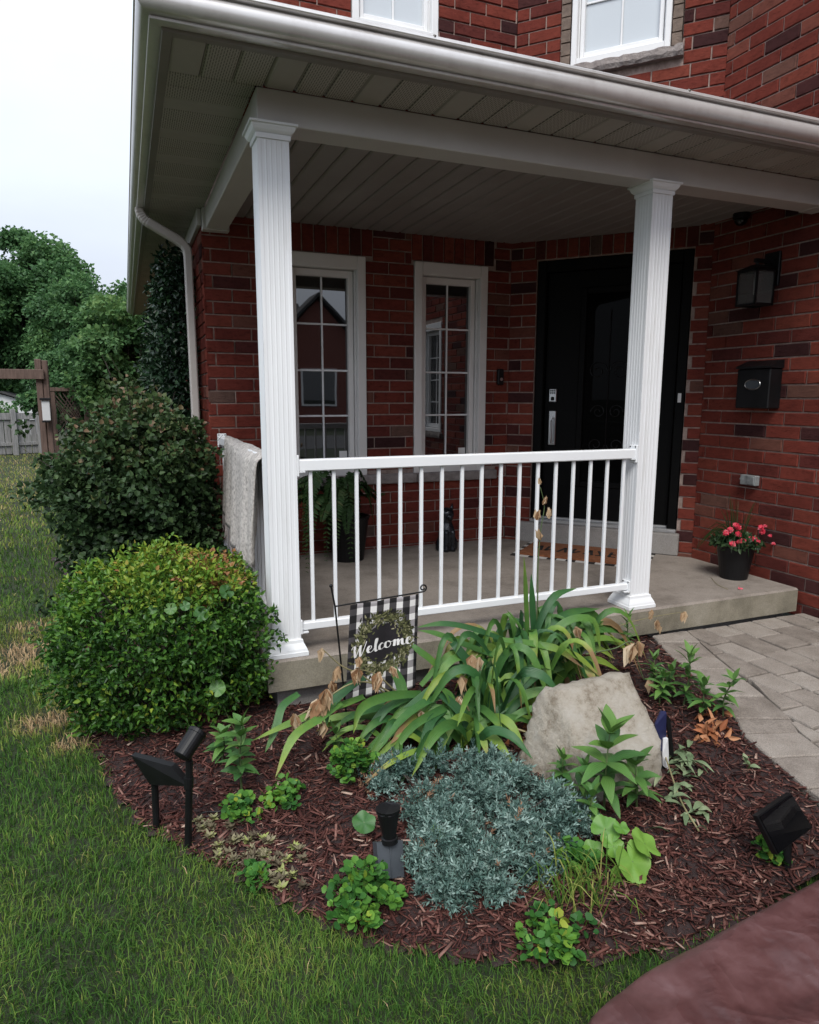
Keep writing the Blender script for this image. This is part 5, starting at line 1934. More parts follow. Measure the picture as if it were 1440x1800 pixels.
# right: diamond panel on a stake
b3 = onz(1386, 1550, 0.015)
gr_ = thing('solar_panel_stake', 'black diamond solar panel on a stake at the right bed edge', 'garden light', b3, 'solar garden lights')
Y3 = b3[1]
q = [ony(1331, 1435, Y3 + .0), ony(1391, 1394, Y3 + .055), ony(1429, 1455, Y3 + .035), ony(1366, 1503, Y3 - .025)]
pn = norm(np.cross(q[1] - q[0], q[3] - q[0]))
if pn[2] < 0: pn = -pn
mb = MB(); mb.add([p - pn * .016 for p in q] + q, [(0, 3, 2, 1), (4, 5, 6, 7), (0, 1, 5, 4), (1, 2, 6, 5), (2, 3, 7, 6), (3, 0, 4, 7)])
pt_ = mb.build('panel_tray', 'black_plastic', gr_)
ce = sum(q) / 4
mb = MB(); q4 = [ce + (p - ce) * .93 + pn * .001 for p in q]; mb.add(q4 + [p + pn * .002 for p in q4], [(0, 1, 2, 3), (4, 5, 6, 7), (0, 1, 5, 4), (1, 2, 6, 5), (2, 3, 7, 6), (3, 0, 4, 7)])
mb.build('solar_cell', 'panel_glass', pt_)
mb = MB(); mb.tube([b3 - np.array([0, 0, .05]), ce * .4 + (q[2] * .5 + q[3] * .5) * .6 - pn * .012], .0125, 10); mb.build('stake', 'black_plastic', gr_)

# ================================================================ COVERED OBJECT IN THE FOREGROUND
cx0, cx1, cy0, cy1, ch = 0.145, 2.3, -3.3, -2.005, 0.31
cv = thing('fabric_cover', 'faded maroon fabric cover over a low object in the lower right corner', 'cover', ((cx0 + cx1) / 2, (cy0 + cy1) / 2, 0))
nx_, ny_ = 110, 64
mb = MB()
vs = []
# a superellipse sheet: flat sagging top, rounded shoulders, skirt to the lawn
rings = [(0.0, 1)] + [(r__, 1) for r__ in np.linspace(.04, .90, 60)] + [(.935, .998), (.965, .985), (.985, .955), (.996, .90), (1.0, .80), (1.005, .5), (1.01, .25), (1.02, .0)]
nt = 320
cxm, cym = (cx0 + cx1) / 2, (cy0 + cy1) / 2
for (r_, h_) in rings:
    for k in range(nt):
        t = 2 * math.pi * k / nt
        c_, s_ = math.cos(t), math.sin(t)
        pw = 2 / 13.0
        x_ = math.copysign(abs(c_) ** pw, c_) * (cx1 - cx0) / 2 * r_
        y_ = math.copysign(abs(s_) ** pw, s_) * (cy1 - cy0) / 2 * r_
        # far edge runs slightly askew, as in the photo
        X_, Y_ = cxm + x_, cym + y_ + 0.105 * x_
        nzv = 1.3 * (float(smooth_noise2(X_, Y_, 11, 6)) - .5) + .9 * (float(smooth_noise2(X_ * .6 + Y_, Y_ - X_ * .4, 12, 15)) - .5)
        cr1 = 1 - abs(2 * float(smooth_noise2(X_ * .8 + Y_ * .9, Y_ * .5 - X_ * .35, 71, 9)) - 1)
        cr2 = 1 - abs(2 * float(smooth_noise2(X_ * .3 - Y_ * 1.2, Y_ * .3 + X_ * .9, 72, 6)) - 1)
        nzv += .5 * (cr1 ** 7 - .15) + .6 * (cr2 ** 9 - .12)
        zz = ch * h_ + (0.012 * nzv if h_ > .5 else 0) - 0.012 * (1 - r_ * r_)
        if h_ < .6:
            X_ += .012 * math.sin(t * 26); Y_ += .012 * math.sin(t * 31)
        vs.append((X_, Y_, max(zz, 0.002)))
fs = [(a * nt + k, a * nt + (k + 1) % nt, (a + 1) * nt + (k + 1) % nt, (a + 1) * nt + k) for a in range(1, len(rings) - 1) for k in range(nt)]
fs += [(0, nt + k, nt + (k + 1) % nt) for k in range(nt)]
mb.add(vs, fs)
mb.build('fabric', 'tarp', cv, smooth=True)

# ================================================================ PLANTS IN THE BED
def ribbon(name, pts, width, mat, parent, nhint=None, n=14, fold=0.18, twist=0.0, tip=0.30, base_w=0.75, tint0=0.0, tint1=0.35):
    cp = catmull(pts, n)
    tg = norm(np.gradient(cp, axis=0))
    if nhint is None:
        nhint = np.array([0, -0.6, 1.0])
    vs, tv, av = [], [], []
    for k, (p, d) in enumerate(zip(cp, tg)):
        t = k / (n - 1)
        nh = np.array(nhint, float)
        sd_ = np.cross(d, nh)
        if np.linalg.norm(sd_) < .05: sd_ = np.array([1.0, 0, 0])
        sd_ = norm(sd_)
        nn_v = np.cross(sd_, d)
        a = twist * t
        sd_, nn_v = sd_ * math.cos(a) + nn_v * math.sin(a), -sd_ * math.sin(a) + nn_v * math.cos(a)
        w = width * (base_w + (1 - base_w) * min(1, t / .35)) * min(1.0, ((1 - t) / tip) ** .75 if t > 1 - tip else 1.0)
        w = max(w, 0.0006)
        vs += [p - sd_ * w / 2 + nn_v * w * fold, p, p + sd_ * w / 2 + nn_v * w * fold]
        tv += [tint0 + (tint1 - tint0) * t ** 2] * 3
        av += [-1.0, 0.0, 1.0]
    me = bpy.data.meshes.new(name)
    fs = []
    for k in range(n - 1):
        for c in (0, 1):
            fs.append((k * 3 + c, k * 3 + c + 1, k * 3 + c + 4, k * 3 + c + 3))
    me.from_pydata([tuple(map(float, v)) for v in vs], [], fs)
    a = me.attributes.new('tint', 'FLOAT', 'POINT')
    a.data.foreach_set('value', np.array(tv, np.float32))
    a = me.attributes.new('across', 'FLOAT', 'POINT')
    a.data.foreach_set('value', np.array(av, np.float32))
    return link(name, me, mat, parent, True)


ic = np.array([0.78, -0.42, 0.04])
iris = thing('iris_clump', 'large clump of arching sword leaved iris below the railing', 'iris', ic)


def iris_leaf(px, ys, w, **kw):
    pts = [ony(a, b, y) for (a, b), y in zip(px, np.linspace(ys[0], ys[1], len(px)))]
    pts[0][2] = max(pts[0][2], 0.03)
    if 'root' in kw:
        kw.pop('root')
    return ribbon('leaf', pts, w, 'iris', iris, **kw)


KEY = [  # photo control points, depth at base and tip, width
    ([(640, 1225), (600, 1240), (520, 1268), (444, 1302)], (-.48, -.60), .036), ([(600, 1235), (561, 1264), (516, 1297), (484, 1367)], (-.55, -.75), .036),
    ([(525, 1220), (497, 1242), (485, 1280), (466, 1323)], (-.45, -.60), .034), ([(640, 1190), (607, 1214), (579, 1245), (575, 1276)], (-.48, -.60), .040),
    ([(740, 1220), (683, 1224), (634, 1245), (621, 1290)], (-.50, -.66), .044), ([(800, 1225), (763, 1228), (711, 1262), (669, 1315)], (-.50, -.72), .042),
    ([(805, 1235), (780, 1245), (718, 1283), (673, 1358)], (-.52, -.78), .040), ([(790, 1240), (757, 1270), (746, 1325), (761, 1389)], (-.58, -.84), .046),
    ([(775, 1220), (808, 1250), (826, 1285), (842, 1322)], (-.60, -.72), .044), ([(690, 1175), (704, 1200), (709, 1224), (706, 1250)], (-.42, -.50), .048),
    ([(795, 1130), (805, 1141), (839, 1186), (874, 1247)], (-.45, -.55), .040), ([(725, 1135), (735, 1144), (759, 1162), (790, 1197)], (-.40, -.45), .034),
    ([(900, 1130), (832, 1106), (780, 1097), (732, 1103)], (-.38, -.32), .034), ([(890, 1160), (820, 1135), (770, 1116), (735, 1108)], (-.40, -.34), .034),
    ([(820, 1300), (843, 1276), (884, 1245), (936, 1216)], (-.62, -.62), .046), ([(860, 1270), (884, 1231), (912, 1200), (942, 1178)], (-.58, -.60), .046),
    ([(926, 1165), (925, 1110), (922, 1040), (921, 978)], (-.40, -.40), .044), ([(940, 1165), (938, 1110), (936, 1060), (934, 1008)], (-.39, -.38), .036),
    ([(935, 1160), (945, 1100), (973, 1050), (1014, 1034)], (-.42, -.36), .042), ([(940, 1165), (965, 1105), (1000, 1078), (1055, 1070)], (-.42, -.36), .042),
    ([(945, 1165), (985, 1100), (1040, 1090), (1056, 1145)], (-.46, -.52), .044), ([(945, 1170), (1000, 1125), (1060, 1108), (1118, 1118)], (-.42, -.40), .036),
    ([(940, 1170), (1000, 1140), (1060, 1122), (1110, 1135)], (-.44, -.42), .036), ([(880, 1125), (940, 1133), (1010, 1152), (1056, 1190)], (-.50, -.60), .040),
    ([(880, 1250), (900, 1225), (925, 1200), (960, 1182)], (-.62, -.60), .046), ([(885, 1270), (905, 1240), (930, 1222), (952, 1215)], (-.66, -.64), .040),
    ([(925, 1150), (919, 1125), (911, 1100), (890, 1072)], (-.42, -.40), .030), ([(925, 1165), (915, 1132), (895, 1150), (878, 1180)], (-.46, -.52), .032),
    ([(860, 1150), (835, 1120), (815, 1118), (800, 1150)], (-.44, -.50), .034), ([(850, 1190), (880, 1165), (905, 1150), (920, 1120)], (-.48, -.46), .036),
    ([(760, 1200), (800, 1180), (850, 1190), (880, 1215)], (-.50, -.56), .034), ([(740, 1205), (775, 1165), (795, 1150), (830, 1160)], (-.44, -.46), .034),
    ([(850, 1260), (850, 1225), (865, 1190), (870, 1165)], (-.58, -.54), .038), ([(812, 1300), (800, 1260), (790, 1225), (770, 1205)], (-.64, -.60), .042),
    ([(700, 1260), (730, 1235), (760, 1210), (775, 1190)], (-.56, -.50), .038), ([(875, 1310), (880, 1280), (900, 1265), (945, 1260)], (-.68, -.66), .040),
    ([(640, 1300), (665, 1262), (690, 1240), (740, 1222)], (-.56, -.50), .040), ([(970, 1180), (1010, 1165), (1050, 1160), (1090, 1180)], (-.46, -.50), .036),
    ([(930, 1170), (990, 1150), (1040, 1170), (1055, 1195)], (-.50, -.56), .034), ([(950, 1160), (1010, 1105), (1070, 1100), (1120, 1140)], (-.40, -.36), .034),
    ([(770, 1300), (752, 1287), (742, 1310), (735, 1350)], (-.66, -.74), .036), ([(838, 1330), (836, 1300), (822, 1280), (800, 1275)], (-.70, -.66), .040),
]
for px, ys, w in KEY:
    iris_leaf(px, ys, w * random.uniform(.82, 1.0), tint1=random.choice([.2, .25, .3, .4]), twist=random.uniform(-.7, .7), nhint=np.array([random.uniform(-.4, .4), -0.8, random.uniform(.4, 1.0)]))
for k in range(165):                                    # the rest of the clump
    cx_, cy_ = random.choice([(.62, -.36), (.75, -.42), (.9, -.40), (1.05, -.30), (.45, -.40), (.85, -.52), (1.15, -.22), (1.25, -.25), (1.35, -.3), (1.2, -.4), (1.3, -.2), (1.05, -.5), (.7, -.5), (.8, -.6), (.65, -.58)])
    b = np.array([cx_ + random.gauss(0, .07), cy_ + random.gauss(0, .05), 0.0]); b[2] = float(bedz(b[0], b[1]))
    a = random.uniform(0, 6.28) if random.random() < .62 else random.gauss(-1.9, .9)
    L = random.uniform(.32, .56); up = random.uniform(.18, .42)
    if b[0] < .78: up = random.uniform(.10, .18); b[1] -= .08
    d = np.array([math.cos(a), math.sin(a) * (.7 if math.sin(a) < 0 else .35), 0])
    p1 = b + d * L * .3 + np.array([0, 0, up * .9]); p2 = b + d * L * .62 + np.array([0, 0, up]); p3 = b + d * L * .92 + np.array([0, 0, max(up * random.uniform(.1, .85), .03)])
    if random.random() < .22:                       # a kinked, fallen leaf
        p2 = p1 + d * L * .2 + np.array([0, 0, -.03]); p3 = p2 + d * L * .18 + np.array([random.uniform(-.05, .05), 0, -min(.2, p2[2] - .05)])
    for p in (p1, p2, p3):
        p[1] = min(p[1], -.05 - .0)
    ribbon('leaf', [b, p1, p2, p3], random.uniform(.022, .044), 'iris', iris, tint0=random.choice([0, 0, .1, .25]), tint1=random.choice([.2, .3, .35, .5, .75]), twist=random.uniform(-.9, .9), nhint=np.array([random.uniform(-.5, .5), -.7, random.uniform(.3, 1.0)]))


# dried flower stalks
def pod(P, size, parent, down=True, tint=None):
    k = 7
    a = np.linspace(0, 2 * np.pi, k, endpoint=False) + random.random()
    out = np.stack([np.cos(a) * .35, np.sin(a) * .35, np.full(k, -1.0 if down else 1.0)], 1) + rng.normal(0, .12, (k, 3))
    out[:, 0] += random.uniform(-.4, .4)
    nr = np.stack([np.cos(a), np.sin(a), np.full(k, .2)], 1)
    Vv = leaf_verts(np.repeat(P[None], k, 0) + nr * size * .1, out, nr + rng.normal(0, .3, (k, 3)), size * rng.uniform(.8, 1.15, k), size * rng.uniform(.4, .62, k), fold=-.35, droop=.3, shape=(.85, .5))
    base = .55 if tint is None else tint
    return soup('dried_flower', Vv, LEAF_F, 'dry_petal', parent, np.clip(rng.normal(base, .22, k), 0, 1))


def stalk(label, px, ys, pods, r=.0036, mat='dry_stem', down=True):
    pts = [ony(a, b, y) for (a, b), y in zip(px, np.linspace(ys[0], ys[1], len(px)))]
    t = thing('dried_iris_stalk', label, 'flower stalk', pts[0], 'spent iris stalks')
    mb = MB(); mb.tube(catmull(pts, 24), list(np.linspace(r * 1.3, r * .55, 24)), 6); mb.build('stem', mat, t, smooth=True)
    for (a, b, s) in pods:
        # nearest depth along the stalk
        i = int(np.argmin([abs(a - p[0]) + abs(b - p[1]) for p in px]))
        Y_ = np.linspace(ys[0], ys[1], len(px))[i]
        P_ = ony(a, b, Y_ - .008)
        pod(P_, s * 1.25, t, down, .68)
        if s > .05: pod(P_ + np.array([random.uniform(-.015, .015), -.004, -.02]), s * .8, t, down, .8)
    return t


stalk('dried iris stalk with papery pods leaning left over the bed, lowest of the left ones', [(700, 1225), (650, 1200), (610, 1205), (560, 1238), (518, 1262)], (-.5, -.62), [(562, 1228, .075), (575, 1212, .062), (517, 1256, .062), (570, 1270, .045)])
stalk('dried iris stalk whose pods hang just left of the flag pole', [(690, 1230), (640, 1190), (600, 1170), (566, 1140)], (-.46, -.5), [(566, 1140, .042), (595, 1172, .05), (583, 1198, .05)])
stalk('dried iris stalk with pods hanging before the plaid flag', [(720, 1240), (690, 1210), (660, 1185), (625, 1175)], (-.48, -.56), [(628, 1175, .055), (632, 1155, .042), (667, 1182, .062), (688, 1172, .045)])
stalk('dried iris stalk with a long tan pod chain in the middle of the clump', [(850, 1290), (825, 1250), (812, 1205), (832, 1160), (840, 1150)], (-.62, -.58), [(830, 1152, .06), (842, 1156, .05), (812, 1188, .062), (808, 1225, .075), (796, 1256, .055), (740, 1250, .03)])
stalk('dried iris stalk bending over the juniper in front of the boulder', [(905, 1280), (940, 1295), (960, 1330), (985, 1362), (1000, 1372)], (-.8, -.98), [(962, 1338, .06), (1000, 1360, .055), (955, 1312, .045)])
stalk('dried iris stalk trailing straight down beside the boulder', [(945, 1290), (958, 1330), (966, 1390), (975, 1430), (990, 1445)], (-.86, -1.06), [(967, 1395, .05), (985, 1430, .06), (970, 1418, .045)])
stalk('thin iris stalk rising in front of the railing with shrivelled flowers', [(940, 1160), (945, 1060), (946, 990), (951, 930), (957, 890), (950, 856)], (-.36, -.34), [(950, 852, .028), (955, 888, .035), (944, 915, .04), (965, 912, .04), (950, 950, .045)], .003, 'stem', False)
stalk('brown iris stalk lying against the slab edge under the right column', [(1040, 1125), (1090, 1100), (1145, 1085), (1205, 1075)], (-.2, -.12), [(1146, 1072, .045), (1156, 1090, .05), (1205, 1075, .05), (1160, 1100, .035)], .0025)
stalk('dried iris stalk with a crumpled tan flower above the boulder', [(1030, 1150), (1080, 1140), (1112, 1128), (1122, 1165), (1132, 1195)], (-.55, -.62), [(1113, 1130, .085), (1122, 1128, .06), (1140, 1196, .05), (1013, 1102, .05)], .003, 'stem')

# fallen brown iris leaves by the boulder
mb = MB()
P0 = bed_pt(915, 1300)
n = 26
P = np.array([bed_pt(float(rng.normal(920, 16)), float(rng.normal(1290, 16))) for _ in range(n)]) + np.array([0, 0, .03])
o = foliage('dead_iris_leaves', P, np.tile([0.2, -.6, .3], (n, 1)), rng.uniform(.05, .11, n), rng.uniform(.012, .025, n), 'orange_leaf', None, rng.uniform(0, .6, n))
tag(o, 'heap of shrivelled brown leaves at the left foot of the boulder', 'dead leaves', kind='stuff')
P = np.array([bed_pt(float(rng.normal(1248, 16)), float(rng.normal(1290, 12))) for _ in range(40)]) + np.array([0, 0, .02])
o = foliage('dead_leaves', P, np.tile([0.0, -.5, .35], (40, 1)), rng.uniform(.04, .075, 40), rng.uniform(.018, .032, 40), 'orange_leaf', None, rng.uniform(.1, 1, 40), fold=.4)
tag(o, 'patch of dead orange leaves on the mulch beside the walkway', 'dead leaves', kind='stuff')


# broad-leaved stems
def leafy_stem(name, label, cat, base, top, nodes, per, L, W, mat, group=None, droop=.25, spread=1.0, stem='stem'):
    base, top = np.array(base, float), np.array(top, float)
    t = thing(name, label, cat, base, group)
    mid = (base + top) / 2 + np.array([random.uniform(-.015, .015), random.uniform(-.015, .015), 0])
    mb = MB(); mb.tube(catmull([base - np.array([0, 0, .02]), mid, top], 10), list(np.linspace(.005, .002, 10)), 6); mb.build('stem', stem, t, smooth=True)
    cp = catmull([base, mid, top], 40)
    for k in range(nodes):
        q = (k + 1) / nodes
        P = cp[min(39, int(39 * (.15 + .85 * q)))]
        a0 = random.uniform(0, 6.28)
        for m_ in range(per):
            a = a0 + 2 * math.pi * m_ / per + random.uniform(-.3, .3)
            el = (.1 + .75 * q ** 3) + random.uniform(-.4, .4)
            d = np.array([math.cos(a) * math.cos(el), math.sin(a) * math.cos(el), math.sin(el)])
            ll = L * random.uniform(.55, 1.15) * (1 - .35 * abs(q - .6)) * spread
            p3 = P + d * ll - np.array([0, 0, droop * ll * (1 - q * .7)])
            pm = P + d * ll * .5 + np.array([0, 0, .02 * ll])
            ribbon('leaf', [P, pm, p3], W * random.uniform(.8, 1.1), mat, t, nhint=np.array([0, 0, 1.0]) + rng.normal(0, .15, 3), n=8, fold=.12, tip=.62, base_w=.25, tint0=.05 + .25 * q, tint1=.1 + .35 * q)
    return t


def stem_from_px(name, label, cat, pb, pt, nodes, per, L, W, mat, **kw):
    b = bed_pt(*pb)
    return leafy_stem(name, label, cat, b, ony(pt[0], pt[1], b[1] - .02), nodes, per, L, W, mat, **kw)


stem_from_px('leafy_weed', 'bright green leafy stem growing in front of the boulder', 'weed', (1062, 1428), (1072, 1290), 5, 5, .155, .058, 'broad', group='leafy weeds in the bed')
stem_from_px('leafy_weed', 'short leafy stem at the foot of the boulder, left of the tall one', 'weed', (1020, 1420), (1030, 1350), 4, 4, .085, .032, 'broad', group='leafy weeds in the bed')
stem_from_px('leafy_weed', 'leafy stem between the boulder and the walkway, the taller of two', 'weed', (1200, 1245), (1214, 1152), 6, 5, .105, .034, 'broad', group='leafy weeds in the bed')
stem_from_px('leafy_weed', 'leafy stem right at the paver edge, the smaller of two', 'weed', (1272, 1262), (1290, 1196), 5, 4, .09, .03, 'broad', group='leafy weeds in the bed')
stem_from_px('leafy_weed', 'low leafy tuft between the tall weed and the pavers', 'weed', (1175, 1235), (1180, 1180), 4, 5, .08, .028, 'broad', group='leafy weeds in the bed')
stem_from_px('lily_shoot', 'narrow leaved lily shoot at the slab edge under the right column', 'lily', (1102, 1150), (1104, 1085), 6, 5, .085, .014, 'broad', group='lily shoots')
stem_from_px('leafy_weed', 'dark leafy stem behind the left spotlight under the boxwood', 'weed', (425, 1390), (425, 1275), 6, 5, .10, .042, 'broad', group='leafy weeds in the bed')
stem_from_px('leafy_weed', 'second leafy stem left of the dark one under the boxwood', 'weed', (388, 1345), (392, 1290), 4, 5, .085, .036, 'broad', group='leafy weeds in the bed')
stem_from_px('leafy_weed', 'small sprig on bare mulch near the walkway edge', 'weed', (1310, 1352), (1312, 1338), 2, 3, .06, .022, 'pale_leaf', group='leafy weeds in the bed')
for (pb_, pt_, nn_n, L_, W_, lab_) in (
        ((1150, 1212), (1150, 1160), 4, .09, .03, 'leafy tuft between the iris clump and the walkway, nearest the slab'),
        ((1235, 1262), (1238, 1205), 4, .085, .03, 'leafy tuft between the two stems at the paver edge'),
        ((1120, 1420), (1118, 1345), 4, .11, .042, 'leafy stem against the right front corner of the boulder'),
        ((985, 1395), (990, 1335), 4, .08, .03, 'small leafy stem at the left front corner of the boulder'),
        ((1160, 1240), (1168, 1190), 4, .085, .03, 'leafy tuft just behind the boulder on the walkway side'),
        ((1040, 1455), (1042, 1400), 3, .085, .036, 'low leafy sprig between the boulder and the round leaves'),
        ((600, 1330), (590, 1290), 3, .07, .026, 'small leafy sprig beside the upright columbine')):
    stem_from_px('leafy_weed', lab_, 'weed', pb_, pt_, nn_n, 5, L_, W_, 'broad', group='leafy weeds in the bed')
# pulled weeds wilting on the mulch
wb = bed_pt(1180, 1400)
wl_ = thing('wilted_weed', 'pulled pale green weed wilting on the mulch right of the boulder', 'weed', wb)
mb = MB(); mb.tube(catmull([bed_pt(1228, 1470) + [0, 0, .02], bed_pt(1195, 1420) + [0, 0, .035], bed_pt(1165, 1345) + [0, 0, .06]], 12), .003, 6); mb.build('stem', 'dry_stem', wl_)
for k in range(58):
    q = random.random() ** 1.4
    px_, py_ = 1205 - 30 * q + random.gauss(0, 18), 1450 - 100 * q + random.gauss(0, 14)
    if k < 30: px_, py_ = random.gauss(1192, 18), random.gauss(1352, 14)
    P = bed_pt(px_, py_) + np.array([0, 0, random.uniform(.012, .05)])
    a = random.gauss(-.6, 1.0); ll = random.uniform(.04, .095)
    d = np.array([math.cos(a), math.sin(a), random.uniform(-.1, .15)])
    ribbon('leaf', [P, P + d * ll * .5 + np.array([0, 0, .006]), P + d * ll - np.array([0, 0, .012])], random.uniform(.014, .026), 'pale_leaf', wl_, nhint=np.array([0, 0, 1.0]) + rng.normal(0, .3, 3), n=7, fold=.2, tip=.6, base_w=.3)
# hollyhock rosette: large round scalloped leaves
hb = bed_pt(1092, 1500)
hh = thing('hollyhock_seedling', 'hollyhock seedling with large round bright green leaves in front of the boulder', 'plant', hb)


def round_leaf(P, r, nrm_, parent, stemfrom, mat='round_leaf', notch=True):
    nrm_ = norm(np.array(nrm_, float))
    e1 = norm(np.cross(nrm_, [0.3, 1, 0])); e2 = np.cross(nrm_, e1)
    n = 40
    ang0 = random.uniform(0, 6.28)
    vs, tv = [tuple(P)], [0.15]
    for rr_ in (.45, .8, 1.0):
        for k in range(n):
            t = 2 * math.pi * k / n
            lob = 1 + .045 * math.cos(5 * t) + .03 * math.cos(19 * t) * (rr_ > .7)
            if notch: lob *= 1 - .55 * math.exp(-((t - math.pi) / .22) ** 2)
            wv = .10 * math.cos(5 * t + .4) * rr_ ** 2 + .10 * rr_ ** 2
            p = P + (e1 * math.cos(t + ang0) + e2 * math.sin(t + ang0)) * r * rr_ * lob + nrm_ * r * (wv - .05)
            vs.append(tuple(p)); tv.append(.12 + .12 * rr_ + .08 * math.cos(5 * t))
    fs = [(0, 1 + k, 1 + (k + 1) % n) for k in range(n)]
    for a in range(2):
        fs += [(1 + a * n + k, 1 + (a + 1) * n + k, 1 + (a + 1) * n + (k + 1) % n, 1 + a * n + (k + 1) % n) for k in range(n)]
    me = bpy.data.meshes.new('leaf'); me.from_pydata([tuple(map(float, v)) for v in vs], [], fs)
    at = me.attributes.new('tint', 'FLOAT', 'POINT'); at.data.foreach_set('value', np.array(tv, np.float32))
    lf = link('leaf', me, mat, parent, True)
    mb = MB(); mb.tube([stemfrom, (np.array(stemfrom) + P) / 2 + np.array([0, 0, -.01]), P], .0026, 6); mb.build('leaf_stalk', 'stem', parent)
    return lf


for (px_, py_, z_, r_, nv_) in ((1112, 1515, .10, .062, (.1, -.75, .7)), (1134, 1484, .13, .052, (.35, -.45, .85)), (1064, 1458, .15, .046, (-.25, -.5, .85)), (1078, 1488, .12, .036, (-.1, -.6, .8)), (1042, 1496, .09, .036, (-.4, -.4, .9)), (1090, 1545, .05, .038, (.1, -.8, .6)), (1092, 1455, .17, .026, (0, -.3, .9))):
    P = onz(px_, py_, z_)
    round_leaf(P, r_, nv_, hh, hb + np.array([random.uniform(-.01, .01), 0, 0]))
# stray round leaves by the juniper
for (px_, py_, r_, lab) in ((640, 1450, .04, 'single dark round leaf on the mulch left of the cup light'), (768, 1467, .026, 'single yellow oval leaf lying on the juniper')):
    P = bed_pt(px_, py_)
    t_ = thing('stray_leaf_plant', lab, 'plant', P)
    top_ = P + np.array([0, 0, .06 if px_ < 700 else .13])
    round_leaf(onz(px_, py_ - 4, top_[2]), r_, (0, -.5, .9), t_, P, 'broad' if px_ < 700 else 'round_leaf', False)


# columbine clumps: many small rounded leaflets on thin stalks
def columbine(label, px, w, d, h, n, name='columbine', mat='columbine', L=.024):
    b = bed_pt(*px)
    t = thing(name, label, 'plant', b, 'columbine clumps')
    nc = max(6, n // 14)
    a = rng.uniform(0, 2 * np.pi, nc); r = np.sqrt(rng.uniform(0, 1, nc))
    C = b + np.stack([r * np.cos(a) * w, r * np.sin(a) * d, h * (.35 + .65 * (1 - r ** 2)) * rng.uniform(.55, 1.0, nc)], 1)
    P, dirs = clumps(C, np.full(nc, .030), 14, .45)
    out = dirs * np.array([1, 1, .35]) + np.array([0, -.1, .3])
    m_ = len(P)
    foliage('leaflets', P, out, rng.uniform(.7, 1.25, m_) * L, rng.uniform(.75, 1.2, m_) * L, mat, t, np.clip(np.repeat(rng.uniform(0.15, .85, nc), 14) + rng.normal(0, .14, m_), 0, 1), spread=.35, upbias=1.0, shape=(.72, .95), droop=.05, fold=.12)
    mb = MB()
    for c in C[::2]:
        mb.tube([b + np.array([random.uniform(-.01, .01), random.uniform(-.01, .01), -.01]), (b + c) / 2 + np.array([0, 0, .01]), c], .0014, 4)
    mb.build('stalks', 'stem', t)
    return t


columbine('upright columbine clump between the flag and the juniper', (620, 1375), .075, .06, .20, 420)
columbine('low spreading columbine on the mulch right of the left spotlight', (425, 1435), .07, .06, .06, 160)
columbine('small yellow green columbine under the drooping iris leaf', (500, 1410), .06, .06, .08, 150)
columbine('columbine clump at the lawn edge below the cup light', (635, 1605), .095, .085, .15, 420)
columbine('columbine sprawling at the lawn edge right of the juniper', (975, 1660), .09, .08, .10, 220)
columbine('small columbine beside the grass tuft right of the juniper', (1015, 1530), .05, .05, .10, 110)
columbine('small columbine shoots hidden under the right solar panel', (1345, 1505), .04, .04, .05, 70)
columbine('tiny seedlings near the brown groundcover at the lawn edge', (455, 1545), .05, .04, .035, 60)

# creeping blue juniper
jb = bed_pt(850, 1500)
jun = thing('juniper', 'low blue green creeping juniper spreading over the mulch', 'shrub', jb)
JP = np.array([bed_pt(a, b)[:2] for a, b in ((640, 1385), (690, 1352), (790, 1350), (880, 1358), (950, 1390), (1000, 1425), (1035, 1450), (1015, 1490), (985, 1535), (945, 1580), (870, 1595), (800, 1605), (735, 1590), (708, 1550), (718, 1470), (690, 1430))])
lo, hi = JP.min(0), JP.max(0)
pts = rng.uniform(lo, hi, (1900, 2))
pts = pts[in_poly(pts[:, 0], pts[:, 1], JP)]
pts = pts[smooth_noise2(pts[:, 0], pts[:, 1], 25, 9.0) > .36][:460]                   # branch tips
mcl = len(pts)
dj = seg_dist(pts[:, 0], pts[:, 1], np.vstack([JP, JP[:1]]))
lump = smooth_noise2(pts[:, 0], pts[:, 1], 21, 8.0)
hz = .015 + .145 * np.clip(dj / .10, 0.15, 1) ** .6 * (.05 + 1.0 * lump) * rng.uniform(.45, 1.1, mcl)
Cc = np.stack([pts[:, 0], pts[:, 1], bedz(pts[:, 0], pts[:, 1]) + hz], 1)
lead = norm(np.stack([rng.normal(0, .55, mcl), rng.normal(-.3, .5, mcl), np.full(mcl, .6)], 1))
SP = 10
n = mcl * SP
off = norm(rng.normal(0, 1, (n, 3)))
Pb = np.repeat(Cc, SP, 0) + off * rng.uniform(.004, .026, (n, 1)) + np.repeat(lead, SP, 0) * rng.uniform(-.03, .02, (n, 1))
grow = norm(np.repeat(lead, SP, 0) * .9 + off * .9 + rng.normal(0, .2, (n, 3)))
lump = np.repeat(lump, SP)
cl_tint = np.repeat(rng.normal(0, .16, mcl), SP)
K = 11
tk = np.tile(np.linspace(0, 1, K), (n, 1))
Ls = rng.uniform(.026, .048, n)
ph = rng.uniform(0, 6.28, (n, 1)) + np.arange(K) * 2.4
e1 = norm(np.cross(grow, rng.normal(0, 1, (n, 3)))); e2 = np.cross(grow, e1)
Pn = Pb[:, None] + grow[:, None] * (tk * Ls[:, None])[:, :, None]
dn = (np.cos(ph)[..., None] * e1[:, None] + np.sin(ph)[..., None] * e2[:, None]) * .8 + grow[:, None] * (.55 + .6 * tk)[..., None]
Pn, dn = Pn.reshape(-1, 3), dn.reshape(-1, 3)
tj = np.repeat(np.clip(.45 + .25 * (lump - .5) + cl_tint + rng.normal(0, .12, n), 0, .96), K) + np.tile(np.linspace(-.18, .22, K), n)
tj = np.clip(tj, 0, .97)
tj[np.repeat(np.repeat(rng.uniform(0, 1, mcl) < .02, SP) | (rng.uniform(0, 1, n) < .008), K)] = 1.0
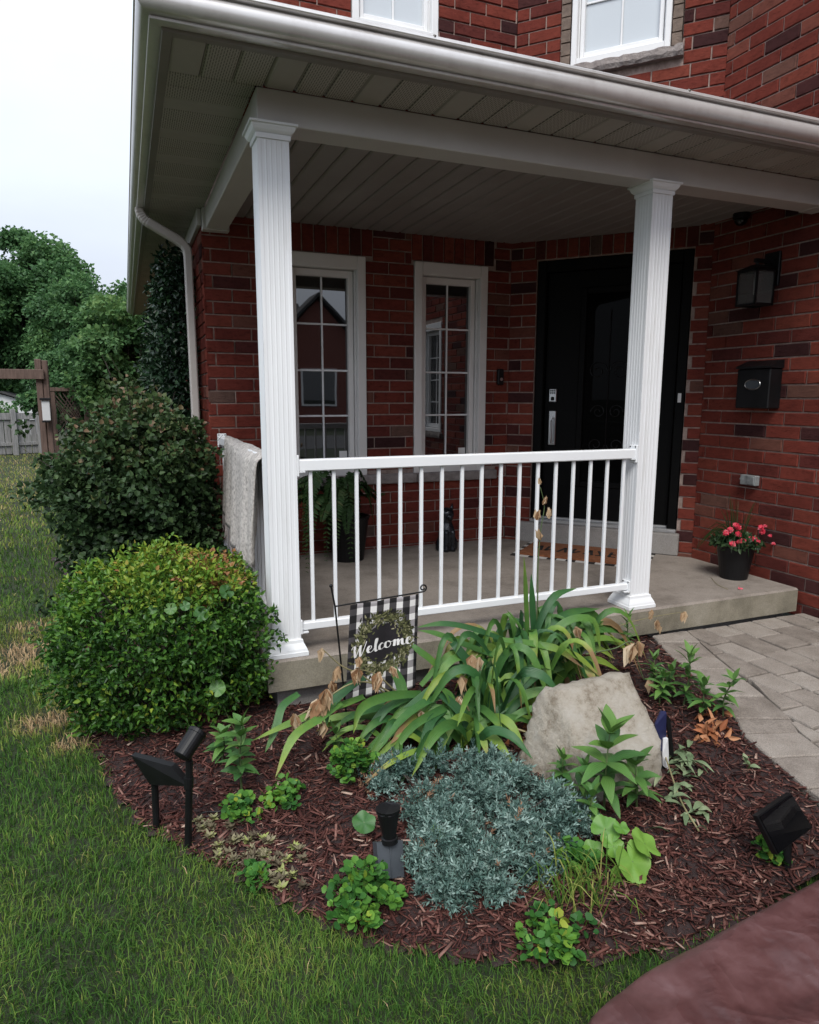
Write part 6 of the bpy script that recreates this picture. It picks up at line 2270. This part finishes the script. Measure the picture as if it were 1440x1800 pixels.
Vj = leaf_verts(Pn, dn, rng.normal(0, 1, Pn.shape), np.repeat(rng.uniform(.8, 1.2, n), K) * .0155, .0056, fold=.1, droop=-.1)
soup('needles', Vj, LEAF_F, 'juniper', jun, tj)
mb = MB()
for k in range(60):
    i = random.randrange(n)
    mb.tube([jb + np.array([0, 0, .01]), (jb + Pb[i]) / 2 + np.array([0, 0, .01]), Pb[i]], [.006, .004, .002], 5)
mb.build('branches', 'bark', jun)

# brown groundcover rosettes at the lawn edge
sb = bed_pt(430, 1500)
sed = thing('groundcover_plant', 'brown and cream mat of small rosettes at the left lawn edge', 'groundcover', sb)
k = 0
allP, allD, allT = [], [], []
while k < 60:
    px_, py_ = random.uniform(345, 535), random.uniform(1440, 1570)
    if abs((py_ - 1452) - (px_ - 345) * .50) > 45: continue
    c = bed_pt(px_, py_) + np.array([0, 0, .008])
    nn3 = 14
    a = np.linspace(0, 4 * np.pi, nn3, endpoint=False) + random.random()
    d = np.stack([np.cos(a), np.sin(a), np.repeat([.25, .9], nn3 // 2)], 1)
    allP.append(np.repeat(c[None], nn3, 0)); allD.append(d); allT.append(np.clip(random.random() + rng.normal(0, .12, nn3), 0, 1))
    k += 1
allP, allD, allT = np.concatenate(allP), np.concatenate(allD), np.concatenate(allT)
Vs = leaf_verts(allP, allD, np.tile([0, 0, 1.0], (len(allP), 1)) + rng.normal(0, .2, allP.shape), rng.uniform(.016, .034, len(allP)), rng.uniform(.009, .016, len(allP)), fold=.3, droop=-.1)
o = soup('rosettes', Vs, LEAF_F, 'sedum', sed, allT)

# long grass tuft right of the juniper
gt = bed_pt(1030, 1590)
tuft = thing('grass_tuft', 'tuft of long unmown grass between the juniper and the hollyhock', 'grass tuft', gt)
mb = MB()
for k in range(90):
    b = gt + np.array([random.gauss(0, .06), random.gauss(.03, .05), -.005])
    a = random.uniform(0, 6.28); L = random.uniform(.1, .26)
    d = np.array([math.cos(a) * .7 - .15, math.sin(a) * .5 - .1, 0])
    p1 = b + d * L * .35 + np.array([0, 0, L * .55]); p2 = b + d * L * .9 + np.array([0, 0, L * random.uniform(.3, .7)])
    cp = catmull([b, p1, p2], 7)
    w = .0022
    mb.tint = random.uniform(.2, .85)
    vs = []
    for q_, p in enumerate(cp):
        ww = w * (1 - (q_ / 6) ** 2) + .0003
        vs += [p - np.array([ww, 0, 0]), p + np.array([ww, 0, 0])]
    mb.add(vs, [(2 * q_, 2 * q_ + 1, 2 * q_ + 3, 2 * q_ + 2) for q_ in range(6)])
mb.build('blades', 'grass', tuft, tint=True)

# ================================================================ SHRUBS
def bush(label, name, c, rad, n_cl, per, L, W, mat, tint_fn, cl_r, stems, trunk_base, lumps=.18, seed=1, lower=-.75, spread=.8, aspect=(.75, .62), group=None, power=2.0, stray=0.0, twigs=0):
    t = thing(name, label, 'shrub', trunk_base, group)
    d = norm(rng.normal(0, 1, (n_cl * 2, 3)))
    d = d[d[:, 2] > lower][:n_cl]
    m = len(d)
    # super-ellipsoid outline with lumps
    k = (np.abs(d) ** power).sum(1) ** (-1 / power)
    lum = smooth_noise2(d[:, 0] * 2 + d[:, 2] * 1.3, d[:, 1] * 2 - d[:, 2] * 1.1, seed, 2.3)
    lum2 = smooth_noise2(d[:, 0] * 2 + d[:, 2] * 1.7, d[:, 1] * 2 + d[:, 2], seed + 3, 5.5)
    depth = np.where(rng.uniform(0, 1, m) < .62, rng.uniform(.90, 1.0, m), rng.uniform(.45, .92, m))
    r = k * depth * (1 + lumps * (lum - .5) + lumps * .6 * (lum2 - .5)) * (1 + stray * rng.exponential(.3, m) * (rng.uniform(0, 1, m) < .2))
    C = c + d * r[:, None] * rad
    C[:, 2] = np.maximum(C[:, 2], .03)
    P, dl = clumps(C, np.full(m, cl_r) * rng.uniform(.7, 1.3, m), per, .8)
    P[:, 2] = np.maximum(P[:, 2], .012)
    out = norm(np.repeat(d, per, 0) * .8 + dl * .6 + np.array([0, 0, .25]))
    N_ = len(P)
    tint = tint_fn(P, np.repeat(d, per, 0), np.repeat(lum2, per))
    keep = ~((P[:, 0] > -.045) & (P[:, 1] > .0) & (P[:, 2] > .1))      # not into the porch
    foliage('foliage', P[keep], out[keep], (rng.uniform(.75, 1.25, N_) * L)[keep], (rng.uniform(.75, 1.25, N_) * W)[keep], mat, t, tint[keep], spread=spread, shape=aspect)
    mb = MB()
    for q_ in range(stems):
        i = random.randrange(m)
        b = np.array(trunk_base) + np.array([random.gauss(0, .04), random.gauss(0, .04), -.02])
        e_ = C[i]
        if e_[0] > -.08: continue
        mid = b * .5 + e_ * .5 + np.array([0, 0, .08])
        mb.tube(catmull([b, mid, e_], 8), list(np.linspace(.012, .003, 8)), 6)
    for q_ in range(twigs):
        i = random.randrange(m)
        if d[i, 2] < .25 or C[i][0] > -.12: continue
        e_ = C[i]
        tip_ = e_ + d[i] * random.uniform(.08, .2) + np.array([random.gauss(0, .03), random.gauss(0, .03), random.uniform(.03, .12)])
        mb.tube([e_ - d[i] * .1, e_, tip_], [.004, .003, .001], 4)
    mb.build('branches', 'bark', t)
    return t


bxc = np.array([-0.455, 0.24, 0.40])


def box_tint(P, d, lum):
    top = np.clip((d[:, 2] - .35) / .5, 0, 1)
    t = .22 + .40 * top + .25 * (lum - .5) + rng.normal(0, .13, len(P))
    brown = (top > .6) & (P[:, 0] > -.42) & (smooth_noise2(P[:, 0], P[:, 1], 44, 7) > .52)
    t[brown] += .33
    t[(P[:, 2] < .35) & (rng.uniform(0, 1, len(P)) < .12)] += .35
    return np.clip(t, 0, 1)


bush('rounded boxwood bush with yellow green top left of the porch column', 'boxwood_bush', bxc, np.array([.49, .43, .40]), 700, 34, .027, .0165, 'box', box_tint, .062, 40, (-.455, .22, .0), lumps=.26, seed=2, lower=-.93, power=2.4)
shc = np.array([-0.52, 1.62, 0.86])


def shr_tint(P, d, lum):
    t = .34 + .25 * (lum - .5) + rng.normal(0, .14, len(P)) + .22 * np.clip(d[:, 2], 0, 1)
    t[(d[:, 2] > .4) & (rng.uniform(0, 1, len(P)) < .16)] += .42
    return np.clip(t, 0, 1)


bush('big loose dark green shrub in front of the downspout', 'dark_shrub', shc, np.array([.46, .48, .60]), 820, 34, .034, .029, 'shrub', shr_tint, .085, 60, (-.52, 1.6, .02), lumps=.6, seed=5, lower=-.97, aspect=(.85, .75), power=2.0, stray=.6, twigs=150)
# a few vine leaves climbing over the boxwood
vb = thing('bindweed', 'bindweed with heart shaped leaves climbing over the boxwood', 'vine', (-.2, -.14, .03))
mb = MB()
vp = [np.array([-.2, -.14, .02]), ony(385, 1215, -.17), ony(395, 1130, -.14), ony(360, 1080, -.08), ony(310, 1068, -.06)]
mb.tube(catmull(vp, 30), .002, 5); mb.build('stem', 'stem', vb)
for (px_, py_, Yv, r_) in ((353, 1080, -.13, .032), (300, 1070, -.11, .026), (398, 1040, -.06, .034), (382, 1210, -.20, .036), (325, 1065, -.12, .022), (375, 1100, -.14, .024), (268, 1072, -.10, .02)):
    P = ony(px_, py_, Yv)
    round_leaf(P, r_, (random.uniform(-.3, .3), -.8, .5), vb, P + np.array([0, .03, -.01]), 'broad')
# dark climber on the left wall
cl_t = thing('wall_climber', 'dark glossy climber covering the left end wall behind the downspout', 'vine', (-.15, 3.3, 0))
n_cl = 520
C = np.stack([rng.uniform(-.36, -.06, n_cl), 2.5 + rng.exponential(.8, n_cl), rng.uniform(.1, 2.6, n_cl)], 1)
C[:, 0] = np.where(C[:, 2] > 1.8, -.06 - (C[:, 0] + .06) * -1 * (1 - .55 * np.clip((C[:, 2] - 1.8) / .8, 0, 1)), C[:, 0])
C = C[C[:, 1] < 7]
C[:, 0] = np.where(C[:, 2] > 2.35, np.minimum(C[:, 0], -.1), C[:, 0])
P, dl = clumps(C, np.full(len(C), .13), 34, .9)
keep = (P[:, 0] < -.04) & (P[:, 2] > .01) & ((P[:, 2] < 2.76) | (P[:, 0] < -.5))
P, dl = P[keep], dl[keep]
out = norm(dl * .6 + np.array([-.5, -.5, .1]))
foliage('foliage', P, out, rng.uniform(.03, .058, len(P)), rng.uniform(.02, .036, len(P)), 'vine', cl_t, np.clip(rng.normal(.35, .22, len(P)), 0, 1))
mb = MB()
for k in range(26):
    y_ = random.uniform(2.6, 4.6)
    mb.tube(catmull([np.array([-.1, y_, 0]), np.array([-.08, y_ + random.uniform(-.2, .2), 1.2]), np.array([-.12, y_ + random.uniform(-.4, .4), 2.5])], 8), .008, 5)
mb.build('stems', 'bark', cl_t)


# ================================================================ BACKGROUND
def at_depth(px, py, dep):
    return CAM + ray(px, py) * dep


def tree(label, name, px, py, dep, rad, n_cl, per, L, mat, cl_r, seed, trunk=True, lean=0, lumps=.35, t0=.45, group='trees beyond the lawn'):
    c = at_depth(px, py, dep)
    t = thing(name, label, 'tree', (c[0], c[1], 0), group)
    # several big boughs, each a cloud of clumps: uneven outline with gaps
    rad = np.array(rad)
    nb = 64
    db_ = norm(rng.normal(0, 1, (nb, 3)))
    bc = c + db_ * rad * (rng.uniform(.1, 1.0, (nb, 1)) ** .5) * .86
    br = rng.uniform(.16, .30, nb) * rad.mean()
    per_b = n_cl // nb
    Cs, Ds, Ts = [], [], []
    for q in range(nb):
        dd_ = norm(rng.normal(0, 1, (per_b, 3)))
        dd_[:, 2] = np.abs(dd_[:, 2]) * 1.1 - .35
        Cs.append(bc[q] + dd_ * br[q] * rng.uniform(.6, 1.05, (per_b, 1)) * np.array([1, 1, .85])); Ds.append(dd_); Ts.append(np.full(per_b, rng.normal(0, .1)))
    Cs, Ds, Ts = np.concatenate(Cs), np.concatenate(Ds), np.concatenate(Ts)
    Cs[:, 2] = np.maximum(Cs[:, 2], .25)
    P, dl = clumps(Cs, np.full(len(Cs), cl_r), per, .75)
    P[:, 2] = np.maximum(P[:, 2], .1)
    out = norm(np.repeat(Ds, per, 0) * .5 + dl * .5 + np.array([0, 0, -.1]))
    tt = np.clip(t0 + np.repeat(Ts, per) + .18 * np.repeat(Ds[:, 2], per) + rng.normal(0, .13, len(P)), 0, 1)
    foliage('crown', P, out, rng.uniform(.7, 1.3, len(P)) * L, rng.uniform(.7, 1.2, len(P)) * L * .85, mat, t, tt, upbias=.9, shape=(.9, .7))
    mb = MB()
    r0 = .045 * rad.mean() + .03
    top = c + np.array([0, 0, rad[2] * .5])
    b0 = np.array([c[0] + lean, c[1], -.1])
    mb.tube(catmull([b0, b0 * .5 + c * .5, top], 10), list(np.linspace(r0 * 1.3, r0 * .3, 10)), 8)
    for q in range(nb):
        s_ = b0 * .45 + c * .55 + np.array([0, 0, random.uniform(-.3, .3) * rad[2]])
        mb.tube(catmull([s_, s_ * .5 + bc[q] * .5 + np.array([0, 0, .06 * rad[2]]), bc[q]], 6), list(np.linspace(r0 * .45, r0 * .1, 6)), 5)
    mb.build('trunk', 'bark', t)
    return t


tree('tall broad maple beyond the fence, the largest tree', 'maple_tree', 58, 545, 30, (4.5, 4.0, 3.8), 6000, 16, .145, 'maple', .38, 3)
tree('dark tree with rounded crown right of the maple, behind the shrub', 'garden_tree', 172, 600, 22, (2.3, 2.0, 2.4), 2600, 16, .10, 'maple', .25, 4, t0=.5)
tree('leafy tree close to the house end, brightest green', 'garden_tree', 222, 635, 12.5, (1.0, 1.1, 1.3), 1300, 15, .08, 'maple', .15, 6, t0=.68)
tree('far tree filling the gap at the left picture edge', 'garden_tree', -60, 660, 36, (4, 3, 3), 1500, 13, .22, 'maple', .45, 8, t0=.4)
tree('low bushy tree behind the garden gate', 'garden_tree', 140, 690, 17, (1.4, 1.2, 1.0), 1000, 14, .09, 'maple', .18, 9, t0=.42)
bl_ = tree('small pale bush at the far left by the fence', 'garden_bush', 2, 745, 18.5, (.45, .4, .6), 130, 12, .10, 'maple', .12, 9, t0=.6)

# weathered picket fence
FD = 21.0
f0, f1 = onz(-90, 806, 0.0), onz(96, 796, 0.0)
fu = norm((f1 - f0) * np.array([1, 1, 0])); fl_ = float(np.linalg.norm((f1 - f0)[:2]))
fence = thing('board_fence', 'weathered grey board fence across the back of the lawn', 'fence', (f0 + f1) / 2)
fn = np.array([fu[1], -fu[0], 0])
u = 0.0
while u < fl_:
    w = random.uniform(.13, .15)
    h = 0.93 + random.uniform(-.02, .02)
    mb = MB(); oriented(mb, f0, fu, fn, u, u + w, -.012, .012, .03, h, .003)
    tl = random.uniform(-.012, .012)
    mb.v = [(p[0] + fu[0] * tl * p[2], p[1], p[2]) for p in mb.v]
    mb.build('board', 'grey_wood', fence)
    u += w + random.uniform(.012, .035)
for k in range(4):
    uu = fl_ * (k + .5) / 4 - .1
    mb = MB(); oriented(mb, f0, fu, fn, uu, uu + .11, .013, .12, -.05, 1.2, .004); mb.build('post', 'grey_wood', fence)
mb = MB(); oriented(mb, f0, fu, fn, 0, fl_, .013, .05, .93, 1.10, .003); mb.build('top_board', 'grey_wood', fence)
mb = MB(); oriented(mb, f0, fu, fn, 0, fl_, .013, .05, .25, .33, .003); mb.build('rail', 'grey_wood', fence)
# pale shed behind it
s0 = at_depth(-60, 700, 27); s1 = at_depth(52, 700, 27)
shed = thing('garden_shed', 'pale shed with low gable behind the grey fence', 'shed', ((s0[0] + s1[0]) / 2, s0[1] + 1, 0))
sw = s1[0] - s0[0]
mb = MB()
mb.prism([(s0[0], -.05), (s1[0], -.05), (s1[0], 1.25), ((s0[0] + s1[0]) / 2, 1.62), (s0[0], 1.25)], 'y', s0[1], s0[1] + 2.4); mb.build('wall', 'shed', shed)
mb = MB()
for sg in (0, 1):
    xa, xb = ((s0[0] - .15, (s0[0] + s1[0]) / 2) if sg == 0 else ((s0[0] + s1[0]) / 2, s1[0] + .15))
    za, zb = (1.22, 1.68) if sg == 0 else (1.68, 1.22)
    mb.prism([(xa, za), (xb, zb), (xb, zb + .05), (xa, za + .05)], 'y', s0[1] - .15, s0[1] + 2.5)
mb.build('roof', 'roof', shed)
# arbor: heavy post with cross beam and a white box on it
ad = 12.0
pA = at_depth(76, 700, ad)
arb = thing('garden_arbor', 'brown timber arbor post with a cross beam at the lawn edge', 'arbor', (pA[0], pA[1], 0))
wpx = ad / F_PX
mb = MB(); mb.bevbox(pA[0] - .085, pA[0] + .015, pA[1] - .07, pA[1] + .07, -.1, at_depth(76, 632, ad)[2], .008); mb.build('post', 'old_wood', arb)
mb = MB(); mb.bevbox(pA[0] + .02, pA[0] + .11, pA[1] - .05, pA[1] + .07, -.1, at_depth(76, 634, ad)[2], .008); mb.build('post', 'old_wood', arb)
zb0, zb1 = at_depth(30, 667, ad)[2], at_depth(30, 650, ad)[2]
mb = MB(); mb.bevbox(pA[0] - 1.6, pA[0] + .05, pA[1] - .13, pA[1] - .072, zb0, zb1, .006); mb.build('cross_beam', 'old_wood', arb)
mb = MB(); mb.bevbox(pA[0] - 1.55, pA[0] - 1.42, pA[1] - .07, pA[1] + .06, -.1, zb1 + .1, .006); mb.build('post', 'old_wood', arb)
pB = at_depth(81, 720, ad - .12)
sgn = thing('notice_box', 'white box with a dark lid fixed to the arbor post', 'box', pB)
hb_ = 19 * wpx
mb = MB(); mb.bevbox(pB[0] - .062, pB[0] + .062, pB[1] - .0, pB[1] + .05, pB[2] - hb_, pB[2] + hb_ - .03, .006); mb.build('case', 'shed', sgn)
mb = MB(); mb.bevbox(pB[0] - .085, pB[0] + .085, pB[1] - .03, pB[1] + .05, pB[2] + hb_ - .028, pB[2] + hb_ + .01, .004); mb.build('lid', 'black_plastic', sgn)
mb = MB(); mb.bevbox(pB[0] - .075, pB[0] + .04, pB[1] - .02, pB[1] + .05, pB[2] - hb_ - .03, pB[2] - hb_ - .002, .004); mb.build('tray', 'black_plastic', sgn)
# lattice gate
gd = 12.6
g_0, g_1 = at_depth(92, 700, gd), at_depth(150, 700, gd)
zt_, zb_ = at_depth(92, 688, gd)[2], 0.2
gate = thing('lattice_gate', 'brown lattice garden gate between the arbor and the shrub', 'gate', ((g_0[0] + g_1[0]) / 2, g_0[1], 0))
for xx in (g_0[0], g_1[0]):
    mb = MB(); mb.bevbox(xx - .05, xx + .05, g_0[1] - .04, g_0[1] + .04, -.05, zt_, .004); mb.build('post', 'old_wood', gate)
mb = MB(); mb.bevbox(g_0[0] - .05, g_1[0] + .05, g_0[1] - .05, g_0[1] + .05, zt_ + .002, zt_ + .07, .004); mb.build('top_rail', 'old_wood', gate)
for sg in (-1, 1):
    for k in range(8):
        a = k / 7
        x_0 = g_0[0] + (g_1[0] - g_0[0]) * a
        mb = MB(); mb.tube([(x_0 - .3 * sg, g_0[1] + sg * .008, zt_ - .8), (x_0 + .3 * sg, g_0[1] + sg * .008, zt_ - .02)], .011, 4)
        mb.v = [(min(max(p[0], g_0[0] - .04), g_1[0] + .04), p[1], p[2]) for p in mb.v]
        mb.build('slat', 'old_wood', gate)

# houses across the street: gabled one mirrored in windows, taller pair added unseen to cut sky light
def street_house(label, x0, x1, gx, gpk, ridge, eave):
    nh = thing('opposite_house', label, 'house', ((x0 + x1) / 2, -30, 0), 'houses across the street')
    hw = gpk - 3.8
    mb = MB(); mb.box(x0, x1, -36, -27.6, 0, eave); mb.prism([(gx - hw, 0), (gx + hw, 0), (gx + hw, 3.6), (gx, gpk - .15), (gx - hw, 3.6)], 'y', -27.7, -26.2); mb.build('wall', 'far_brick', nh)
    mb = MB(); mb.prism([(-36.3, eave - .1), (-27.2, eave - .1), (-31.5, ridge)], 'x', x0 - .4, x1 + .4)
    for sg in (-1, 1):
        mb.prism([(gx, gpk), (gx + sg * (hw + .35), 3.45), (gx + sg * (hw + .35), 3.62), (gx, gpk + .17)], 'y', -27.7, -25.9)
    mb.build('roof', 'roof', nh)
    for (xa, za) in ((gx - .8, 1.2), (x0 + 1, 1.4), (x1 - 2.8, 1.4)):
        yy = -26.2 if abs(xa - gx) < 1 else -27.6
        mb = MB(); mb.box(xa - .1, xa + 1.7, yy - .1, yy + .06, za - .1, za + 1.7); w_ = mb.build('window', 'trim_white', nh)
        mb = MB(); mb.box(xa, xa + 1.6, yy - .1, yy + .08, za, za + 1.6); mb.build('pane', 'glass', w_)


street_house('brick house with a steep front gable across the street', -4, 8.2, 8.3, 6.3, 6.6, 3.9)
street_house('unseen taller brick house across the street, added to cut low sky light, left of the gabled one', -26, -7, -16, 7.2, 9.5, 5.8)
street_house('unseen taller brick house across the street, added to cut low sky light, right of the gabled one', 16, 34, 22, 7.0, 9.2, 5.6)

# ================================================================ MULCH, LITTER, GRASS
N = 60000
p2 = rng.uniform([-1.5, -1.95], [2.35, 2.4], (N * 3, 2))
p2 = p2[in_poly(p2[:, 0], p2[:, 1], BED) & ~((p2[:, 0] > 0.03) & (p2[:, 1] > .03))]
fa = np.hypot(p2[:, 0] - CAM[0], p2[:, 1] - CAM[1])
p2 = p2[rng.uniform(0, 1, len(p2)) < np.clip((2.2 / fa) ** 1.5, .18, 1)]
n = len(p2)
big = rng.uniform(0, 1, n) ** 3
L = (.013 + .05 * big) * rng.uniform(.8, 1.2, n); Wd = np.clip(L * rng.uniform(.08, .24, n), .0016, .011); Th = np.clip(Wd * .35, .0010, .0035)
az = rng.uniform(0, np.pi, n); tl = rng.normal(0, .22, n); rl = rng.normal(0, .5, n)
u = np.stack([np.cos(az) * np.cos(tl), np.sin(az) * np.cos(tl), np.sin(tl)], 1)
s0_ = norm(np.cross(u, [0, 0, 1.0])); w0 = np.cross(s0_, u)
s_ = s0_ * np.cos(rl)[:, None] + w0 * np.sin(rl)[:, None]; w_ = np.cross(s_, u)
c = np.stack([p2[:, 0], p2[:, 1], bedz(p2[:, 0], p2[:, 1]) + rng.uniform(.001, .016, n)], 1)
vs = []
for (a, b, d, tp) in ((-1, -1, -1, .6), (1, -1, -1, .5), (1, 1, -1, .7), (-1, 1, -1, .5), (-1, -1, 1, .5), (1, -1, 1, .4), (1, 1, 1, .6), (-1, 1, 1, .45)):
    jit = rng.uniform(.75, 1.1, (n, 1))
    vs.append(c + u * (a * L / 2)[:, None] * jit + s_ * (b * Wd / 2)[:, None] * rng.uniform(.2, 1.2, (n, 1)) + w_ * (d * Th / 2)[:, None])
Vc = np.stack(vs, 1)
o = soup('wood_chips', Vc, [(0, 3, 2, 1), (4, 5, 6, 7), (0, 1, 5, 4), (1, 2, 6, 5), (2, 3, 7, 6), (3, 0, 4, 7)], 'chip', None, np.clip(rng.beta(1.5, 2.0, n) + .08 * big, 0, 1))
tag(o, 'dark red brown shredded bark mulch covering the bed', 'mulch', kind='stuff')

# a few fallen petals and bits on the porch floor
pt0 = onz(1298, 1036, FZ)
o = foliage('fallen_petal', pt0[None] + rng.normal(0, .008, (5, 3)) * [1, 1, 0] + [0, 0, .003], np.tile([1.0, .2, .1], (5, 1)), .022, .012, 'pink', None, np.full(5, .8), spread=.5)
tag(o, 'fallen pink petals on the slab before the flower pot', 'petals')
mb = MB(); mb.tube(catmull([onz(1250, 1015, FZ + .002), onz(1262, 1028, FZ + .002), onz(1280, 1036, FZ + .002)], 10), .0015, 4)
tag(mb.build('straw', 'dry_stem'), 'dry straw lying on the porch floor near the pot', 'straw')


def grass_density(d):
    return 34000 * np.minimum(1.0, (1.9 / d)) ** 2.3


XA, XB, YA, YB = -9.0, 2.2, -3.6, 21.5
cells = 0.25
gx, gy = np.meshgrid(np.arange(XA, XB, cells), np.arange(YA, YB, cells), indexing='ij')
gx, gy = gx.ravel(), gy.ravel()
dist = np.hypot(np.hypot(gx + cells / 2 - CAM[0], gy + cells / 2 - CAM[1]), CAM[2])
# only ground the lens could see, with a wide margin for a step to either side
az_ = np.degrees(np.arctan2(gx - CAM[0], gy - CAM[1]))
ok = (az_ > -32) & (az_ < 78) | (dist < 2.3)
ok &= ~((gx > 0.0) & (gy > 0.1))
cnt = rng.poisson(np.where(ok, grass_density(dist) * cells ** 2, 0))
bx, by = np.repeat(gx, cnt), np.repeat(gy, cnt)
bx = bx + rng.uniform(0, cells, len(bx)); by = by + rng.uniform(0, cells, len(by))
edge_n = .05 * (smooth_noise2(bx, by, 61, 9.0) - .5) + .03 * (smooth_noise2(bx, by, 62, 30.0) - .5)
dbed = seg_dist(bx, by, BED[:20])
inb = in_poly(bx, by, BED)
sd_bed = np.where(inb, dbed, -dbed)
keep = sd_bed + edge_n < 0.012
keep &= ~((bx > -.03) & (by > -.03))
keep &= ~in_poly(bx, by, [tuple(p) for p in path_poly])
keep &= ~((bx > cx0 + .02) & (by < cy1 + .105 * (bx - cxm) - .02))
bx, by = bx[keep], by[keep]
n = len(bx)
print('grass blades', n)
d = np.hypot(np.hypot(bx - CAM[0], by - CAM[1]), CAM[2])
kf = np.clip(d / 2.2, 1, 6)
hgt = rng.uniform(.015, .040, n) * (1 + .5 * smooth_noise2(bx, by, 5, 1.3)) * np.clip(kf ** .25, 1, 1.4)
hgt[rng.uniform(0, 1, n) < .02] *= 1.5
wid = rng.uniform(.0013, .0029, n) * kf ** .9
a = rng.uniform(0, 2 * np.pi, n)
wind = smooth_noise2(bx, by, 8, 2.0) * 6.28
lean = rng.uniform(.15, .95, n)
ld = np.stack([np.cos(a) + .5 * np.cos(wind), np.sin(a) + .5 * np.sin(wind), np.zeros(n)], 1)
ld = norm(ld)
sdv = np.stack([-ld[:, 1], ld[:, 0], np.zeros(n)], 1)
tw = rng.normal(0, .7, n)
sdv = sdv * np.cos(tw)[:, None] + ld * np.sin(tw)[:, None]
b0 = np.stack([bx, by, np.full(n, -.003)], 1)
m1 = b0 + ld * (hgt * lean * .35)[:, None] + np.array([0, 0, 1]) * (hgt * .62)[:, None]
tp = b0 + ld * (hgt * lean * 1.05)[:, None] + np.array([0, 0, 1]) * (hgt * (1.05 - .42 * lean))[:, None]
hw = (wid / 2)[:, None]
V = np.stack([b0 - sdv * hw, b0 + sdv * hw, m1 + sdv * hw * .85, m1 - sdv * hw * .85, tp, tp + sdv * hw * .05], 1)
tint = .30 + .28 * (smooth_noise2(bx, by, 31, 2.6) - .5) + .22 * (smooth_noise2(bx, by, 32, 9) - .5) + rng.normal(0, .12, n)
tint += np.where(rng.uniform(0, 1, n) < .045, .36, 0)
tint += .42 * np.clip((by - 3.0) / 6.0, 0, 1)                         # sunlit yellow painted into the far lawn tint
for (px_, py_, r_, amt) in ((50, 1150, .27, .9), (60, 1105, .18, .7), (72, 1280, .12, .7), (128, 1312, .10, .8), (110, 1225, .13, .5), (140, 1255, .14, .6), (20, 1190, .16, .6)):
    P = onz(px_, py_, 0)
    tint += amt * np.exp(-(((bx - P[0]) / r_) ** 2 + ((by - P[1]) / (r_ * .9)) ** 2)) * (.6 + .8 * smooth_noise2(bx, by, 77, 12))
o = soup('grass', V, [(0, 1, 2, 3), (3, 2, 5, 4)], 'grass', None, tint)
tag(o, 'mown green lawn grass with dry patches', 'grass', kind='stuff')
